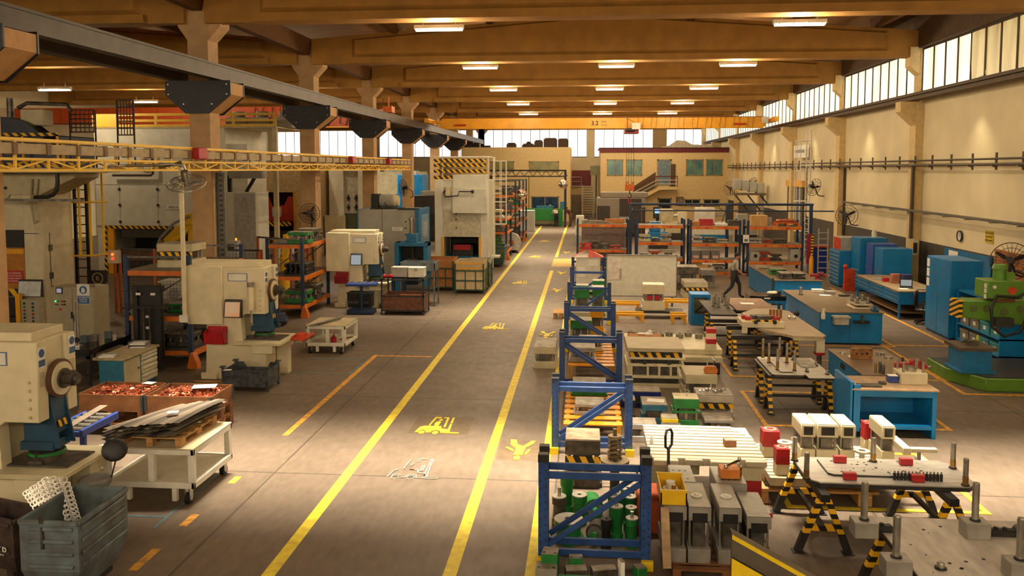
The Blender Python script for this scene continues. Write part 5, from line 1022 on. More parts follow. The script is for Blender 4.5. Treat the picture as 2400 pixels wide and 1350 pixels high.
def flange(label, x, y, z, r, h, m=green, tp=None, grp=None, shaft=0, name='flanged_roller'):
    t = T(name, label, 'roller', (x, y, z), 0, grp); P(t, 'drum', B().lathe([(r, .0), (r, h*.25), (r*.82, h*.28), (r*.82, h*.7), (r, h*.75), (r, h-.015)], n=22), m)
    P(t, 'top_face', B().lathe([(r*.98, h-.015), (r*.98, h), (r*.25, h), (r*.25, h-.02)], n=22), tp or steelL)
    if shaft: P(t, 'shaft', B().cyl((0, 0, h-.02), (0, 0, h+shaft), r*.25, n=12).cyl((0, 0, h+shaft), (0, 0, h+shaft+.02), r*.3, n=12), steel)
    return t
G1 = 'green flanged rollers standing by the far post'
for k, (x, y, r, h, sh) in enumerate(((.64, 10.82, .085, .4, .06), (.44, 10.95, .09, .5, .05), (.64, 11.05, .08, .45, 0), (.43, 11.2, .1, .55, .08), (.64, 11.3, .09, .5, 0), (.43, 11.45, .085, .42, 0), (.62, 11.6, .1, .5, 0))): flange('green flanged roller in the cluster at the foot of nearest blue post', x, y, 0, r, h, grp=G1, shaft=sh)
flange('black drum at the foot of the nearest blue post', .3, 10.75, 0, .07, .4, black, black)
for k, (x, y, z, r, sh, m, lab) in enumerate(((-.24, 11.75, .6, .1, .14, green, 'tallest green flanged roller with shaft'), (-.06, 11.5, .42, .11, .0, green, 'wide plain green flanged roller'), (-.34, 11.35, .45, .1, .1, iron, 'brown iron roller with shaft'), (-.38, 11.6, .35, .06, .0, steelD, 'small grey roller'))): flange('%s inside the nearest blue rack frame' % lab, x, y, 0, r, z, m, shaft=sh)
flange('large low green ring with steel face inside the nearest blue rack frame', -.2, 10.95, 0, .2, .3, green)
def lying(label, a, c, r, m):
    t = T('roller', label, 'roller', a); d = Vector(c)-Vector(a); P(t, 'drum', B().cyl((0, 0, 0), d*.55, r, n=22), m); P(t, 'collar', B().cyl(d*.55, d*.62, r*.75, n=20).cyl(d*-.08, (0, 0, 0), r*.8, n=20), steel); P(t, 'shaft', B().cyl(d*.62, d, r*.33, n=14).cyl(d*.86, d*.94, r*.45, n=14), green); return t
lying('green roller lying on its side in the middle of the nearest frame', Vector((.1, 11.95, .15)), Vector((.2, 11.4, .16)), .14, green); lying('rusty roller lying on its side near the diagonal of the nearest frame', Vector((.2, 11.05, .14)), Vector((.12, 10.72, .14)), .13, iron)
t = T('coil_spring_stand', 'rusty coil spring standing on a round flange behind the nearest frame', 'spring', (.45, 12.0, 0)); P(t, 'stand', B().cyl((0, 0, 0), (0, 0, .72), .07, n=14), iron); P(t, 'flange', B().lathe([(.2, .7), (.21, .72), (.21, .76), (.1, .78)], n=24), mt('dull_bronze', '7A6A4A', .5, .5))
P(t, 'spring', B().tube([(.09*math.cos(a*.5), .09*math.sin(a*.5), .78+.0052*a) for a in range(62)], .02, 6), mt('dull_bronze', '7A6A4A')); P(t, 'top_pin', B().cyl((0, 0, .78), (0, 0, 1.22), .03, n=10).cyl((0, 0, 1.08), (0, 0, 1.12), .1, n=18), mt('dull_bronze', '7A6A4A'))
# green topped blocks at the very front
for k, (px, py, z, w, d, h, m, lab) in enumerate(((1290, 1290, .32, .2, .2, .32, green, 'green block with worn steel top at the foot of nearest frame'), (1280, 1335, .2, .26, .2, .2, greyG, 'grey slotted block at the bottom edge beside walkway line'), (1350, 1292, .22, .17, .12, .22, green, 'tilted green block with steel top below the diagonal brace'), (1350, 1330, .16, .26, .16, .16, iron, 'rusty arched block at the bottom edge'), (1415, 1330, .2, .3, .14, .2, iron, 'rusty long block with round boss at the bottom edge'), (1445, 1335, .22, .05, .12, .3, paper, 'pale upright strip at the bottom edge'), (1500, 1330, .2, .13, .14, .22, green, 'small green topped block by the post foot'))):
    q = g(px, py, z); block(lab, q.x+.06*(k == 5), max(9.8, min(q.y, 10.02)), 0, w, d, h, m, R(-6+5*k), holes=2 if k < 3 else 0)
O('green_bar', B().bar((0, 0, .03), (.12, .35, .04), .06, .03), green, 'thin green bar lying on the floor inside the nearest frame', 'bar', (.0, 10.8, 0))
t = T('sheet_tray', 'low green tray along the very bottom edge of the rack', 'tray', (-.3, 9.2, 0)); P(t, 'tray_body', B().box(0, 1.0, 0, .5, 0, .08), green); P(t, 'tray_rim', B().box(0, 1.0, .45, .5, .08, .14), green)
# dies in the walkway row
die('rusty die with hazard strip between the first and second walkway frames', -.02, 13.1, 0, .55, .6, .78, iron, hz=hazx, tp=mt('rusty_top', '8C7860', .6, .2, dirt='6A4A34'))
for s in (-1, 1): P(bpy.data.objects['die_set' if False else [o for o in COL.objects if o.name.startswith('die_set')][-1].name], 'eye_bolt', B().cyl((.28, s*.2, .15), (.42, s*.2, .15), .02, n=8).ball((.44, s*.2, .15), .035), black)
yl2 = 'on the walkway shelf'
for k, (x, y, z, w, d, h, m, lab) in enumerate(((.1, 15.8, .345, .55, .5, .22, greyG, 'grey die on the yellow shelf between second and third walkway frames'), (.1, 17.2, .345, .7, .6, .25, green, 'green banded die on the yellow shelf between second and third walkway frames'), (-.05, 19.8, .445, .6, .6, .34, greyG, 'grey die with white lid on the yellow shelf past the third frame'), (.15, 21.0, .445, .6, .6, .3, creamD, 'cream die with paper on the yellow shelf past the third frame'), (-.1, 23.6, 0, .6, .6, .75, green, 'green die just past the fourth walkway frame'), (-.15, 24.6, 0, .6, .6, .8, creamD, 'cream slab die behind the green one past the fourth walkway frame'), (.35, 25.4, 0, .45, .6, .75, yelp, 'yellow die past the fourth walkway frame'), (-.1, 28.3, 0, .5, .6, .95, green, 'green die on the walkway side past the fifth frame'), (.45, 28.5, 0, .4, .6, 1.0, green, 'green die on the hall side past the fifth frame'), (-.1, 29.6, 0, .45, .5, .9, green, 'darker green die farther back past the fifth frame'), (.48, 29.8, 0, .42, .5, 1.05, green, 'tall green die farther back past the fifth frame'))):
    die(lab, x, y, z, w, d, h, m)
die('pale rough plate die sticking out into the walkway past the third frame', -1.0, 21.2, .0, .55, 1.2, .55, creamD, n=2); O('white_sheet', B().box(-.2, .2, -.15, .15, 0, .004), paper, 'white paper on the cream die past the third walkway frame', 'paper', (.12, 21.0, .75), R(8))
pallet('wooden_pallet', 'small wooden pallet sticking out into the walkway near the fifth frame', -1.05, 27.6, .5, .9, 0, h=.2)
t = T('info_totem', 'white info totem with red and white pyramid roof at the end of walkway frames', 'sign', (.12, 33.2, 0)); P(t, 'board', B().box(-.48, .48, 0, .7, .1, 1.5), white, .006)
P(t, 'roof', B().add([(-.6, -.05, 1.5), (.6, -.05, 1.5), (.6, .8, 1.5), (-.6, .8, 1.5), (0, .35, 1.78)], [(0, 1, 4), (2, 3, 4)], 0).add([(-.6, -.05, 1.5), (.6, -.05, 1.5), (.6, .8, 1.5), (-.6, .8, 1.5), (0, .35, 1.78)], [(1, 2, 4), (3, 0, 4), (3, 2, 1, 0)], 1), [white, mt('roof_red', 'C0392E', .5)]); P(t, 'roof_red_half', B().add([(0, -.056, 1.503), (.6, -.056, 1.503), (0, .345, 1.79)], [(0, 1, 2)]), mt('roof_red', 'C0392E')); P(t, 'notice_paper', B().box(-.42, -.12, -.01, 0, .7, 1.1), paper); P(t, 'notice_paper', B().box(.0, .4, -.01, 0, 1.15, 1.4), paper); P(t, 'foot', B().box(-.4, .4, .05, .65, 0, .1), dark)
t = T('whiteboard', 'large white board on legs behind the cream press tool', 'whiteboard', (.8, 30.5, 0)); wl = 2.5
P(t, 'board', B().box(0, wl, 0, .04, .38, 1.87), mt('board_white', 'C9C3AE', .35, var=.06)); P(t, 'frame', B().box(-.03, wl+.03, -.015, .05, 1.86, 1.9).box(-.03, wl+.03, -.015, .05, .35, .39).box(-.03, 0, -.015, .05, .35, 1.9).box(wl, wl+.03, -.015, .05, .35, 1.9), mt('aluminium', '8E8A80', .4, .6)); P(t, 'notice_paper', B().box(.06, .55, -.006, 0, .98, 1.4), mt('pink_paper', 'D0C2B2', .8)); P(t, 'notice_paper', B().box(.06, .5, -.006, 0, 1.42, 1.8), mt('pink_paper', 'D0C2B2'))
b = B()
for k in range(16): b.box(.42+.05*random.random(), .5+.05*random.random(), -.009, -.006, 1.0+.024*k, 1.008+.024*k)
P(t, 'handwriting', b, mt('ink_purple', '6A4A58', .6))
for x in (.1, wl-.16): P(t, 'leg', B().box(x, x+.06, .0, .05, 0, .36), dark)
# ---------------------------------------------------------------- slotted plates and dies right of the rack frames
slotM = mt('slotted_plate_white', 'BFB196', .45, .1, var=.1, scale=3, stretch=(1, 6, 1)); post = steel
t = T('slotted_plate', 'big pale plate with long T-slots on cream legs behind the nearest rack frame', 'machine table', (.95, 11.9, 0)); w, d = 1.65, 1.6
P(t, 'plate_core', B().box(0, w, 0, d, .74, .82), slotM)
for k in range(11): P(t, 'slot_ridge', B().box(0, w if k < 8 else w-.08*(k-7), d*k/11, d*k/11+.105, .82, .85), slotM, .004)
for x, ww in ((.05, .35), (.5, .25), (.85, .4), (1.35, .3)): P(t, 'front_lug', B().box(x, x+ww, -.06-.05*(ww > .3), 0, .76, .845), slotM, .01)
P(t, 'leg_block', B().box(.38, .78, .5, .8, .42, .74), creamD, .01); P(t, 'leg_post', B().cyl((.58, .65, 0), (.58, .65, .42), .05, n=14), steelD)
P(t, 'leg_block', B().box(1.2, 1.62, .1, .4, .5, .74), creamD, .01); P(t, 'red_foot', B().box(1.32, 1.62, .12, .4, .24, .5), red, .01); P(t, 'leg_post', B().cyl((1.48, .26, 0), (1.48, .26, .24), .06, n=14), brass); P(t, 'back_leg', B().box(.1, .5, 1.2, 1.5, 0, .74), creamD); P(t, 'back_leg', B().box(1.1, 1.5, 1.2, 1.5, 0, .74), creamD)
P(t, 'clamp_unit', B().ball((1.1, -.05, .68), .06).ball((1.2, -.05, .68), .05).cyl((1.03, -.05, .68), (1.27, -.05, .68), .03, n=8), chrome)
q = g(1710, 1045, .85); block('wooden brown block with bolts lying on the big slotted plate', q.x, q.y, .851, .17, .14, .1, board, R(6)); O('white_cone', B().lathe([(.03, 0), (.02, .1), (.012, .12)], n=10), white, 'tiny white plastic cone standing on the big slotted plate', 'cone', (1.02, 12.5, .853))
pallet_jack('pallet jack with tall dark handle in front of the big slotted plate', 1.2, 11.74, R(0), hh=1.02, tilt=-.02, m=mt('jack_brown', '3A2A20', .5), L=.55)
t = T('tool_case', 'orange red plastic tool case behind the nearest blue post', 'case', (.83, 11.2, 0)); P(t, 'case_body', B().box(-.1, .22, 0, .4, 0, .5), mt('case_orange', 'C25A34', .5), .02); P(t, 'lid', B().box(-.11, .23, -.01, .41, .5, .58), mt('case_orange', 'C25A34'), .02)
t = T('slotted_plate', 'lower pale slotted plate on a pallet beneath the cream die row', 'machine table', (2.75, 12.3, 0)); P(t, 'plate_core', B().box(0, 2.0, 0, 1.6, .33, .42), slotM)
for k in range(12): P(t, 'slot_ridge', B().box(.0, 2.0, 1.6*k/12, 1.6*k/12+.1, .42, .45), slotM)
P(t, 'pallet_board', B().box(-.1, 1.6, .1, .2, .2, .24).box(-.1, 1.6, .6, .7, .2, .24).box(-.1, 1.6, 1.1, 1.2, .2, .24), wood); P(t, 'pallet_block', B().box(-.1, .0, .1, 1.3, .02, .2).box(1.3, 1.5, .1, 1.3, .02, .2).box(0, 1.9, .4, 1.5, .24, .33), wood)
for k, (pa, pb, lab) in enumerate(((1877, 1913, 'leftmost of the joined three'), (1915, 1967, 'wide middle one of the joined three'), (1971, 2007, 'third of the joined three'), (2067, 2100, 'standing apart on the right'))):
    a, c = W(pa, 1002, y=13.0), W(pb, 1002, y=13.0); die('cream boxed die on the lower slotted plate, %s' % lab, (a.x+c.x)/2, 13.3, .455, c.x-a.x-.012, .6, .6, cream, steelD, tp=mt('cream_top_dusty', 'C4B48E', .6), name='boxed_die', gap=.32, lip=-.01)
    o = [x for x in COL.objects if x.name.startswith('boxed_die') and not x.parent][-1]; hw = (c.x-a.x)/2; P(o, 'viewing_slot', B().box(-hw*.6, hw*.6, -.303, -.299, .43, .56), black)
def redbase(label, x, y, z, s, h): 
    t = T('guide_block', label, 'guide block', (x, y, z)); P(t, 'cream_base', B().box(-s/2, s/2, -s/2, s/2, 0, h*.4), cream, .006); P(t, 'red_block', B().box(-s/2, s/2, -s/2, s/2, h*.4, h), red, .006, label='red block'); P(t, 'bore_ring', B().lathe([(s*.22, h), (s*.4, h), (s*.4, h+.008), (s*.22, h+.008)], n=18), steel); return t
redbase('red guide block on cream base at the corner of lower slotted plate', 2.95, 13.3, .455, .26, .42); redbase('red guide block partly hidden behind the plate on striped sawhorses', 2.95, 12.5, .455, .2, .4); redbase('red guide block half hidden behind the lone cream die', 4.62, 13.74, .455, .2, .45)
for k, (px, h, lab) in enumerate(((1840, .32, 'white ringed pillar beside the red guide block'), (2022, .22, 'low grey ringed pillar between the cream dies'))):
    a = W(px, 1010, y=12.9); t = T('ring_pillar', lab, 'pillar', (a.x, 12.9, .455)); P(t, 'post', B().cyl((0, 0, 0), (0, 0, h), .04, n=12), steel); P(t, 'ring', B().lathe([(.05, h), (.11, h), (.115, h+.03), (.05, h+.03)], n=20), cream if k == 0 else steelL)
t = T('framed_block', 'empty cream framed block at the right end of the cream die row', 'block', (4.74, 12.6, .455)); P(t, 'frame', B().box(0, .12, 0, .6, .3, .4).box(.12, .5, .004, .1, .34, .394).box(.4, .5, .0, .6, .0, .1), cream, .006); P(t, 'post', B().cyl((.25, .05, 0), (.25, .05, .36), .03, n=10), steel)
# sawhorses
def sawhorse(label, cx, cy, L, h, rz=0, sp=.32, grp=None):
    "beam along local y, A-frames at both ends"
    t = T('sawhorse', label, 'sawhorse', (cx, cy, 0), rz, grp)
    P(t, 'top_beam', B().box(-.06, .06, -L/2-.08, L/2+.08, h-.1, h), black, .006)
    for y in (-L/2, L/2):
        for s in (-1, 1):
            q = P(t, 'leg', B().bar((s*.05, y, h-.1), (s*sp, y, .02), .08, .08, up=(0, 1, 0)), [hazz]); P(q, 'leg_foot', B().bar((s*(sp-.09), y, .26), (s*sp, y, .01), .088, .088, up=(0, 1, 0)).box(s*sp-.07, s*sp+.07, y-.07, y+.07, 0, .012), dark)
        P(t, 'cross_bar', B().box(-sp*.72, sp*.72, y-.035, y+.035, .3, .37), hazx)
    P(t, 'long_brace', B().box(-.03, .03, -L/2, L/2, .31, .36), black); return t
sawhorse('striped sawhorse under the left end of the bored plate', 3.12, 11.5, 1.25, .8); sawhorse('striped sawhorse under the right end of the bored plate', 4.72, 11.5, 1.25, .8)
def plate(label, x0, x1, y0, y1, z, h, m=steelL, ch=.1, holes=0, rz=0, cat='plate', name='tool_plate'):
    t = T(name, label, cat, ((x0+x1)/2, (y0+y1)/2, z), rz); w, d = (x1-x0)/2, (y1-y0)/2; q = [(-w+ch, -d), (w-ch, -d), (w, -d+ch), (w, d-ch), (w-ch, d), (-w+ch, d), (-w, d-ch), (-w, -d+ch)]
    P(t, 'plate', B().prism(q, 'z', 0, h), [m], .004); P(t, 'side_band', B().prism([(a*1.004, c*1.004) for a, c in q], 'z', 0, h*.75), dark)
    for k in range(holes):
        x, y = random.uniform(-w*.85, w*.85), random.uniform(-d*.8, d*.8); P(t, 'bore', B().cyl((x, y, h), (x, y, h+.0025), random.choice((.008, .012, .02)), n=12), black)
    return t
def gpost(label, x, y, z, h, r=.035, bush=.35, blk=None, grp='guide posts'):
    t = T('guide_post', label, 'guide post', (x, y, z), 0, None); P(t, 'bush', B().cyl((0, 0, 0), (0, 0, h*bush), r*1.08, n=16).cyl((0, 0, 0), (0, 0, .015), r*1.5, n=16, m=1), [brass if bush > .2 else steelD, black]); P(t, 'shaft', B().cyl((0, 0, h*bush), (0, 0, h-.01), r, n=16).cyl((0, 0, h-.01), (0, 0, h), r, r*.85, n=16), steel); return t
plate('bored steel plate lying across two striped sawhorses', 2.98, 5.15, 11.06, 12.05, .8, .07, ch=.14)
plate('raised bored plate on top of the larger plate on the striped sawhorses', 3.3, 4.75, 11.3, 11.95, .871, .03, ch=.06, holes=34)
for k, (px, py, h, lab) in enumerate(((1862, 1079, .34, 'rear left corner'), (1890, 1122, .36, 'front left corner'), (2046, 1086, .34, 'rear edge middle'), (2233, 1097, .36, 'rear right corner'), (2281, 1138, .36, 'front right corner'))):
    q = g(px, py, .872); gpost('bright guide post with bronze foot at the %s of the bored plate' % lab, q.x+(-.1 if px == 2281 else 0), min(q.y, 12.0)-(.0 if px != 2046 else 0), .9015 if px == 2046 else .8715, h)
for k, (px, py, lab) in enumerate(((1968, 1082, 'rear left'), (2123, 1088, 'rear right'), (2003, 1130, 'front left'), (2168, 1138, 'front right'))):
    q = g(px, py, .91); block('red riser block at the %s of the bored plate' % lab, q.x, min(max(q.y, 11.2), 12.0), .9015 if k < 2 else .8715, .17, .08, .09, red, name='riser_block', top=mt('red_top', 'B84A44', .5))
for k in range(14):
    x = 4.13+.046*k; t = T('gas_spring', 'small black gas spring with steel rod in the row on the bored plate', 'gas spring', (x, 11.24+.0*k, .8715), 0, 'black gas springs in a row'); P(t, 'cylinder', B().cyl((0, 0, 0), (0, 0, .09), .02, n=10), black); P(t, 'rod', B().cyl((0, 0, .09), (0, 0, .12), .011, n=8), steel)
# big plate at the bottom right corner
plate('large worn steel plate on striped legs in the bottom right corner', 3.42, 5.3, 8.3, 10.05, .78, .07, mt('worn_plate', 'D6CEC2', .45, .15, var=.12, scale=2.5, stretch=(3, 1, 1)), ch=.05, holes=30)
for x, y, lab in ((3.4, 9.85, 'rear left'), (4.6, 9.9, 'rear right')):
    t = T('hinge_link', 'black hinge link hooked at the %s corner of the large worn plate' % lab, 'hinge', (x+(.12 if x > 4 else -.03), 9.62, .852)); s = -1 if x < 4 else 1; P(t, 'link_arm', B().box(-.16, .16, -.05, .05, 0, .08), black, .015); P(t, 'link_eye', B().cyl((s*.2, -.05, .065), (s*.2, .05, .065), .06, n=16), black)
    for k in range(2): P(t, 'bolt', B().cyl((-.06+.1*k, 0, .08), (-.06+.1*k, 0, .1), .025, n=8), black)
for k, (px, py, lab) in enumerate(((2025, 1218, 'rear left'), (2285, 1220, 'rear right'), (2100, 1306, 'front left'), (2390, 1312, 'front right'))):
    q = g(px, py, 1.03); x, y = q.x, q.y; block('grey steel bearing block at the %s of the large worn plate' % lab, x, y, .851, .26, .22, .18, greyG if k < 9 else steel, name='bearing_block', top=mt('grey_block_top', 'B8B4AA', .4, .2)); gpost('tall bright guide post on the %s bearing block of the large worn plate' % lab, x, y, 1.0315, .44, .038, .05)
q = W(2205, 1318, y=8.75); gpost('guide post cut by the bottom edge standing on the large worn plate', q.x, 8.75, .851, q.z-.85, .04, .05)
sawhorse('striped sawhorse under the left end of the large worn plate', 3.62, 9.4, 1.15, .78); sawhorse('striped sawhorse under the hidden end of the large worn plate', 5.0, 9.2, 1.3, .78)
# dies at the front, right of the nearest frame
pallet('wooden_pallet', 'brown wooden pallet carrying the row of grey dies', 1.09, 9.95, 1.3, .98, 0, m=board, h=.14)
fr = []
for k, (pa, pb, lab) in enumerate(((1556, 1612, 'below the yellow bin'), (1614, 1670, 'right next to yellow bin'), (1686, 1742, 'third along from yellow bin'), (1752, 1812, 'at the end with red plug'))):
    a, c = W(pa, 1218, y=10.05), W(pb, 1218, y=10.05); y = 10.5; hh = .72 if k < 3 else .62
    fr.append(die('grey steel die of the front pallet row, %s' % lab, (a.x+c.x)/2, y, .145, c.x-a.x-.012, .8, hh, greyG, steelD, name='grey_die', gap=.5, lip=-.01, tp=mt('grey_die_top', '8C877C', .4, .4)))
    P(fr[-1], 'slot_window', B().box(-(c.x-a.x)*.32, (c.x-a.x)*.32, -.404, -.4, hh-.2, hh-.08), black)
    if k in (1, 2): P(fr[-1], 'white_cap', B().lathe([(.07, hh), (.07, hh+.012), (.03, hh+.014), (.03, hh+.03)], (0, -.05, 0), 18), white)
    if k == 3: P(fr[-1], 'red_plug', B().cyl((.15, -.1, hh-.1), (.22, -.1, hh-.1), .03, n=10), red)
for k, (pa, pb, y, z, lab) in enumerate(((1566, 1634, 11.3, .145, 'behind the yellow bin'), (1668, 1752, 11.3, .145, 'under the orange clamp block'))):
    a, c = W(pa, 1150, y=11.1), W(pb, 1150, y=11.1); plate_ = die('grey steel die standing %s' % lab, (a.x+c.x)/2, 11.26, 0, c.x-a.x-.07, .64, .86, greyG, steelD, name='grey_die', tp=mt('grey_die_top', '8C877C')); 
    for j in range(6): P(plate_, 'bolt_hole', B().cyl((-.1+.08*(j % 3), -.2+.3*(j//3), .86), (-.1+.08*(j % 3), -.2+.3*(j//3), .863), .015, n=8), black)
a = W(1572, 1150, y=10.5); t = T('plastic_bin', 'yellow plastic bin of turned parts on top of the grey dies', 'bin', (fr[0].location.x-.02, 10.42, .873)); 
for x0, x1, y0, y1 in ((-.16, .16, -.3, -.285), (-.16, .16, .285, .3), (-.16, -.145, -.3, .3), (.145, .16, -.3, .3)): P(t, 'bin_wall', B().box(x0, x1, y0, y1, 0, .18), plasticY)
P(t, 'bin_floor', B().box(-.15, .15, -.29, .29, 0, .01), plasticY); P(t, 'bin_lip', B().box(-.17, .17, -.32, -.28, .16, .19), plasticY); P(t, 'bin_lip', B().box(-.17, .17, .28, .31, .16, .19), plasticY)
for k, (x, y, r, h, m, lab) in enumerate(((0, .12, .1, .13, white, 'white round lid'), (.02, -.08, .045, .16, brass, 'brass stud'), (-.07, -.12, .06, .07, white, 'white flanged disc'), (.09, -.16, .05, .05, steelL, 'small steel disc'))):
    O('turned_part', B().lathe([(r, 0), (r, h*.35), (r*.6, h*.4), (r*.6, h)], n=18), m, '%s lying in the yellow plastic bin' % lab, 'turned part', (t.location.x+x, t.location.y+y, .8845))
q = [o for o in COL.objects if o.name.startswith('grey_die') and not o.parent][-1].location
t = T('clamp_block', 'orange block with chrome clamp lever on the rear grey die', 'clamp', (q.x, q.y-.08, .866)); P(t, 'block_body', B().box(-.13, .13, -.11, .11, 0, .13), mt('block_orange', 'C9772E', .5), .008); P(t, 'lever', B().tube([(-.05, -.05, .15), (.06, 0, .19), (.15, .08, .2)], .018).ball((-.05, -.05, .15), .03).ball((.15, .08, .22), .025), chrome); P(t, 'clamp_screw', B().cyl((.15, -.02, .0), (.15, -.02, .16), .02, n=8), chrome)
O('wood_plank', B().bar((0, 0, .0), (-.03, .1, .72), .1, .04), mt('pale_broken_wood', 'B99A74', .8, var=.2), 'broken pale wood plank leaning beside the grey dies', 'plank', (1.02, 9.95, .15))
O('steel_ring', B().lathe([(.06, 0), (.08, 0), (.08, .05), (.06, .05)], n=20), steel, 'steel ring on the floor at the bottom edge before the grey dies', 'ring', (W(1553, 1342, y=9.75).x, 9.75, 0))
# sloping stair side panel
t = T('stair_side_panel', 'sloping grey stair side panel with yellow bands at the bottom edge', 'stair panel', (1.9, 8.45, 0)); A, C = W(1716, 1252, y=8.45), W(1895, 1352, y=8.45); sl = (C.z-A.z)/(C.x-A.x); x1 = A.x-A.z/sl
def band(o0, o1, y0, y1): return [(A.x-1.9, A.z-o0), (A.x-1.9, A.z-o1), (max(A.x, x1-(-o1/sl))-1.9 if False else A.x-A.z/sl+o1/sl-1.9, 0), (A.x-A.z/sl+o0/sl-1.9, 0)]
P(t, 'panel', B().prism([(A.x-1.9, A.z), (A.x-1.9, 0), (x1-1.9, 0)], 'y', 0, .06), mt('stair_grey', '5A5247', .6)); P(t, 'yellow_band', B().prism(band(0, .05, 0, 0), 'y', -.008, 0), yelB); P(t, 'black_band', B().prism(band(.235, .25, 0, 0), 'y', -.009, 0), black); P(t, 'yellow_band', B().prism(band(.25, .52, 0, 0), 'y', -.008, 0), yelB); P(t, 'top_edge', B().prism([(A.x-1.9, A.z+.012), (A.x-1.9, A.z), (x1-1.9, 0), (x1-1.9, .012)], 'y', -.01, .13), mt('stair_edge', '7A6C58', .6))
# ================================================================ dies on the floor between the walkway and the benches
t = T('die_stack', 'tall cream press tool stack with hazard band and red ON marks', 'die', (1.62, 19.6, 0)); w, d = .62, .62
dusty = mt('dusty_cream_top', 'BDAE90', .6, var=.08, scale=3, stretch=(1, 5, 1))
P(t, 'base_plate', B().box(-w, w-.03, -d, d, 0, .1), creamD, .005); P(t, 'base_block', B().box(-w+.05, w-.1, -d+.05, d-.05, .1, .22), dark); P(t, 'lower_frame', B().box(-w, w+.02, -d, d, .22, .28).box(-w-.04, -w+.1, -d, d, .28, .5), cream, .006)
for x in (-.2, .06, .32): P(t, 'rib', B().box(x, x+.05, -d, d, .28, .5), cream)
P(t, 'inner_block', B().box(-.5, .5, -d+.12, d, .28, .5), steelD); P(t, 'mid_plate', B().box(-w, w+.03, -d-.02, d, .5, .56), cream, .006); P(t, 'mid_block', B().box(-w+.08, w-.08, -d+.08, d-.05, .56, .66), dark); P(t, 'upper_plate', B().box(-w, w+.05, -d-.02, d, .66, .71), cream, .006)
P(t, 'hazard_band', B().box(-w+.04, w-.02, -d, d-.05, .71, .82), hazx); P(t, 'top_plate', B().box(-w-.03, w+.03, -d-.04, d+.05, .84, .93), dusty, .008)
for x in (-.25, .3): P(t, 'roller', B().cyl((x, -d-.03, .6), (x, -d+.02, .6), .055, n=14), dark); P(t, 'roller', B().cyl((x-.05, -d-.03, .83), (x-.05, -d+.02, .83), .06, n=14), dark)
for z in (.53, .685): txt(t, 'ÖN', .055, signr, (.0, -d-.026, z), FACE_CAM)
die('cream die with orange padlock shaped block on its dusty top', 2.5, 18.3, 0, .68, .9, .6, creamD, tp=dusty)
t = T('padlock_block', 'orange rounded block with chrome shackle like a padlock', 'block', (2.72, 18.05, .601)); P(t, 'block_body', B().prism([(-.13, 0), (.13, 0), (.15, .08), (.1, .16), (-.1, .16), (-.15, .08)], 'y', -.06, .06), mt('block_orange', 'C9772E'), .01); P(t, 'shackle', B().tube([(-.07, 0, .16), (-.075, 0, .28), (0, 0, .34), (.075, 0, .28), (.07, 0, .16)], .018), chrome)
die('grey die with loose metal parts and hazard strip nearer than the padlock block', 2.62, 17.0, 0, .72, .6, .48, steelL, hz=hazx); die('grey low slab die on the floor edge before the slotted plate', 2.58, 16.2, 0, .55, .5, .2, greyG, n=0)
for k in range(6): O('metal_part', B().box(-.06, .06, -.03, .03, 0, .04).cyl((0, 0, .04), (0, 0, .06), .025, n=8), chrome, 'small shiny metal part lying on the grey hazard strip die', 'metal part', (2.38+.09*k, 17.0+.07*(k % 3-1), .4805), R(37*k), 'shiny parts on the grey die')
t = die('green and cream die with lifting ring near the big slotted plate', 1.95, 16.1, 0, .48, .42, .62, green, tp=mt('cream_top_dusty', 'C4B48E')); P(t, 'middle_plate', B().box(-.26, .26, -.22, .22, .34, .38), green); P(t, 'lifting_ring', B().tube([(.03+.04*math.cos(a), 0, .7+.04*math.sin(a)) for a in [2*PI*i/12 for i in range(12)]], .01, closed=True).cyl((.03, 0, .62), (.03, 0, .66), .015, n=8), chrome)
for k, (x, y, w_, d_, h_, m, lab) in enumerate(((1.38, 16.5, .5, .6, .4, mt('tray_blue', '3A7A98', .4), 'light blue tray die holding a white paper beside the green ringed die'), (1.2, 17.6, .8, .5, .35, mt('deep_blue_crate', '1E2A78', .4), 'deep blue crate behind the light blue tray'), (.93, 16.5, .16, .4, .45, black, 'black bin beside the second blue post'), (1.05, 15.3, .55, .4, .35, steelL, 'grey plate die by the second blue post'), (1.6, 15.6, .3, .3, .36, yelB, 'small yellow die below the green ringed die'))): die(lab, x, y, 0, w_, d_, h_, m, n=0)
O('white_sheet', B().box(-.17, .17, -.12, .12, 0, .004), paper, 'white paper lying on the light blue tray', 'paper', (1.42, 16.5, .401), R(-8))
t = T('funnel_stand', 'rusty angled bracket leaning on grey plate die by the second blue post', 'bracket', (1.66, 15.15, 0)); P(t, 'arm', B().bar((0, 0, .3), (.12, 0, .02), .05, .06).box(-.25, .1, -.1, .1, .3, .34), iron)
# long cream die bed with cardboard box
t = T('die_bed', 'long cream die bed with row of round sockets behind the tall stack', 'die', (2.2, 21.6, 0)); P(t, 'bed', B().box(-1.15, 1.2, -.9, 1.0, .42, .55), cream, .008); P(t, 'lower_bed', B().box(-1.0, 1.1, -.8, .9, 0, .42), dark); P(t, 'step', B().box(-.2, 1.15, -1.25, -.9, .3, .42), creamD); P(t, 'step_base', B().box(-.2, 1.1, -1.2, -.9, 0, .3), dark)
for k in range(9): P(t, 'socket', B().lathe([(.1, .55), (.1, .66), (.07, .68), (.05, .68), (.05, .6)], (-.95+.25*k, .45 if k % 2 else .7, 0), 14), mt('socket_grey', '8A8474', .4, .4))
for x, y in ((.9, -.95), (1.1, .4)): q = P(t, 'red_pillar', B().box(x-.12, x+.12, y-.12, y+.12, .55, .72), cream); P(q, 'red_cap', B().box(x-.121, x+.121, y-.121, y+.121, .72, .84), red, label='red cap block')
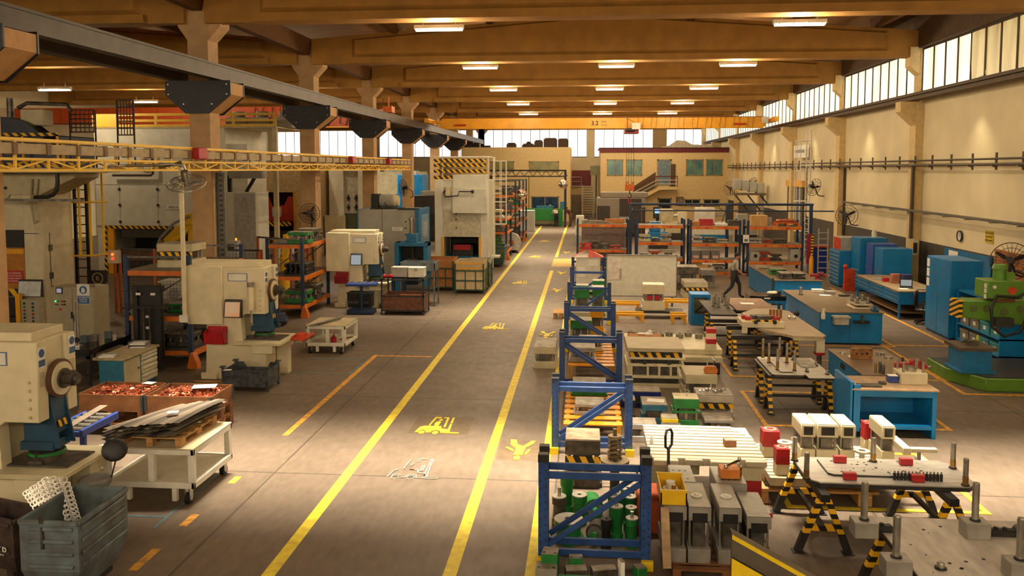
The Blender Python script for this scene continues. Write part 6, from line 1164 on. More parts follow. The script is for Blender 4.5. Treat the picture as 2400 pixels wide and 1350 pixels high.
t = T('cardboard_box', 'brown cardboard box with crumpled white paper on the long die bed', 'box', (1.5, 21.0, .552)); P(t, 'box_body', B().box(-.4, .42, -.2, .22, 0, .27), card, .008); P(t, 'flap', B().box(-.42, .44, -.22, -.2, .2, .28), card); P(t, 'crumpled_paper', B().ball((.1, 0, .3), (.12, .07, .05)).ball((-.06, .03, .3), (.12, .06, .03)).ball((.14, .0, .35), (.05, .05, .06)), paper)
# cream tool on a striped stand
t = T('tool_stand', 'low black stand with hazard striped legs under the cream press tool', 'stand', (2.35, 28.2, 0)); P(t, 'stand_top', B().box(-.62, .95, -.3, .4, .19, .26), black)
for x in (-.56, .85):
    for y in (-.25, .3): P(t, 'leg', B().box(x, x+.08, y, y+.08, 0, .19), hazz)
t = die('cream press tool with red inserts before the white board', 2.3, 28.3, .262, .72, .6, .88, cream, tp=dusty, gap=.26); P(t, 'red_insert', B().box(-.22, -.04, -.28, -.26, .36, .5), red); P(t, 'red_insert', B().box(.04, .22, -.28, -.26, .36, .5), red)
for k, (x0, x1, y, z) in enumerate(((.95, 1.9, 28.8, .3), (2.8, 4.0, 29.2, .34), (1.0, 1.95, 27.2, .2), (2.8, 3.3, 27.1, .22))):
    t = T('yellow_rack_frame', 'low yellow steel frame on the floor by the white board legs', 'frame', (x0, y, 0), 0, 'low yellow frames by the board'); P(t, 'rail', B().box(0, x1-x0, 0, .08, z, z+.08), yelp); P(t, 'rail', B().box(0, x1-x0, .45, .53, z, z+.08), yelp)
    for x in (.02, (x1-x0)-.1):
        for yy in (0, .45): P(t, 'leg', B().box(x, x+.08, yy, yy+.08, 0, z), yelp)
t = T('blue_cube_frame', 'blue open fronted steel box with pale inside beside striped sawhorses', 'cabinet', (3.4, 26.95, 0))
P(t, 'shell', B().box(0, .1, 0, .7, 0, .88).box(.52, .62, 0, .7, 0, .88).box(0, .62, 0, .7, .88, .99), bluB, .006); P(t, 'lower_panel', B().box(.1, .52, 0, .7, 0, .34), bluB); P(t, 'inside_panel', B().box(.1, .52, .6, .66, .34, .88), mt('pale_inside', 'D8C08A', .5)); P(t, 'sill', B().box(.1, .52, .02, .3, .34, .38), steelD); P(t, 'inner_rod', B().bar((.2, .4, .36), (.42, .45, .55), .03), dark)
for k, (x, y, z, w_, d_, h_, lab) in enumerate(((4.3, 33.2, 0, .9, 1.2, .62, 'cream die with hazard strip right of the white board'), (3.9, 35.4, 0, 1.6, 1.0, .95, 'heavy grey tool base with shiny parts right of the white board'), (5.2, 36.0, 0, .6, .8, .75, 'dark small tool base by the heavy grey one'))): die(lab, x, y, z, w_, d_, h_, (creamD, steelD, greyG)[k], hz=hazx if k == 0 else None)
t = T('wood_crate', 'small open pine crate on the floor by the racking', 'crate', (5.0, 38.2, 0)); P(t, 'crate_wall', B().box(0, .6, 0, .03, 0, .6), ply); P(t, 'crate_wall', B().box(0, .6, .5, .53, 0, .6), ply); P(t, 'crate_wall', B().box(0, .03, 0, .53, 0, .6), ply); P(t, 'crate_wall', B().box(.57, .6, 0, .53, 0, .6), ply)
# ---------------------------------------------------------------- striped sawhorse groups with plates
sawhorse('striped sawhorse, front one under the five-post plate', 4.4, 17.35, 1.2, .8, PI/2, .24); sawhorse('striped sawhorse, rear one under the five-post plate', 4.4, 18.2, 1.2, .8, PI/2, .24)
plate('lower dark plate under the five-post plate on striped sawhorses', 3.72, 4.42, 16.95, 18.5, .805, .04, greyG, ch=.06); plate('steel plate with five guide posts on striped sawhorses', 3.76, 4.42, 16.85, 18.45, .846, .05, ch=.05, holes=8); plate('pale inner plate between the five guide posts', 3.95, 4.2, 17.0, 18.2, .899, .02, ch=.03, holes=6)
for k, (px, py, lab) in enumerate(((1788, 838, 'rear left'), (1802, 850, 'middle left'), (1822, 866, 'front middle'), (1827, 835, 'rear right'), (1844, 850, 'middle right'), (1862, 868, 'front right'))):
    q = g(px, py, .9); gpost('slim guide post, %s, on the plate with white paper' % lab, q.x, q.y, .897, .42, .028, .4)
O('white_sheet', B().box(-.15, .15, -.11, .11, 0, .004), paper, 'white paper on the far corner of the five-post plate', 'paper', (3.93, 18.3, .8975), R(-4))
plate('steel plate with a flat block and four short pegs on striped sawhorses', 4.46, 4.98, 16.8, 18.6, .805, .05, ch=.02)
block('flat steel block on the plate with four short pegs', 4.68, 18.0, .8555, .3, .6, .06, steelL)
for k, (x, y, lab) in enumerate(((4.55, 17.3, 'front left'), (4.9, 17.1, 'front right'), (4.53, 18.35, 'rear left'), (4.88, 17.85, 'rear right'))): gpost('short peg, %s, on the plate with flat block' % lab, x, y, .8555, .09, .03, .1)
sawhorse('striped sawhorse, front one under the big pale machine table', 4.5, 21.1, 1.5, .84, PI/2, .24); sawhorse('striped sawhorse, rear one under the big pale machine table', 4.6, 22.4, 1.5, .84, PI/2, .24); sawhorse('striped sawhorse at the aisle side under the post plate', 4.2, 23.6, 1.3, .8, PI/2, .24); sawhorse('striped sawhorse at the back under the post plate', 4.3, 25.2, 1.3, .8, PI/2, .24)
t = T('machine_table', 'big pale slotted machine table with red banded leg on striped sawhorses', 'machine table', (4.3, 20.5, 0)); pal = mt('pale_machined', 'B5A184', .45, .15, var=.12, scale=3, stretch=(1, 6, 1))
P(t, 'table_plate', B().prism([(.1, .9), (.75, .0), (1.45, -.05), (1.55, .1), (1.5, 3.6), (1.2, 4.0), (.6, 4.0), (.1, 3.2)], 'z', .9, .97), pal, .006); P(t, 'side_wall', B().box(.75, 1.45, -.04, .3, .86, .9), creamD); P(t, 'leg_block', B().box(1.3, 1.5, .0, .2, .55, .9), cream, .006); P(t, 'red_band', B().box(1.29, 1.51, -.01, .21, .5, .56), red); P(t, 'leg_post', B().cyl((1.4, .1, 0), (1.4, .1, .5), .06, n=14), steelD)
P(t, 'knob', B().ball((1.56, 3.0, 1.0), .08), black)
t = T('cream_fixture', 'cream fixture with red clamps at the corner of the big pale machine table', 'fixture', (4.55, 21.66, .958)); 
P(t, 'fixture_plate', B().box(-.55, .5, -.25, .5, .02, .17), cream, .008); P(t, 'fixture_leg', B().box(-.56, -.42, -.26, -.24, -.12, .02), cream)
P(t, 'die_block', B().box(-.15, .2, -.15, .15, .17, .3).box(-.25, .1, .1, .35, .17, .27), steelD, .006); P(t, 'hazard_strip', B().box(-.3, .35, -.24, -.2, .17, .22), hazx)
for x, y in ((-.42, .2), (-.36, .02), (.32, .2), (.36, .0)): P(t, 'red_clamp', B().box(x-.07, x+.07, y-.06, y+.06, .17, .26), red)
for x in (-.22, .25): P(t, 'roller', B().cyl((x, -.3, .17), (x, -.24, .17), .05, n=12), black)
for k in range(4): O('bronze_post', B().cyl((0, 0, 0), (0, 0, .24), .035, n=12), mt('copper_bronze', 'A8743C', .4, .6), 'bronze post in the row of four on the pale machine table', 'post', (5.02+.09*k, 22.9, .971), 0, 'four bronze posts')
O('chrome_fitting', B().ball((0, 0, .04), .05).ball((.12, -.05, .035), .045).cyl((0, 0, .04), (.12, -.05, .035), .02, n=8), chrome, 'small chrome fitting on the pale machine table', 'fitting', (5.5, 22.8, .985))
plate('dark plate with six upright posts on the rear striped sawhorses', 3.6, 4.35, 24.0, 26.6, .81, .05, iron, ch=.04)
for k, (px, py, lab) in enumerate(((1672, 718, 'rear left'), (1677, 712, 'back edge'), (1684, 720, 'middle left'), (1703, 708, 'back right'), (1712, 716, 'middle right'), (1718, 722, 'front right'))):
    q = g(px, py, .86); gpost('thin upright post, %s, on the dark six-post plate' % lab, min(q.x, 4.28), q.y, .861, .32, .035, .05)
plate('brown topped plate with white paper on the rear striped sawhorses', 4.42, 5.6, 24.56, 26.9, .85, .05, mt('rusty_plate', '8A6A4C', .6, .1, var=.15), ch=.03); O('white_sheet', B().box(-.2, .2, -.14, .14, 0, .004), paper, 'white paper on the brown topped plate', 'paper', (4.95, 25.8, .902))
t = T('surface_plate', 'black surface plate on a blue stand beside the walking person', 'table', (5.3, 27.2, 0)); P(t, 'granite_plate', B().box(0, 1.15, 0, .8, .78, .93), gran, .006); P(t, 'stand_frame', B().box(0, 1.15, 0, .06, .7, .78).box(0, 1.15, .74, .8, .7, .78), bluB); P(t, 'maker_label', B().box(.45, .65, -.006, 0, .83, .88), signw)
for x in (.02, 1.05):
    for y in (.02, .7): P(t, 'leg', B().box(x, x+.08, y, y+.08, 0, .7), bluB)
O('rag_bundle', B().ball((0, 0, .05), (.16, .12, .06)).ball((.1, .05, .05), (.1, .1, .06)), mt('rag', 'C8BCA0', .9), 'pale rag bundle lying on the black surface plate', 'rag', (6.05, 27.5, .942)); O('dark_cup', B().cyl((0, 0, 0), (0, 0, .1), .08, n=14), dark, 'dark cup on the black surface plate corner', 'cup', (6.32, 27.7, .931))
# ---------------------------------------------------------------- blue benches
topM = mt('bench_top_brown', '7E6B54', .3, .2, var=.1, scale=2)
def bench(label, x0, x1, y0, y1, h, top=topM, name='workbench', solid=True):
    t = T(name, label, 'workbench', (x0, y0, 0)); X, Y = x1-x0, y1-y0
    P(t, 'worktop', B().box(-.03, X+.03, -.03, Y, h-.03, h), top, .005)
    if solid: P(t, 'cabinet_body', B().box(0, X, 0, Y, .03, h-.03), bluB, .008)
    return t
b2 = bench('long blue workbench in the middle with brown top and spray bottle', 6.7, 8.45, 24.3, 28.7, .93); b3 = bench('blue workbench in the far row covered with small dies and red vise', 6.95, 8.65, 31.2, 36, .93)
b1 = bench('blue workbench with wooden bored block and red vise, nearest solid one', 5.55, 6.75, 16.9, 19.3, .92)
P(b2, 'front_seam', B().box(.85, .86, -.004, 0, .05, .88), bluD); P(b1, 'vent_slot', B().box(-.004, 0, 1.2, 1.5, .7, .82), black); P(b3, 'wall_post', B().box(-.08, -.02, -.05, .05, 0, 1.0), dark)
t = bench('open fronted blue bench with pale top and blue crate on it', 5.0, 6.5, 15.75, 16.75, .93, mt('bench_top_pale', 'B0916E', .5), solid=False)
for x in (0, 1.42): P(t, 'side_panel', B().box(x, x+.08, 0, 1, 0, .9), bluB, .006)
P(t, 'back_panel', B().box(.08, 1.42, .9, .95, .1, .9), bluB); P(t, 'shelf', B().box(.08, 1.42, 0, .95, .17, .24), bluB); P(t, 'top_rail', B().box(.08, 1.42, 0, .05, .78, .9), bluB); P(t, 'end_guard', B().box(-.06, 0, -.02, 1.0, .12, 1.05).box(-.02, .12, -.02, .03, .12, 1.0), bluB)
for k, (px, py, w_, d_, h_, m, lab) in enumerate(((2020, 905, .42, .2, .03, iron, 'flat rusty ring plates'), (2068, 900, .12, .12, .04, iron, 'small brown ring'), (2092, 895, .2, .16, .13, mt('crate_violet_blue', '3A52A0', .4), 'violet blue plastic crate with white rag'))):
    q = g(px, py, .93); block('%s on the open fronted blue bench' % lab, max(q.x, 5.34), min(max(q.y, 15.95), 16.5), .931, w_, d_, h_, m, name='bench_item', cat='bench item', top=(m if k < 2 else paper))
t = T('post_die', 'cream die with ring and four steel posts on the open fronted blue bench', 'die', (6.22, 16.3, .931)); P(t, 'die_body', B().box(-.24, .24, -.2, .25, 0, .22), cream, .006); P(t, 'slot', B().box(-.245, -.24, -.1, .06, .06, .16), black); P(t, 'ring', B().lathe([(.09, .22), (.11, .22), (.11, .3), (.09, .3)], (0, .03, 0), 20), steel)
for x in (-.18, .18):
    for y in (-.12, .18): P(t, 'post', B().cyl((x, y, .22), (x, y, .42), .025, n=10), steel)
def vise(label, x, y, z, rz, m=red):
    t = T('bench_vise', label, 'vise', (x, y, z), rz); P(t, 'vise_base', B().lathe([(.11, 0), (.11, .03), (.06, .05), (.06, .1)], n=16), m); P(t, 'vise_body', B().box(-.26, .1, -.07, .07, .08, .2).box(.02, .1, -.1, .1, .1, .27), m, .015); P(t, 'moving_jaw', B().box(.14, .22, -.1, .1, .1, .27).box(.22, .34, -.05, .05, .1, .18), m, .012); P(t, 'jaw_plate', B().box(.1, .108, -.1, .1, .21, .28).box(.132, .14, -.1, .1, .21, .28), steel); P(t, 'spindle', B().cyl((.34, 0, .14), (.42, 0, .14), .022, n=8).cyl((.41, -.12, .2), (.41, .14, .05), .012, n=6), steel); return t
vise('red bench vise on the blue workbench behind the cream post die', 6.5, 17.15, .921, R(-12)); vise('dark red bench vise at the end of the far workbench', 8.6, 31.6, .931, R(-15), mt('dark_red_paint', '8C1820'))
t = T('bored_block', 'upright wooden coloured block with bored holes on the blue workbench', 'block', (5.95, 18.3, .921)); P(t, 'block_body', B().box(-.22, .22, -.05, .05, 0, .24), mt('bored_wood', '9C6A34', .5, var=.2), .004); P(t, 'white_paper', B().box(-.2, .15, .08, .3, 0, .006), paper)
for x, z, r in ((-.12, .12, .02), (.0, .12, .02), (.1, .13, .03), (.17, .2, .015), (-.18, .2, .015), (.16, .05, .015)): P(t, 'bored_hole', B().cyl((x, -.052, z), (x, -.05, z), r, n=10), black)
for k, (px, py, r, h, m, lab) in enumerate(((2052, 872, .025, .2, brass, 'slim bronze pin'), (2062, 873, .03, .22, steelD, 'dark steel pin'), (2070, 876, .03, .19, steelD, 'shorter dark pin'), (2115, 855, .03, .16, iron, 'brown stub'), (2056, 832, .03, .08, steel, 'silver bush'), (2068, 832, .05, .06, steel, 'wide silver bush'), (2082, 838, .09, .03, steel, 'flat silver ring'), (1975, 826, .08, .02, chrome, 'flat silver lens shaped part'))):
    q = g(px, py, .925); O('turned_pin', B().lathe([(r, 0), (r, h*.9), (r*.8, h)], n=14), m, '%s standing on the blue workbench with the bored block' % lab, 'pin', (min(max(q.x, 5.65), 6.65), min(q.y, 19.1), .921))
# things on the middle bench
t = T('spray_bottle', 'white spray bottle hung on the front edge of the middle blue bench', 'bottle', (6.78, 24.2, .74)); P(t, 'bottle_body', B().lathe([(.06, 0), (.065, .02), (.065, .14), (.03, .22), (.02, .25)], n=14), white); P(t, 'trigger_head', B().box(-.03, .06, -.02, .02, .25, .31), white)
t = T('wall_bin', 'white plastic bin hung on the front of the middle blue bench', 'bin', (7.25, 24.14, .6)); P(t, 'bin_body', B().prism([(-.1, 0), (.12, 0), (.12, .2), (-.12, .2)], 'x', -.2, .2), mt('bin_pale', 'B9B3A0', .5), .01); P(t, 'bin_lip', B().box(-.23, .23, -.14, .13, .2, .25), mt('bin_pale', 'B9B3A0'))
t = T('tool_hook', 'black tool holder fixed on the front of the middle blue bench', 'tool holder', (7.85, 24.2, .62)); P(t, 'plate', B().box(-.22, .22, 0, .06, 0, .08), black); P(t, 'tool', B().box(-.02, .04, -.05, 0, .05, .25), steelD)
die('cream die with four steel posts on the middle blue bench', 8.1, 25.2, .931, .5, .8, .16, cream, n=0)
for k in range(4): gpost('dark post on the cream die of the middle blue bench, %s' % ('front left', 'front right', 'rear left', 'rear right')[k], 7.95+.3*(k % 2), 24.95+.5*(k//2), 1.0915, .18, .04, .05)
gpost('single upright steel post near the back of the middle blue bench', 7.0, 27.6, .931, .25, .05, .05)
for k, (x, y, w_, d_, h_, m, lab) in enumerate(((7.7, 28.2, .35, .3, .1, white, 'white tray'), (8.0, 27.9, .3, .3, .09, greyG, 'grey instrument box'), (8.3, 27.4, .3, .2, .04, black, 'black hand tool'), (7.75, 27.5, .35, .2, .01, paper, 'white paper'))): block('%s at the far end of the middle blue bench' % lab, x, y, .931, w_, d_, h_, m, top=m, name='bench_item', cat='bench item')
t = T('table_vise', 'small blue steel vise at the outer corner of the middle blue bench', 'vise', (8.3, 24.5, .931)); P(t, 'vise_body', B().box(-.08, .08, -.12, .12, 0, .08).box(-.06, .06, -.1, .0, .08, .16), mt('vise_blue', '2A5A80', .5), .01); P(t, 'screw', B().cyl((0, -.12, .1), (0, -.24, .1), .02, n=8), steel)
for k, (x, y, m, lab) in enumerate(((7.45, 31.8, iron, 'rusty die'), (7.95, 31.9, black, 'black caged die'), (7.4, 33.2, green, 'green topped die'), (7.8, 34.2, black, 'flat black tool'), (7.3, 35.0, steelL, 'pale plate'))): die('%s on the far blue workbench' % lab, x, y, .931, .42, .7, (.22, .2, .2, .08, .05)[k], m, n=4 if k < 2 else 0)
# ---------------------------------------------------------------- radial drill
t = T('radial_drill', 'green radial drilling machine with blue box table on a green base', 'drill', (8.55, 19.3, 0)); gm = greenM
P(t, 'base', B().prism([(0, 1.2), (.0, 1.0), (.45, 0), (3.6, 0), (3.6, 2.1), (.0, 2.1)], 'z', 0, .3), gm, .02); P(t, 'base_top', B().prism([(.05, 1.2), (.05, 1.05), (.5, .08), (3.55, .08), (3.55, 2.05), (.05, 2.05)], 'z', .3, .32), mt('oily_top', '4A443E', .35, .4))
P(t, 'box_table', B().box(.12, .78, .45, 1.2, .36, .84), mt('table_blue', '1C74A6', .45, var=.1), .01); P(t, 'table_top', B().box(.05, .86, .38, 1.28, .84, .91), mt('table_brown', '6A5A48', .4, .3)); P(t, 'table_foot', B().box(.05, .86, .38, 1.28, .32, .37), mt('table_blue', '1C74A6'))
P(t, 'column', B().cyl((3.0, 1.2, .32), (3.0, 1.2, 3.0), .3, n=24), steelD); P(t, 'arm', B().prism([(.3, 1.52), (.3, 1.92), (3.3, 1.95), (3.3, 1.3), (2.0, 1.3)], 'y', .95, 1.45), gm, .02); P(t, 'arm_end_stripe', B().box(.22, .3, .94, 1.46, 1.5, 1.93), stripes('hazard_arm', (0, 3, 8)))
P(t, 'head', B().box(.75, 1.55, .75, 1.4, 2.0, 2.42), gm, .02); P(t, 'head_slide', B().box(.95, 1.4, .8, 1.35, 1.92, 2.0), mt('slide_rust', '7A4A30', .5, .4)); P(t, 'spindle', B().cyl((1.15, 1.0, .95+.3), (1.15, 1.0, 1.5), .05, n=12).cyl((1.15, 1.0, 1.15), (1.15, 1.0, 1.3), .03, n=10), steelD); P(t, 'head_lower', B().box(.95, 1.35, .7, .95, 1.35, 1.55), dark)
m_ = P(t, 'motor', B().cyl((1.15, 1.05, 2.42), (1.15, 1.05, 2.68), .15, n=18).cyl((1.15, 1.05, 2.68), (1.15, 1.05, 2.78), .17, .14, n=18).box(1.22, 1.4, .85, 1.0, 2.45, 2.6), gm); P(t, 'oil_glass', B().lathe([(.02, 0), (.05, 0), (.09, -.01), (.09, .02)], (1.3, .74, 2.2), 18, ax='y'), redO); P(t, 'gauge', B().cyl((.9, .74, 2.28), (.9, .72, 2.28), .04, n=12), white)
for x in (.55, .85, 1.25, 1.6): P(t, 'arm_boss', B().cyl((x, .95, 1.74-.08*(x == 1.25)), (x, .94, 1.74-.08*(x == 1.25)), .09, n=16), mt('boss_olive', '5E6A38', .5))
P(t, 'hose', B().tube([(1.45, .9, 2.65), (1.6, .7, 2.55), (1.6, .65, 2.2), (1.4, .7, 2.05), (.95, .7, 2.08), (.8, .65, 1.8), (.85, .65, 1.35), (1.1, .6, 1.15), (1.45, .65, 1.25), (1.7, .75, 1.7), (1.95, .85, 1.82)], .035, 8), black)
for z in (2.05, 2.18, 2.3): P(t, 'sticker', B().box(.735, .75, .78, .88, z-.05, z+.05), white)
P(t, 'control_panel', B().box(2.05, 2.5, .88, .95, 1.5, 1.85), creamD, .008); P(t, 'panel_picture', B().box(2.1, 2.45, .87, .88, 1.6, 1.8), mt('panel_orange', 'D9A860', .5))
O('tool_clamp', B().box(-.12, .15, -.08, .1, 0, .1).cyl((-.2, 0, .05), (-.05, .05, .12), .02, n=8), steelD, 'grey drill clamp lying on the blue box table', 'clamp', (9.0, 20.1, .912)); O('yellow_bottle', B().lathe([(.04, 0), (.04, .12), (.02, .2)], n=12), mt('lime', 'B8C828', .4), 'clear bottle with yellow liquid on the blue box table', 'bottle', (9.22, 20.25, .912))
# ---------------------------------------------------------------- cabinets, desk and chair along the wall
def cabinet(label, x0, x1, y0, y1, h, doors=0, drawers=0, m=bluB, name='steel_cabinet', split=0.0):
    "doors and drawers on the -x side"
    t = T(name, label, 'cabinet', (x0, y0, 0)); X, Y = x1-x0, y1-y0; P(t, 'cabinet_body', B().box(0, X, 0, Y, .05, h), m, .008); P(t, 'plinth', B().box(.03, X, .03, Y-.03, 0, .05), bluD)
    for k in range(doors):
        q = P(t, 'door', B().box(-.015, 0, Y*k/doors+.01, Y*(k+1)/doors-.01, h*split+.08, h-.03), m, .003); P(q, 'handle', B().box(-.035, -.015, Y*(k+1)/doors-.09 if k == 0 else Y*k/doors+.05, Y*(k+1)/doors-.05 if k == 0 else Y*k/doors+.09, h*(.5+split/2), h*(.5+split/2)+.1), steel)
    n = drawers
    for k in range(n):
        z0, z1 = .08+(h*(split or 1)-.1)*k/n, .08+(h*(split or 1)-.1)*(k+1)/n-.015; q = P(t, 'drawer', B().box(-.015, 0, .02, Y-.02, z0, z1), m, .003); P(q, 'handle', B().box(-.035, -.015, .06, Y-.06, z1-.05, z1-.025), mt('handle_grey', 'A8ACA8', .4, .3))
    return t
cabinet('tall blue cabinet with plain side behind the green drill', 10.65, 11.55, 25.2, 26.9, 2.33, 2)
for z in (1.4, 1.7, 2.0): O('note_sheet', B().box(0, .004, -.1, .1, 0, .25), paper, 'white note sheet in the column on the side of tall blue cabinet', 'paper', (10.628, 26.76, z), 0, 'white notes beside the tall cabinet')
cabinet('blue drawer tower with silver handle rails near the rack end', 10.75, 11.85, 36.2, 37.6, 1.55, 0, 9); t = T('box_unit', 'grey and orange small parts unit on the blue drawer tower', 'cabinet', (10.85, 36.4, 1.552)); P(t, 'unit_body', B().box(0, .9, 0, 1.0, 0, .55), grayp, .006)
for k in range(3): P(t, 'orange_drawer', B().box(-.02, 0, .03+.33*k, .33+.33*k, .03, .52), redO)
cabinet('tallest blue cabinet with doors over a drawer bank', 11.2, 12.3, 35.0, 36.1, 2.2, 2, 6, split=.42); cabinet('slim blue violet locker beside the tallest cabinet', 11.35, 12.3, 33.95, 34.7, 2.05, 1, 0, mt('locker_violet', '3458A8', .4)); cabinet('blue locker with silver latch next to the drawer desk', 11.4, 12.5, 33.0, 33.85, 1.95, 1)
O('white_jar', B().lathe([(.1, 0), (.1, .2), (.06, .3)], n=14), white, 'white jar on the tallest blue cabinet', 'jar', (11.9, 35.5, 2.202)); O('red_trolley', B().box(-.2, .2, -.1, .1, .3, .9).ball((-.15, 0, 1.0), .1).ball((.15, 0, .7), .1).box(-.2, .2, -.15, .15, 0, .3), [redO], 'red fitting stand beside the tallest cabinet drawers', 'stand', (10.85, 35.2, 0))
t = T('drawer_desk', 'blue drawer desk with pale worktop, laptop and folders along the wall', 'desk', (10.4, 28.5, 0)); X, Y = 1.5, 4.4; P(t, 'worktop', B().box(0, X, 0, Y, .92, .96), mt('desk_top', '97815E', .5), .005); P(t, 'drawer_body', B().box(.03, X-.03, .03, Y-.03, .5, .92), bluB, .006); P(t, 'lower_shelf', B().box(.1, X-.1, .2, Y-.1, .18, .22), mt('desk_shelf', '8A6A40', .6))
for k in range(3):
    for j in range(3): q = P(t, 'drawer', B().box(.012, .03, .08+1.42*k, 1.42+1.42*k, .53+.13*j, .64+.13*j), bluB); P(q, 'handle', B().box(-.01, .012, .15+1.42*k, 1.35+1.42*k, .61+.13*j, .63+.13*j), steel)
for x in (.03, X-.09):
    for y in (.03, Y-.09): P(t, 'leg', B().box(x, x+.06, y, y+.06, 0, .5), bluB)
lt = T('laptop', 'open laptop with pale screen on the blue drawer desk', 'laptop', (10.95, 29.3, .961), R(-12)); P(lt, 'keyboard_base', B().box(-.2, .2, -.14, .14, 0, .02), dark); q = P(lt, 'lid', B().box(-.2, .2, .13, .145, .02, .29), black); P(q, 'screen', B().box(-.17, .17, .126, .13, .05, .26), em('laptop_screen', 'C4CAC8', .5))
for k, (x, y, w_, d_, h_, m, lab) in enumerate(((11.25, 30.2, .3, .35, .35, mt('folder_blue', '27305E', .5), 'dark blue folder box'), (11.0, 30.5, .3, .2, .33, mt('folder_red', 'A86A50', .6), 'row of brown red folders'), (10.85, 31.6, .5, .6, .02, greyG, 'grey mat'), (10.75, 29.0, .3, .25, .01, paper, 'white papers'), (11.3, 28.9, .35, .25, .04, greyG, 'grey keyboard'), (10.8, 30.9, .2, .2, .14, red, 'small red box'))): block('%s on the blue drawer desk' % lab, x, y, .961, w_, d_, h_, m, top=m, name='desk_item', cat='desk item')
t = T('office_chair', 'black office chair on castors at the blue drawer desk', 'chair', (10.95, 27.75, 0), R(60)); P(t, 'seat', B().box(-.25, .25, -.25, .25, .44, .52), black, .04); P(t, 'backrest', B().box(-.24, .24, .22, .3, .6, 1.08), black, .04); P(t, 'back_post', B().box(-.03, .03, .2, .26, .46, .65), black); P(t, 'gas_column', B().cyl((0, 0, .1), (0, 0, .44), .03, n=10), dark)
for s in (-.28, .28): P(t, 'armrest', B().box(s-.03, s+.03, -.15, .15, .68, .72).box(s-.02, s+.02, -.02, .02, .5, .68), black)
for k in range(5): q = P(t, 'base_leg', B().bar((0, 0, .12), (.3*math.cos(k*1.257), .3*math.sin(k*1.257), .07), .04, .04), black); P(q, 'caster', B().ball((.3*math.cos(k*1.257), .3*math.sin(k*1.257), .03), .03), black)
# shelving of crates behind the drill
t = T('crate_shelf', 'blue shelf of grey and teal crates behind the green drill', 'shelf', (10.75, 22.4, 0)); P(t, 'shelf_frame', B().box(0, 1.4, 0, .05, 0, 1.55).box(0, 1.4, 2.5, 2.55, 0, 1.55).box(1.35, 1.4, 0, 2.55, 0, 1.55), bluB)
for z in (.1, .55, 1.0, 1.5): P(t, 'shelf_board', B().box(0, 1.4, 0, 2.55, z, z+.04), bluB)
for j, z in enumerate((.142, .592, 1.042)):
    for k in range(4): O('storage_crate', B().box(0, .5, 0, .5, 0, .3).box(-.02, .0, .0, .5, .24, .3).box(-.006, 0, .18, .32, .08, .18, 1), [mt('crate_grey', '7E7A6C', .5) if k > 1 else mt('crate_teal', '3A8C96', .45), signw], '%s crate on the %s shelf behind the green drill' % ('grey' if k > 1 else 'teal', ('lowest', 'middle', 'upper')[j]), 'crate', (10.8, 22.5+.6*k, z), 0, 'crates behind the drill, %s shelf %s' % (('lowest', 'middle', 'upper')[j], 'grey' if k > 1 else 'teal'))
cabinet('blue cabinet at the right frame edge behind the drill', 12.25, 13.3, 20.2, 22.0, 1.5, 2); t = T('binder_row', 'row of dark binders on top of the blue cabinet behind the drill', 'binders', (12.4, 20.6, 1.503))
for k in range(5): P(t, 'binder', B().box(0, .3, .12*k, .12*k+.1, 0, .32), (bluD, black, white, black, bluB)[k])
O('cork_board', B().box(-.03, 0, 0, 3.0, 0, 1.5), mt('cork_orange', 'A8682E', .8, var=.06), 'orange brown cork board on the wall behind the green drill', 'board', (13.38, 25.4, .9)); O('pinboard', B().box(-.04, 0, 0, 3.6, 0, 1.1), mt('panel_blue', '1A6CA0', .5), 'blue wall panel behind the drawer desk with hanging chart', 'panel', (13.38, 28.6, 1.0))
t = T('wall_chart', 'white printed chart hanging on the blue wall panel', 'chart', (13.32, 31.0, .95)); P(t, 'sheet', B().box(-.01, 0, 0, .75, 0, 1.1), paper); b = B()
for k in range(12): b.box(-.013, -.01, .08+.2*(k % 3), .2+.2*(k % 3), .12+.22*(k//3), .24+.22*(k//3))
P(t, 'printed_figures', b, mt('print_grey', '6A7080', .7))
# ---------------------------------------------------------------- on the right wall
t = T('wall_clock', 'round wall clock with dark rim high on the cream wall', 'clock', (13.38, 31.0, 2.62)); P(t, 'clock_rim', B().lathe([(.17, 0), (.2, 0), (.2, -.06), (.17, -.06)], n=28, ax='x'), dark); P(t, 'clock_face', B().lathe([(.01, 0), (.175, 0), (.175, -.03), (.01, -.03)], n=28, ax='x'), signw); P(t, 'clock_hand', B().box(-.04, -.032, -.006, .006, 0, .13).box(-.04, -.032, -.09, 0, -.006, .006), ink)
t = T('warning_sign', 'yellow sign with black lines on the wall above the big fan', 'sign', (13.39, 28.6, 2.55)); P(t, 'sign_board', B().box(-.015, 0, 0, .55, 0, .42), mt('sign_yellow', 'D9B81E', .5)); 
for k, q in enumerate(('İŞ GÖZLÜĞÜ', 'VE ELDİVEN', 'KULLANINIZ')): txt(t, q, .085, ink, (-.018, .275, .33-.12*k), (PI/2, 0, -PI/2))
t = T('hall_sign', 'white sign reading HAMMADDE ALANI high on the wall', 'sign', (12.98, 50.6, 5.7)); P(t, 'sign_board', B().box(-.12, .1, 0, 2.6, 0, .75), signw); txt(t, 'HAMMADDE ALANI', .3, ink, (-.125, 1.3, .38), (PI/2, 0, -PI/2), wx=.9)
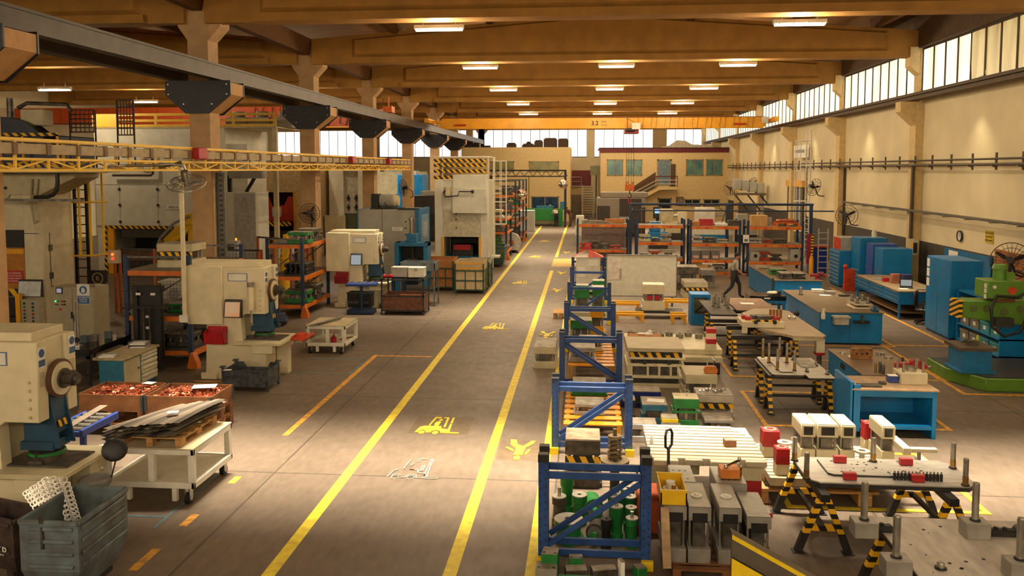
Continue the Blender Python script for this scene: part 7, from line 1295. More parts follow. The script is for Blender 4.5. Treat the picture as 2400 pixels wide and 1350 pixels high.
for k, (yy, z, r, lab, rot) in enumerate(((26.1, 2.25, .56, 'big black wall fan behind the green drill', (R(78), 0, R(-32))), (42.0, 2.75, .52, 'black wall fan above the orange and grey parts unit', (R(80), 0, R(-28))), (48.0, 4.0, .5, 'dark wall fan beside the white wall ladder', (R(70), R(20), R(-70))), (65.6, 3.95, .5, 'wall fan tilted down halfway along the wall', (R(60), 0, R(-60))), (75.0, 3.3, .6, 'far wall fan near the mezzanine office', (R(85), 0, R(-20))))):
    cage_fan(lab, (12.75, yy, z), r, rot, black if k < 3 else dark, pole=[(0, .1, 0), (.15, .25, -.1), (.3, .3, -.45), (.45, .3, -.5), (.56 if k == 0 else .64, .3, -.5)], spokes=24 if k < 2 else 12)
t = T('pipe_rack', 'twin brown pipes on brackets along the upper cream wall', 'pipe', (13.12, 18, 5.2)); 
for z, r in ((.14, .035), (-.04, .05)): P(t, 'pipe', B().cyl((-.15, 0, z), (-.15, 60, z), r, n=8), mt('pipe_brown', '4A3C2C'))
for k in range(36): P(t, 'bracket', B().box(-.08, -.03, 1.65*k, 1.65*k+.07, -.22, .34).bar((-.05, 1.65*k+.03, -.12), (-.22, 1.65*k+.03, -.06), .05, .05), mt('bracket_brown', '5E4C36', .6))
t = T('cable_tray', 'thin grey cable tray on struts along the lower cream wall', 'cable tray', (13.07, 19, 3.32)); P(t, 'tray', B().box(-.2, 0, 0, 24, 0, .05).box(-.22, -.18, 0, 24, .04, .1), mt('tray_grey', '6A6354'))
for k in range(14):
    if min(abs(19+1.75*k-c_) for c_ in (25, 35)) > .4: P(t, 'strut', B().bar((.31, 1.75*k, -.03), (-.25, 1.75*k, -.02), .03, .03), mt('tray_grey', '6A6354'))
for k, (yy, z0, z1, lab) in enumerate(((34.55, 1.5, 5.15, 'broad brown cable duct on the column by the blue panel'), (44.4, 1.6, 5.1, 'thin brown conduit on the wall past the clock'), (52, 1.0, 5.1, 'brown conduit farther along the wall'))): O('wall_conduit', B().box(-.1, 0, 0, .16 if k == 0 else .1, 0, z1-z0), mt('pipe_brown', '4A3C2C'), lab, 'conduit', (13.08 if k == 0 else 13.38, yy, z0))
t = T('switch_box', 'pale switch box with red and yellow labels below the brown cable duct', 'control box', (12.85, 33.9, 1.62)); P(t, 'box_body', B().box(0, .2, 0, .5, 0, .62), creamD, .008); P(t, 'warning_label', B().box(-.006, 0, .05, .2, .3, .5), yelp); P(t, 'red_label', B().box(-.006, 0, .05, .2, .06, .2), signr); P(t, 'switch', B().box(.02, .15, -.04, 0, .1, .5), black)
t = T('wall_ladder', 'white caged ladder frame standing against the wall by the roll-up doorway', 'ladder', (12.55, 48.2, 0)); 
for y in (0, .9): P(t, 'stile', B().box(0, .06, y, y+.06, 0, 7.2), white)
for z in (1.5, 3.2, 4.9, 6.6): P(t, 'cage_hoop', B().tube([(.03, .03, z), (-.5, .1, z), (-.7, .5, z), (-.5, .9, z), (.03, .93, z)], .025), white)
for x, y in ((-.5, .1), (-.7, .5), (-.5, .9)): P(t, 'cage_strap', B().box(x-.02, x+.02, y-.02, y+.02, 1.5, 6.6), white)
for k in range(22): P(t, 'rung', B().cyl((.03, .03, .4+.3*k), (.03, .93, .4+.3*k), .015, n=6), white)
b = B().box(13.3, 13.39, 52.5, 52.8, 0, 3.9).box(13.3, 13.39, 56.2, 56.5, 0, 3.9); d_ = ST('door_1', b, mt('door_frame_brown', '4A3624', .6)); P(d_, 'header', B().box(13.2, 13.39, 52.4, 56.6, 3.9, 4.3), yelp); P(d_, 'opening', B().box(13.36, 13.39, 52.8, 56.2, 0, 3.9), mt('outside_dim', '6E7474', .7, var=.3))
t = T('recycling_bin', 'blue wheeled bin near the rack end by the wall', 'bin', (11.0, 40.6, 0)); P(t, 'bin_body', B().prism([(-.35, 0), (.35, 0), (.42, 1.3), (-.42, 1.3)], 'y', -.4, .4), mt('bin_blue', '1E3A9A', .4), .02); P(t, 'lid', B().box(-.45, .45, -.45, .45, 1.3, 1.4), mt('lid_red', '9A3428', .5), .02)
for k in range(14): O('folded_rung', B().cyl((0, 0, 0), (.5, 0, 0), .02, n=6), grayp, 'x', 'x') if 0 else None
t = T('steel_ladder', 'grey straight ladder leaning upright by the rack end', 'ladder', (10.6, 39.0, 0))
for x in (0, .42): P(t, 'stile', B().box(x, x+.05, 0, .04, 0, 2.3), grayp)
for k in range(8): P(t, 'rung', B().box(.05, .42, .0, .04, .2+.27*k, .24+.27*k), grayp)
O('yellow_cylinder', B().lathe([(.1, 0), (.1, .9), (.04, 1.05), (.03, 1.1)], n=16), yelp, 'yellow gas cylinder by the rack end', 'cylinder', (10.3, 38.9, 0)); O('hazard_post', B().box(-.05, .05, -.05, .05, 0, 2.0), hazz, 'striped yellow post by the rack end', 'post', (10.45, 39.4, 0)); O('red_banner', B().box(-.1, .1, -.02, .02, .6, 2.0), mt('banner_magenta', 'A02848', .6), 'red cloth strip hanging at the rack end post', 'cloth', (10.42, 39.85, 0))
# ================================================================ orange and blue racking across the hall
rk = []
for nm, x0, x1, y, H, lv in (('first bay by the walkway with a red sign', -.45, 2.2, 42.6, 2.45, (.9, 2.2)), ('second bay behind the white board', 2.45, 4.8, 40.6, 2.6, (.7, 1.48, 2.3)), ('third bay with grey boxes', 4.95, 7.35, 40.1, 2.6, (.12, .7, 1.48, 2.3)), ('fourth bay under the pine crate', 7.55, 10.15, 39.7, 2.6, (.12, .68, 1.5, 2.32))):
    rk.append(rack('orange and blue pallet racking, %s' % nm, x0, x1, y, y+1.1, H, lv, False, bay='x'))
def boxp(label, x, y, z, w, d, h, m, name='box', cat='box', extra=None, grp=None, lid=None):
    t = T(name, label, cat, (x, y, z+.003), 0, grp); P(t, 'body', B().box(0, w, 0, d, 0, h), m, .006)
    if lid: P(t, 'lid', B().box(-.01, w+.01, -.01, d+.01, h, h+.03), lid)
    if extra: P(t, 'front_label', B().box(w*.2, w*.8, -.006, 0, h*.15, h*.5), extra)
    return t
b = B()
for k in range(6): b.box(-.1*(k % 2), 1.55-.12*k, .02*k, .45-.02*k, .03*k, .03*k+.022)
O('sheet_bundle', b, mt('grey_wrap', '9C917E', .8, var=.2), 'bundle of crumpled grey sheets on top of the first racking bay', 'sheets', (-.1, 42.7, 2.222)); boxp('flat brown board pile behind the crumpled sheets', 1.0, 43.2, 2.222, 1.0, .35, .22, card)
t = T('red_sign', 'red notched sign plate on the lower shelf of the first racking bay', 'sign', (-.1, 42.55, .92)); P(t, 'sign_plate', B().prism([(0, 0), (.44, 0), (.44, .06), (.4, .1), (.4, .24), (.44, .28), (.44, .34), (0, .34), (0, .28), (.04, .24), (.04, .1), (0, .06)], 'y', 0, .02), signr); P(t, 'sign_circle', B().lathe([(.06, 0), (.07, 0), (.07, -.006), (.06, -.006)], (.22, 0, .2), 16, ax='y'), signw)
t = T('mesh_locker', 'pinkish grey perforated double locker behind the first racking bay', 'cabinet', (-.2, 44.0, 0)); P(t, 'locker_body', B().box(0, 2.3, 0, .6, 0, 2.1), mt('locker_pink_grey', 'A08E86', .5), .01); P(t, 'door', B().box(1.05, 2.25, -.03, 0, .05, 2.05), mt('locker_pink', '9C8680', .5)); P(t, 'door_lock', B().cyl((1.65, -.03, 1.0), (1.65, -.06, 1.0), .06, n=10), yelp); P(t, 'drawer', B().box(.05, .5, -.03, 0, .9, 1.3), grayp); P(t, 'drawer', B().box(.55, 1.0, -.03, 0, .9, 1.3), grayp)
for k, (x, w, h, m, lab) in enumerate(((5.05, .4, .18, card, 'low brown box'), (5.47, .6, .3, red, 'red plastic box'), (6.15, .6, .1, white, 'flat white tray'), (6.8, .5, .24, iron, 'dark iron die'))): boxp('%s on the top shelf of the third racking bay' % lab, x, 40.3, 2.322, w, .6, h, m, name='shelf_box')
boxp('pine planked crate on the top shelf between the third and fourth bays', 7.78, 39.78, 2.342, .72, .7, .5, ply, name='pine_crate', cat='crate')
pallet('wooden_pallet', 'orange brown pallet of copper parts high on the fourth racking bay', 8.9, 39.85, 1.08, .85, 2.342, m=orange, h=.14); O('copper_parts', B().box(0, .95, 0, .7, 0, .06).mix(B().ball((.2, .3, .1), (.2, .2, .08)).ball((.55, .35, .1), (.25, .2, .09)).ball((.8, .3, .09), (.14, .2, .07))), copM[0], 'heap of copper parts on the orange pallet high on the racking', 'copper parts', (8.96, 39.9, 2.492), kind='stuff')
for k in range(2): boxp('grey closed box standing in a pair behind the pine crate', 8.52+.195*k, 40.72, 2.342, .18, .3, .36, greyG, grp='pair of grey boxes on the top shelf', name='grey_box')
for k in range(3): boxp('grey storage box with red printed label on the third racking bay', 5.05+.46*k, 40.15, .722, .42, .5, .36, mt('box_grey_dark', '77736A', .5), extra=mt('label_pink', 'D8B0A8', .6), grp='grey labelled boxes in a row', name='storage_box')
for k in range(2): P(boxp('grey machine box with round hole at the %s end of the fourth bay low shelf' % ('far' if k else 'near'), 7.72+1.85*k, 39.75, .702, .42, .5, .42+.16*k, grayp, name='machine_box'), 'round_hole', B().cyl((.25, -.004, .24), (.25, 0, .24), .09, n=14), black)
random.seed(11)
for bay, (x0, x1, y, zs) in enumerate(((-.3, 2.1, 42.9, (.92,)), (2.6, 4.7, 40.9, (.722, 1.502)), (5.1, 7.2, 40.4, (.142, 1.502)), (7.7, 10.0, 40.1, (.142, .702, 1.522)))):
    for z in zs:
        x = x0+(0 if z > 1 or bay != 3 else .5)
        while x < x1-.5-(0.5 if bay == 3 and z < 1 and z > .5 else 0):
            w = random.uniform(.35, .7); die('die stored on the %s shelf of racking bay %s' % (('lowest' if z < .5 else 'low' if z < 1 else 'middle'), ('one', 'two', 'three', 'four')[bay]), x+w/2, y+.2, z, w-.04, .55, random.uniform(.16, .42), random.choice((steelL, iron, greyG, redO, creamD, steelD)), n=0, grp='dies in racking bay %s, %s shelf' % (('one', 'two', 'three', 'four')[bay], ('lowest' if z < .5 else 'low' if z < 1 else 'middle'))); x += w+.04
t = T('notice_frame', 'white framed notice on the racking post between third and fourth bays', 'notice', (7.33, 39.62, 1.55)); P(t, 'frame', B().box(0, .32, 0, .02, 0, .42), black); P(t, 'sheet', B().box(.02, .3, -.006, 0, .02, .4), paper); P(t, 'printed_text', B().box(.08, .24, -.009, -.006, .08, .2), mt('print_grey', '6A7080'))
t = T('post_mirror', 'cream round topped cushion board by the racking post', 'board', (4.55, 41.8, 2.3)); P(t, 'board_face', B().box(0, .48, 0, .1, 0, .62), cream, .06); P(t, 'round_cap', B().lathe([(.05, 0), (.2, .0), (.2, .08), (.05, .08)], (.3, -.01, .1), 20, ax='y'), white)
for n in range(1): P(t, 'leg', B().box(.2, .28, .0, .1, -2.3, 0), dark)
t = T('blue_railing', 'dark blue double rail frame standing high behind the racking', 'railing', (2.25, 42.0, 0))
for z, r in ((3.27, .06), (2.95, .035)): P(t, 'rail', B().cyl((0, 0, z), (8.9 if r > .05 else 9.9, 0, z), r, n=10), bluD)
for x in (0, 4.75, 8.8): P(t, 'post', B().box(x-.07, x+.07, -.07, .07, 0, 3.27), bluD)
# ---------------------------------------------------------------- machines before the mezzanine office
t = T('machining_centre', 'large grey and black machining centre under the crane hook', 'machine', (.8, 62, 0)); mg = mt('machine_warm_grey', '8C8272', .5, var=.05); mb = mt('machine_brown_black', '3A3029', .5)
P(t, 'cover', B().box(0, 3.6, 0, 2.5, .2, 2.9), mg, .08); P(t, 'top_cover', B().box(.3, 3.8, .2, 2.3, 2.9, 3.3), mg, .05); P(t, 'dark_panel', B().box(.05, 1.0, -.04, 0, .2, 2.3), mb); P(t, 'sliding_door', B().box(1.7, 3.3, -.06, 0, .3, 2.85), mb, .01); P(t, 'door_window', B().box(2.5, 2.65, -.07, -.06, 1.9, 2.2), white); P(t, 'lower_sheet', B().box(1.7, 2.4, -.08, -.06, .4, 1.5), grayp); P(t, 'right_panel', B().box(3.35, 3.6, -.03, 0, .2, 2.2), mb); P(t, 'plinth', B().box(.1, 3.5, .1, 2.4, 0, .2), black)
t = T('operator_panel', 'dark operator panel with lit screen on a stand beside the machining centre', 'console', (5.0, 58.5, 0)); P(t, 'panel_case', B().box(-.3, .3, 0, .25, 1.6, 2.4), dark, .02); q = P(t, 'screen', B().box(-.2, .2, -.02, 0, 1.95, 2.25), em('blue_screen', '9CC8F0', 1.2)); P(t, 'stand', B().box(-.1, .1, .05, .2, 0, 1.6), dark)
for k, (x, y, w, d, h, m, lab) in enumerate(((5.8, 57, 1.6, 1.5, 2.3, creamD, 'cream lathe with grey head beyond the racking'), (8.2, 55, 2.2, 1.4, 2.5, white, 'long white and blue grinding machine beyond the racking'), (10.8, 57, 1.4, 1.2, 2.0, grayp, 'grey drill press by the wall beyond the racking'), (4.6, 53, 1.2, 1.0, 1.7, bluB, 'blue machine body seen through the third racking bay'), (-.2, 56, 1.0, 1.0, 1.9, offw, 'small white cabinet left of the machining centre'))):
    t = T('far_machine', lab, 'machine', (x, y, 0)); P(t, 'machine_body', B().box(-w/2, w/2, 0, d, 0, h*.62), m, .03); P(t, 'headstock', B().box(-w*.45, w*.1, .1, d*.8, h*.62, h), m, .04); P(t, 'base_panel', B().box(-w*.5, w*.5, -.02, 0, 0, h*.3), (mb, bluB, black, dark, grayp)[k]); P(t, 'work_spindle', B().cyl((w*.1, d*.4, h*.8), (w*.35, d*.4, h*.8), .12, n=12), steel); P(t, 'lamp_arm', B().tube([(w*.3, .2, h*.62), (w*.4, .1, h*.9), (w*.2, 0, h)], .025), dark)
t = T('bracket_shelf', 'grey stepped wall unit on slanted struts near the tilted fan', 'wall unit', (11.0, 62.5, 0)); 
for k in range(4): P(t, 'unit_box', B().box(-.1+.55*k, .42+.55*k, 0, .9, 3.55-.1*k, 4.3-.1*k), grayp, .02)
P(t, 'deck', B().box(-.1, 2.2, 0, 1.0, 3.1, 3.25), mt('deck_dark', '6E6048', .6))
for x in (.0, .9, 1.8): P(t, 'strut', B().bar((x, .1, 3.1), (x+.9, .1, 2.0), .1), dark)
P(t, 'post', B().box(1.9, 2.1, .2, .4, 0, 3.1), grayp)
# ---------------------------------------------------------------- mezzanine offices
offM = mt('office_cream', 'DDC48E', .75, var=.05); bur = mt('burgundy', '6A1620', .5, var=.08); frM = mt('window_frame_tan', '9A8A66', .5)
ST('wall_office', B().box(-12.0, -1.47, 80, 88, 0, 7.12), offM); ST('wall_office', B().box(1.4, 13.4, 80, 90, 0, 6.98), offM)
o = ST('trim_1', B().box(1.3, 13.4, 79.9, 80, 6.6, 7.0), bur); P(o, 'roof_edge', B().box(1.25, 13.4, 79.8, 90, 7.0, 7.06), dark)
def win(n, x0, x1, z0, z1, m, y=80.0, div=2):
    f = B(); fw = .09; f.box(x0, x1, y-.05, y+.02, z0, z0+fw); f.box(x0, x1, y-.05, y+.02, z1-fw, z1); f.box(x0, x0+fw, y-.05, y+.02, z0, z1); f.box(x1-fw, x1, y-.05, y+.02, z0, z1)
    for k in range(1, div): f.box(x0+(x1-x0)*k/div-.04, x0+(x1-x0)*k/div+.04, y-.05, y+.02, z0, z1)
    w = ST('window_%d' % n, f, frM); P(w, 'glass', B().box(x0+fw, x1-fw, y-.02, y-.005, z0+fw, z1-fw), m); return w
gl1 = mt('office_glass', '5E8A78', .15, var=.3, scale=1.2, dirt='34607A'); gl2 = mt('olive_glass', '8A8446', .2, var=.15, scale=1.5); gl3 = mt('blue_glass', '27486A', .15, var=.3, scale=2, dirt='16283C')
for i, (x0, x1) in enumerate(((2.02, 3.52), (3.83, 5.33), (9.43, 11.04), (11.29, 12.82))): win(21+i, x0, x1, 4.4, 5.95, gl1)
win(25, -9.14, -6.87, 4.75, 5.78, gl2, div=1); win(26, -5.43, -2.56, 4.75, 5.78, gl2, div=1); win(27, -5.22, -2.55, 1.2, 2.42, gl3, div=2); win(28, 9.3, 10.8, 1.5, 2.2, glassd); win(29, 11.1, 12.6, 1.5, 2.2, glassd)
f = B().box(6.72, 6.86, 79.93, 80.02, 3.3, 5.95).box(7.93, 8.07, 79.93, 80.02, 3.3, 5.95).box(6.72, 8.07, 79.93, 80.02, 5.83, 5.95); d2 = ST('door_2', f, frM); P(d2, 'door_glass', B().box(6.86, 7.93, 79.96, 79.98, 3.5, 5.83), mt('door_glass_blue', '6E8494', .2, var=.2))
f = B().box(6.8, 6.95, 79.93, 80.02, 0, 2.3).box(8.0, 8.15, 79.93, 80.02, 0, 2.3).box(6.8, 8.15, 79.93, 80.02, 2.2, 2.3); d3 = ST('door_3', f, frM); P(d3, 'dark_doorway', B().box(6.95, 8.0, 79.97, 79.99, 0, 2.2), glassd)
ST('door_4', B().box(-1.45, -.45, 85.9, 86, 0, 2.4), mt('door_grey_brown', '7A6A58', .6)); 
t = T('office_stair', 'stair and railed landing climbing to the mezzanine office door', 'stairs', (4.5, 78.6, 0))
P(t, 'flight', B().prism([(-.2, 2.2), (2.1, 3.15), (2.1, 3.35), (4.0, 3.35), (4.0, 3.1), (2.4, 3.1), (.2, 1.9)], 'y', 0, 1.3), offM, .01); P(t, 'lower_flight', B().prism([(-.2, 2.2), (.2, 1.9), (-2.2, .0), (-2.6, 0)], 'y', 0, 1.2), offM); P(t, 'dark_wall', B().prism([(-.1, 3.3), (2.1, 4.75), (2.1, 3.3), (.2, 2.2)], 'y', 1.32, 1.38), mt('stair_side_brown', '57462E', .7)); P(t, 'dark_wall', B().box(3.5, 3.95, 1.32, 1.38, 3.4, 5.5), mt('stair_side_brown', '57462E'))  # flights with dark brown side panels behind them
P(t, 'hand_rail', B().tube([(.0, 0, 3.2), (2.1, 0, 4.35), (4.0, 0, 4.35), (4.0, 1.2, 4.35)], .045), bur)
for dz in (.35, .7): P(t, 'rail_bar', B().tube([(.0, 0, 3.2-dz), (2.1, 0, 4.35-dz), (4.0, 0, 4.35-dz)], .03), white)
for x, z in ((2.1, 3.35), (4.0, 3.35), (0, 2.3)): P(t, 'rail_post', B().box(x-.03, x+.03, -.02, .04, z, z+1.0), bur)
t = T('wall_picture', 'framed dark picture beside the lower office door', 'picture', (8.9, 79.96, 1.55)); P(t, 'frame', B().box(-.35, .35, 0, .03, 0, .85), bur); P(t, 'print', B().box(-.28, .28, -.006, 0, .07, .78), mt('picture_grey', '8A7E68', .6, var=.3, scale=5))
t = T('burgundy_screen', 'burgundy panel gallery with grey rail between the two offices', 'gallery', (-1.45, 86.5, 0)); P(t, 'panel', B().box(0, 2.0, .2, .3, 3.3, 4.9), bur); P(t, 'lower_wall', B().box(0, 1.02, .2, .4, 0, 3.3), offM); P(t, 'rail', B().tube([(0, 0, 4.2), (1.0, 0, 4.2), (1.0, 0, 3.3)], .04).tube([(0, 0, 3.75), (1.0, 0, 3.75)], .03), grayp); P(t, 'deck', B().box(0, 1.02, -.2, .3, 3.2, 3.32), grayp)
t = T('steep_stair', 'steep dark open stair beside the grey door between the offices', 'stairs', (-.25, 83.6, 0))
for k in range(13): P(t, 'tread', B().box(0, 1.0, .18*k, .18*k+.22, .24*(k+1), .24*(k+1)+.05), dark)
for x in (-.04, 1.0): P(t, 'stringer', B().bar((x, 0, .1), (x, 2.4, 3.3), .06, .2), grayp)
t = T('cable_cabinet', 'mint green electrical box fixed high beside the burgundy gallery', 'cabinet', (.45, 85.0, 4.4)); P(t, 'box_body', B().box(0, .9, 0, .4, 0, 1.0), mt('mint_box', '9CA888', .5), .02); P(t, 'conduit', B().cyl((.6, .1, -4.4), (.6, .1, 0), .05, n=8), dark)
for k, (x, w, h) in enumerate(((-7.7, .9, .35), (-6.2, 1.2, .25), (-5.0, .8, .6), (-4.1, 1.3, .8), (-2.7, 1.0, .75), (-5.9, .5, .5))): O('dark_crate', B().box(0, w, 0, 1.0, 0, h).box(.1, w-.1, .1, .9, h, h+.12), mt('crate_silhouette', '4A382A', .8), 'dark crate stored on the roof of the left mezzanine office', 'crate', (x, 81+.2*(k == 5)*6, 7.122), 0, 'dark crates on the office roof')
O('white_tarp', B().prism([(0, 0), (5.5, 0), (5.0, .25), (3.2, .35), (2.6, .7), (1.8, .75), (1.2, .3)], 'y', 0, 1.5), mt('tarp_pale', 'D9CDB0', .7, var=.15), 'pale crumpled sheet lying on the roof of the stair side office', 'sheet', (7.0, 82, 7.062))
t = T('black_gantry', 'black steel monorail gantry on a post with cable tails before the left office', 'gantry', (-8.3, 72, 0)); P(t, 'beam', B().box(0, 6.6, -.06, .06, 4.85, 4.97).box(0, 6.6, -.06, .06, 4.35, 4.45), black)
for k in range(9): P(t, 'lattice_bar', B().bar((.75*k, 0, 4.4), (.75*k+.4, 0, 4.9), .05).bar((.75*k+.4, 0, 4.9), (.75*k+.75, 0, 4.4), .05), black)
P(t, 'post', B().box(6.45, 6.65, -.1, .1, 0, 4.95), black); P(t, 'post', B().box(.0, .2, -.1, .1, 0, 4.4), black)
for x in (1.4, 3.4): P(t, 'cable_tail', B().cyl((x, 0, 1.6), (x, 0, 4.4), .03, n=6), black)
t = T('folding_machine', 'long green sheet metal shear at the end of the aisle', 'machine', (-5.4, 74, 0)); P(t, 'apron', B().box(0, 3.0, 0, .9, .45, 1.5), mt('shear_green', '1E8A3C', .4, var=.08), .03); P(t, 'lower_table', B().box(.1, 2.9, -.1, .8, .18, .45), mt('shear_table', '7E7A58', .5)); P(t, 'top_guard', B().box(1.0, 2.6, .5, .9, 1.5, 1.75), teal); P(t, 'side_frame', B().box(3.0, 3.35, -.3, 1.2, 0, 1.45), mt('shear_green', '1E8A3C'), .02); P(t, 'side_frame', B().box(-.3, 0, -.2, 1.2, 0, 1.3), mt('shear_green', '1E8A3C')); P(t, 'foot_bar', B().box(.2, 2.8, -.35, -.25, 0, .12), black); P(t, 'control_box', B().box(3.1, 3.7, 1.0, 1.4, 1.4, 2.1), teal)
boxp('grey cabinet at the end of the aisle racks before the green shear', -5.6, 66.5, 0, 1.5, 1.2, 1.7, grayp, name='grey_cabinet', cat='cabinet')
# ---------------------------------------------------------------- people
skinM = mt('skin', 'A8704E', .6, var=.05); hairM = mt('dark_hair', '2A1E18', .8)
def person(label, loc, rz, J, shirt, trouser, hair=True, beltz=1.0, vest=None, capm=None):
    "one continuous skinned body; J gives joint positions that differ from upright standing"
    D = dict(pel=(0, 0, .98), wai=(0, 0, 1.12), che=(0, 0, 1.32), nec=(0, 0, 1.5), hd0=(0, .01, 1.57), hd1=(0, .02, 1.66), hd2=(0, .01, 1.73), nose=(0, .1, 1.63),
             shL=(-.19, 0, 1.43), elL=(-.24, -.02, 1.15), wrL=(-.25, .08, .92), haL=(-.25, .11, .84), shR=(.19, 0, 1.43), elR=(.24, -.02, 1.15), wrR=(.25, .08, .92), haR=(.25, .11, .84),
             hiL=(-.1, 0, .92), knL=(-.11, .02, .5), anL=(-.11, 0, .1), toL=(-.12, .17, .04), hiR=(.1, 0, .92), knR=(.11, .02, .5), anR=(.11, 0, .1), toR=(.12, .17, .04)); D.update(J)
    r = dict(pel=.155, wai=.14, che=.165, nec=.062, hd0=.085, hd1=.1, hd2=.075, nose=.016, sh=.082, el=.05, wr=.034, ha=.036, hi=.115, kn=.078, an=.056, to=.05)
    keys = list(D); vs = [Vector(D[k]) for k in keys]; rad = [r.get(k, r.get(k[:2], .05)) for k in keys]; I = keys.index
    ed = [(I(a), I(b)) for a, b in (('pel', 'wai'), ('wai', 'che'), ('che', 'nec'), ('nec', 'hd0'), ('hd0', 'hd1'), ('hd1', 'hd2'), ('hd1', 'nose'), ('che', 'shL'), ('che', 'shR'), ('pel', 'hiL'), ('pel', 'hiR'))]
    for s in 'LR': ed += [(I(a+s), I(c+s)) for a, c in (('sh', 'el'), ('el', 'wr'), ('wr', 'ha'), ('hi', 'kn'), ('kn', 'an'), ('an', 'to'))]
    for s in 'LR':
        h = Vector(D['ha'+s]); d = (h-Vector(D['wr'+s])).normalized(); sd = Vector((0, 1, 0)).cross(d); sd = sd.normalized() if sd.length > .1 else Vector((1, 0, 0)); fw = d.cross(sd)
        for k, (o, ln) in enumerate(((-.03, .07), (-.01, .085), (.012, .08), (.032, .06))):
            a = h+d*.035+fw*o; vs += [a, a+d*ln*.55+sd*.008, a+d*ln+sd*.025]; rad += [.011, .0095, .008]; n = len(vs); ed += [(I('ha'+s), n-3), (n-3, n-2), (n-2, n-1)]
        a = h-fw*.045; vs += [a, a+d*.045-fw*.012]; rad += [.012, .009]; n = len(vs); ed += [(I('ha'+s), n-2), (n-2, n-1)]
    me = bpy.data.meshes.new('person'); me.from_pydata([tuple(v) for v in vs], ed, []); o = bpy.data.objects.new('person', me); COL.objects.link(o)
    sk = o.modifiers.new('skin', 'SKIN'); sk.use_smooth_shade = True
    for i, q in enumerate(rad): me.skin_vertices[0].data[i].radius = (q*.82 if i == I('che') else q, q); me.skin_vertices[0].data[i].use_root = i == 0
    o.modifiers.new('sub', 'SUBSURF').levels = 2; o.modifiers['sub'].render_levels = 2
    dg = bpy.context.evaluated_depsgraph_get(); m2 = bpy.data.meshes.new_from_object(o.evaluated_get(dg)); bpy.data.objects.remove(o)
    for m in (shirt, trouser, skinM, black): m2.materials.append(m)
    segs = [(keys.index(a), keys.index(c), mi) for a, c, mi in (('pel', 'wai', 1), ('wai', 'che', 0), ('che', 'nec', 0), ('hd0', 'hd1', 2), ('hd1', 'hd2', 2), ('che', 'shL', 0), ('che', 'shR', 0), ('pel', 'hiL', 1), ('pel', 'hiR', 1), ('shL', 'elL', 0), ('shR', 'elR', 0), ('elL', 'wrL', 2), ('elR', 'wrR', 2), ('wrL', 'haL', 2), ('wrR', 'haR', 2), ('hiL', 'knL', 1), ('hiR', 'knR', 1), ('knL', 'anL', 1), ('knR', 'anR', 1), ('anL', 'toL', 3), ('anR', 'toR', 3))]
    for f in m2.polygons:
        c = f.center; best = None
        for a, b_, mi in segs:
            A, d = vs[a], vs[b_]-vs[a]; t = max(0, min(1, (c-A).dot(d)/max(1e-9, d.length_squared))); e = (c-A-d*t).length-(rad[a]*(1-t)+rad[b_]*t)
            if best is None or e < best[0]: best = (e, mi)
        f.material_index = best[1]; f.use_smooth = True
    o = P(None, 'person', m2, None, loc=loc, rot=(0, 0, rz)); tag(o, label, 'person')
    hc = Vector(D['hd1']); dr = (Vector(D['hd2'])-Vector(D['hd0'])).normalized(); fwd = (Vector(D['nose'])-hc).normalized()
    P(o, 'hair', B().ball(tuple(hc+dr*.045-fwd*.03), (.1, .105, .085)), capm or hairM)
    sd = dr.cross(fwd).normalized()
    for s in (-1, 1): P(o, 'ear', B().ball(tuple(hc+sd*s*.095), (.02, .025, .035)), skinM); P(o, 'eye', B().ball(tuple(hc+fwd*.09+sd*s*.035+dr*.015), .012), black)
    P(o, 'mouth', B().ball(tuple(hc+fwd*.085-dr*.05), (.028, .012, .008)), mt('lips', '8A4A3E', .6)); return o
greyS = mt('shirt_grey', '9C9688', .8, var=.06); whiteS = mt('shirt_white', 'D8D2C4', .8, var=.05); marS = mt('shirt_maroon', '5A1E22', .8); trD = mt('trousers_dark', '26242A', .8); trB = mt('trousers_brown', '6A5444', .8)
person('person in grey T-shirt and dark trousers walking past the blue benches', (5.75, 32.6, 0), R(-90), dict(hiL=(-.1, .02, .92), knL=(-.1, .22, .55), anL=(-.1, .24, .11), toL=(-.1, .42, .05), hiR=(.1, -.03, .92), knR=(.1, -.1, .5), anR=(.1, -.42, .16), toR=(.1, -.34, .03), elL=(-.25, -.12, 1.15), wrL=(-.25, -.12, .9), haL=(-.25, -.1, .81), elR=(.25, .06, 1.16), wrR=(.22, .26, 1.0), haR=(.21, .34, .98), che=(0, .05, 1.32), nec=(0, .08, 1.5), hd0=(0, .1, 1.57), hd1=(0, .12, 1.66), hd2=(0, .11, 1.73), nose=(0, .21, 1.63), shL=(-.19, .06, 1.43), shR=(.19, .06, 1.43)), greyS, trD)
bend = dict(che=(0, .16, 1.28), nec=(0, .3, 1.42), hd0=(0, .36, 1.47), hd1=(0, .42, 1.54), hd2=(0, .44, 1.61), nose=(0, .5, 1.48), shL=(-.19, .22, 1.37), shR=(.19, .22, 1.37), elL=(-.24, .36, 1.12), wrL=(-.2, .58, 1.12), haL=(-.18, .66, 1.12), elR=(.24, .36, 1.12), wrR=(.2, .58, 1.12), haR=(.18, .66, 1.12))
person('person in white shirt and dark trousers bending over the green shear', (-2.55, 73.0, 0), R(28), bend, whiteS, trD)
person('person in maroon top and brown trousers at the corner of the green shear', (-1.3, 73.2, 0), R(60), bend, marS, trB)
person('person in white shirt leaning at the aisle rack end of the green shear', (-6.05, 72.8, 0), R(-30), bend, whiteS, trD)
person('person with pale cap half hidden behind the green shear', (-3.2, 75.5, 0), R(170), {}, marS, trD, capm=white)
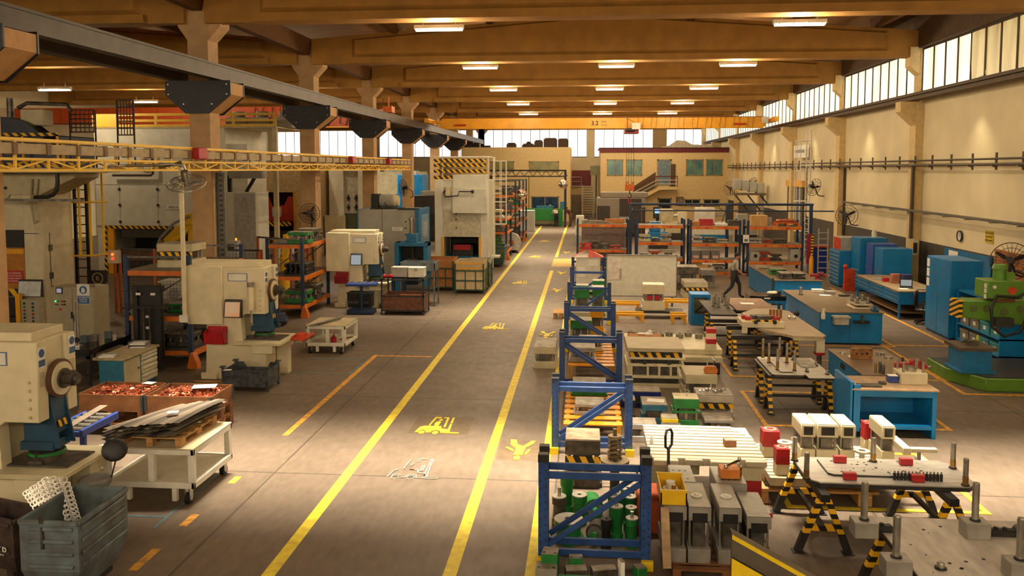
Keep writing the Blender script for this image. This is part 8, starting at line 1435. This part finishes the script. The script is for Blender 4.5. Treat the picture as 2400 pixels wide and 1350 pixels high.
O('warning_cone', B().box(-.2, .2, -.2, .2, 0, .03).lathe([(.15, .03), (.03, .5)], n=14), redO, 'small orange cone by the foot of the steep stair', 'cone', (.9, 80.9, 0)) if 0 else None
# ---------------------------------------------------------------- sky, added fill lights, wall spots and look
w = bpy.data.worlds.new('sky'); S.world = w; w.use_nodes = True
w.node_tree.nodes['Background'].inputs[0].default_value = (1, .95, .85, 1); w.node_tree.nodes['Background'].inputs[1].default_value = .35
def area(name, loc, rot, sx, sy, e, col=WARM, spread=180):
    l = bpy.data.lights.new(name, 'AREA'); l.shape = 'RECTANGLE'; l.size, l.size_y = sx, sy; l.energy = e; l.color = col; l.spread = R(spread)
    o = bpy.data.objects.new(name, l); COL.objects.link(o); o.location = loc; o.rotation_euler = rot; return o
for y, e in ((13.6, 1150), (29, 500), (47, 600), (68, 1000)):
    area('pool_fill', (1, y, 10.4), (0, 0, 0), 20, .8, e, (1, .86, .66), 32 if y < 20 else 48)  # added narrow-spread areas with no fitting, throw bright bands on the floor
for y in (16, 20, 30, 40, 50, 60, 70):
    area('bay_fill', (1, y, 10.3), (0, 0, 0), 18, .3, 300, WARM, 150)  # added fill across each bay, separate from the hanging tube fittings
for y in (15, 25, 35, 45, 60): area('aisle_fill', (-20, y, 10.2), (0, 0, 0), 14, .3, 2100, (1, .87, .68), 160)  # added fill that brightens the left aisle, no fittings modelled for it
FRONT_COL = (1, .85, .64)
area('front_fill', (.7, -3.9, 7.8), (R(-78), 0, 0), 24, 3.2, 3800, FRONT_COL)  # added fill from behind the camera for faces turned towards it
area('front_fill', (-24, -3.9, 7.8), (R(-78), 0, 0), 23, 3.2, 3000, FRONT_COL)
for y in (29.8, 41, 50.5, 61):
    l = bpy.data.lights.new('wall_spot', 'SPOT'); l.energy = 260; l.color = (1, .85, .55); l.spot_size = R(95); l.spot_blend = .9; l.shadow_soft_size = .1
    o = bpy.data.objects.new('wall_spot', l); COL.objects.link(o); o.location = (12.85, y, 7.6); o.rotation_euler = (0, R(12), 0)
S.view_settings.view_transform = 'Standard'; S.view_settings.look = 'None'; S.view_settings.exposure = 0; S.view_settings.gamma = 1; S.view_settings.use_curve_mapping = False
S.cycles.use_denoising = True; S.cycles.max_bounces = 6; S.cycles.diffuse_bounces = 4; S.cycles.sample_clamp_indirect = 6
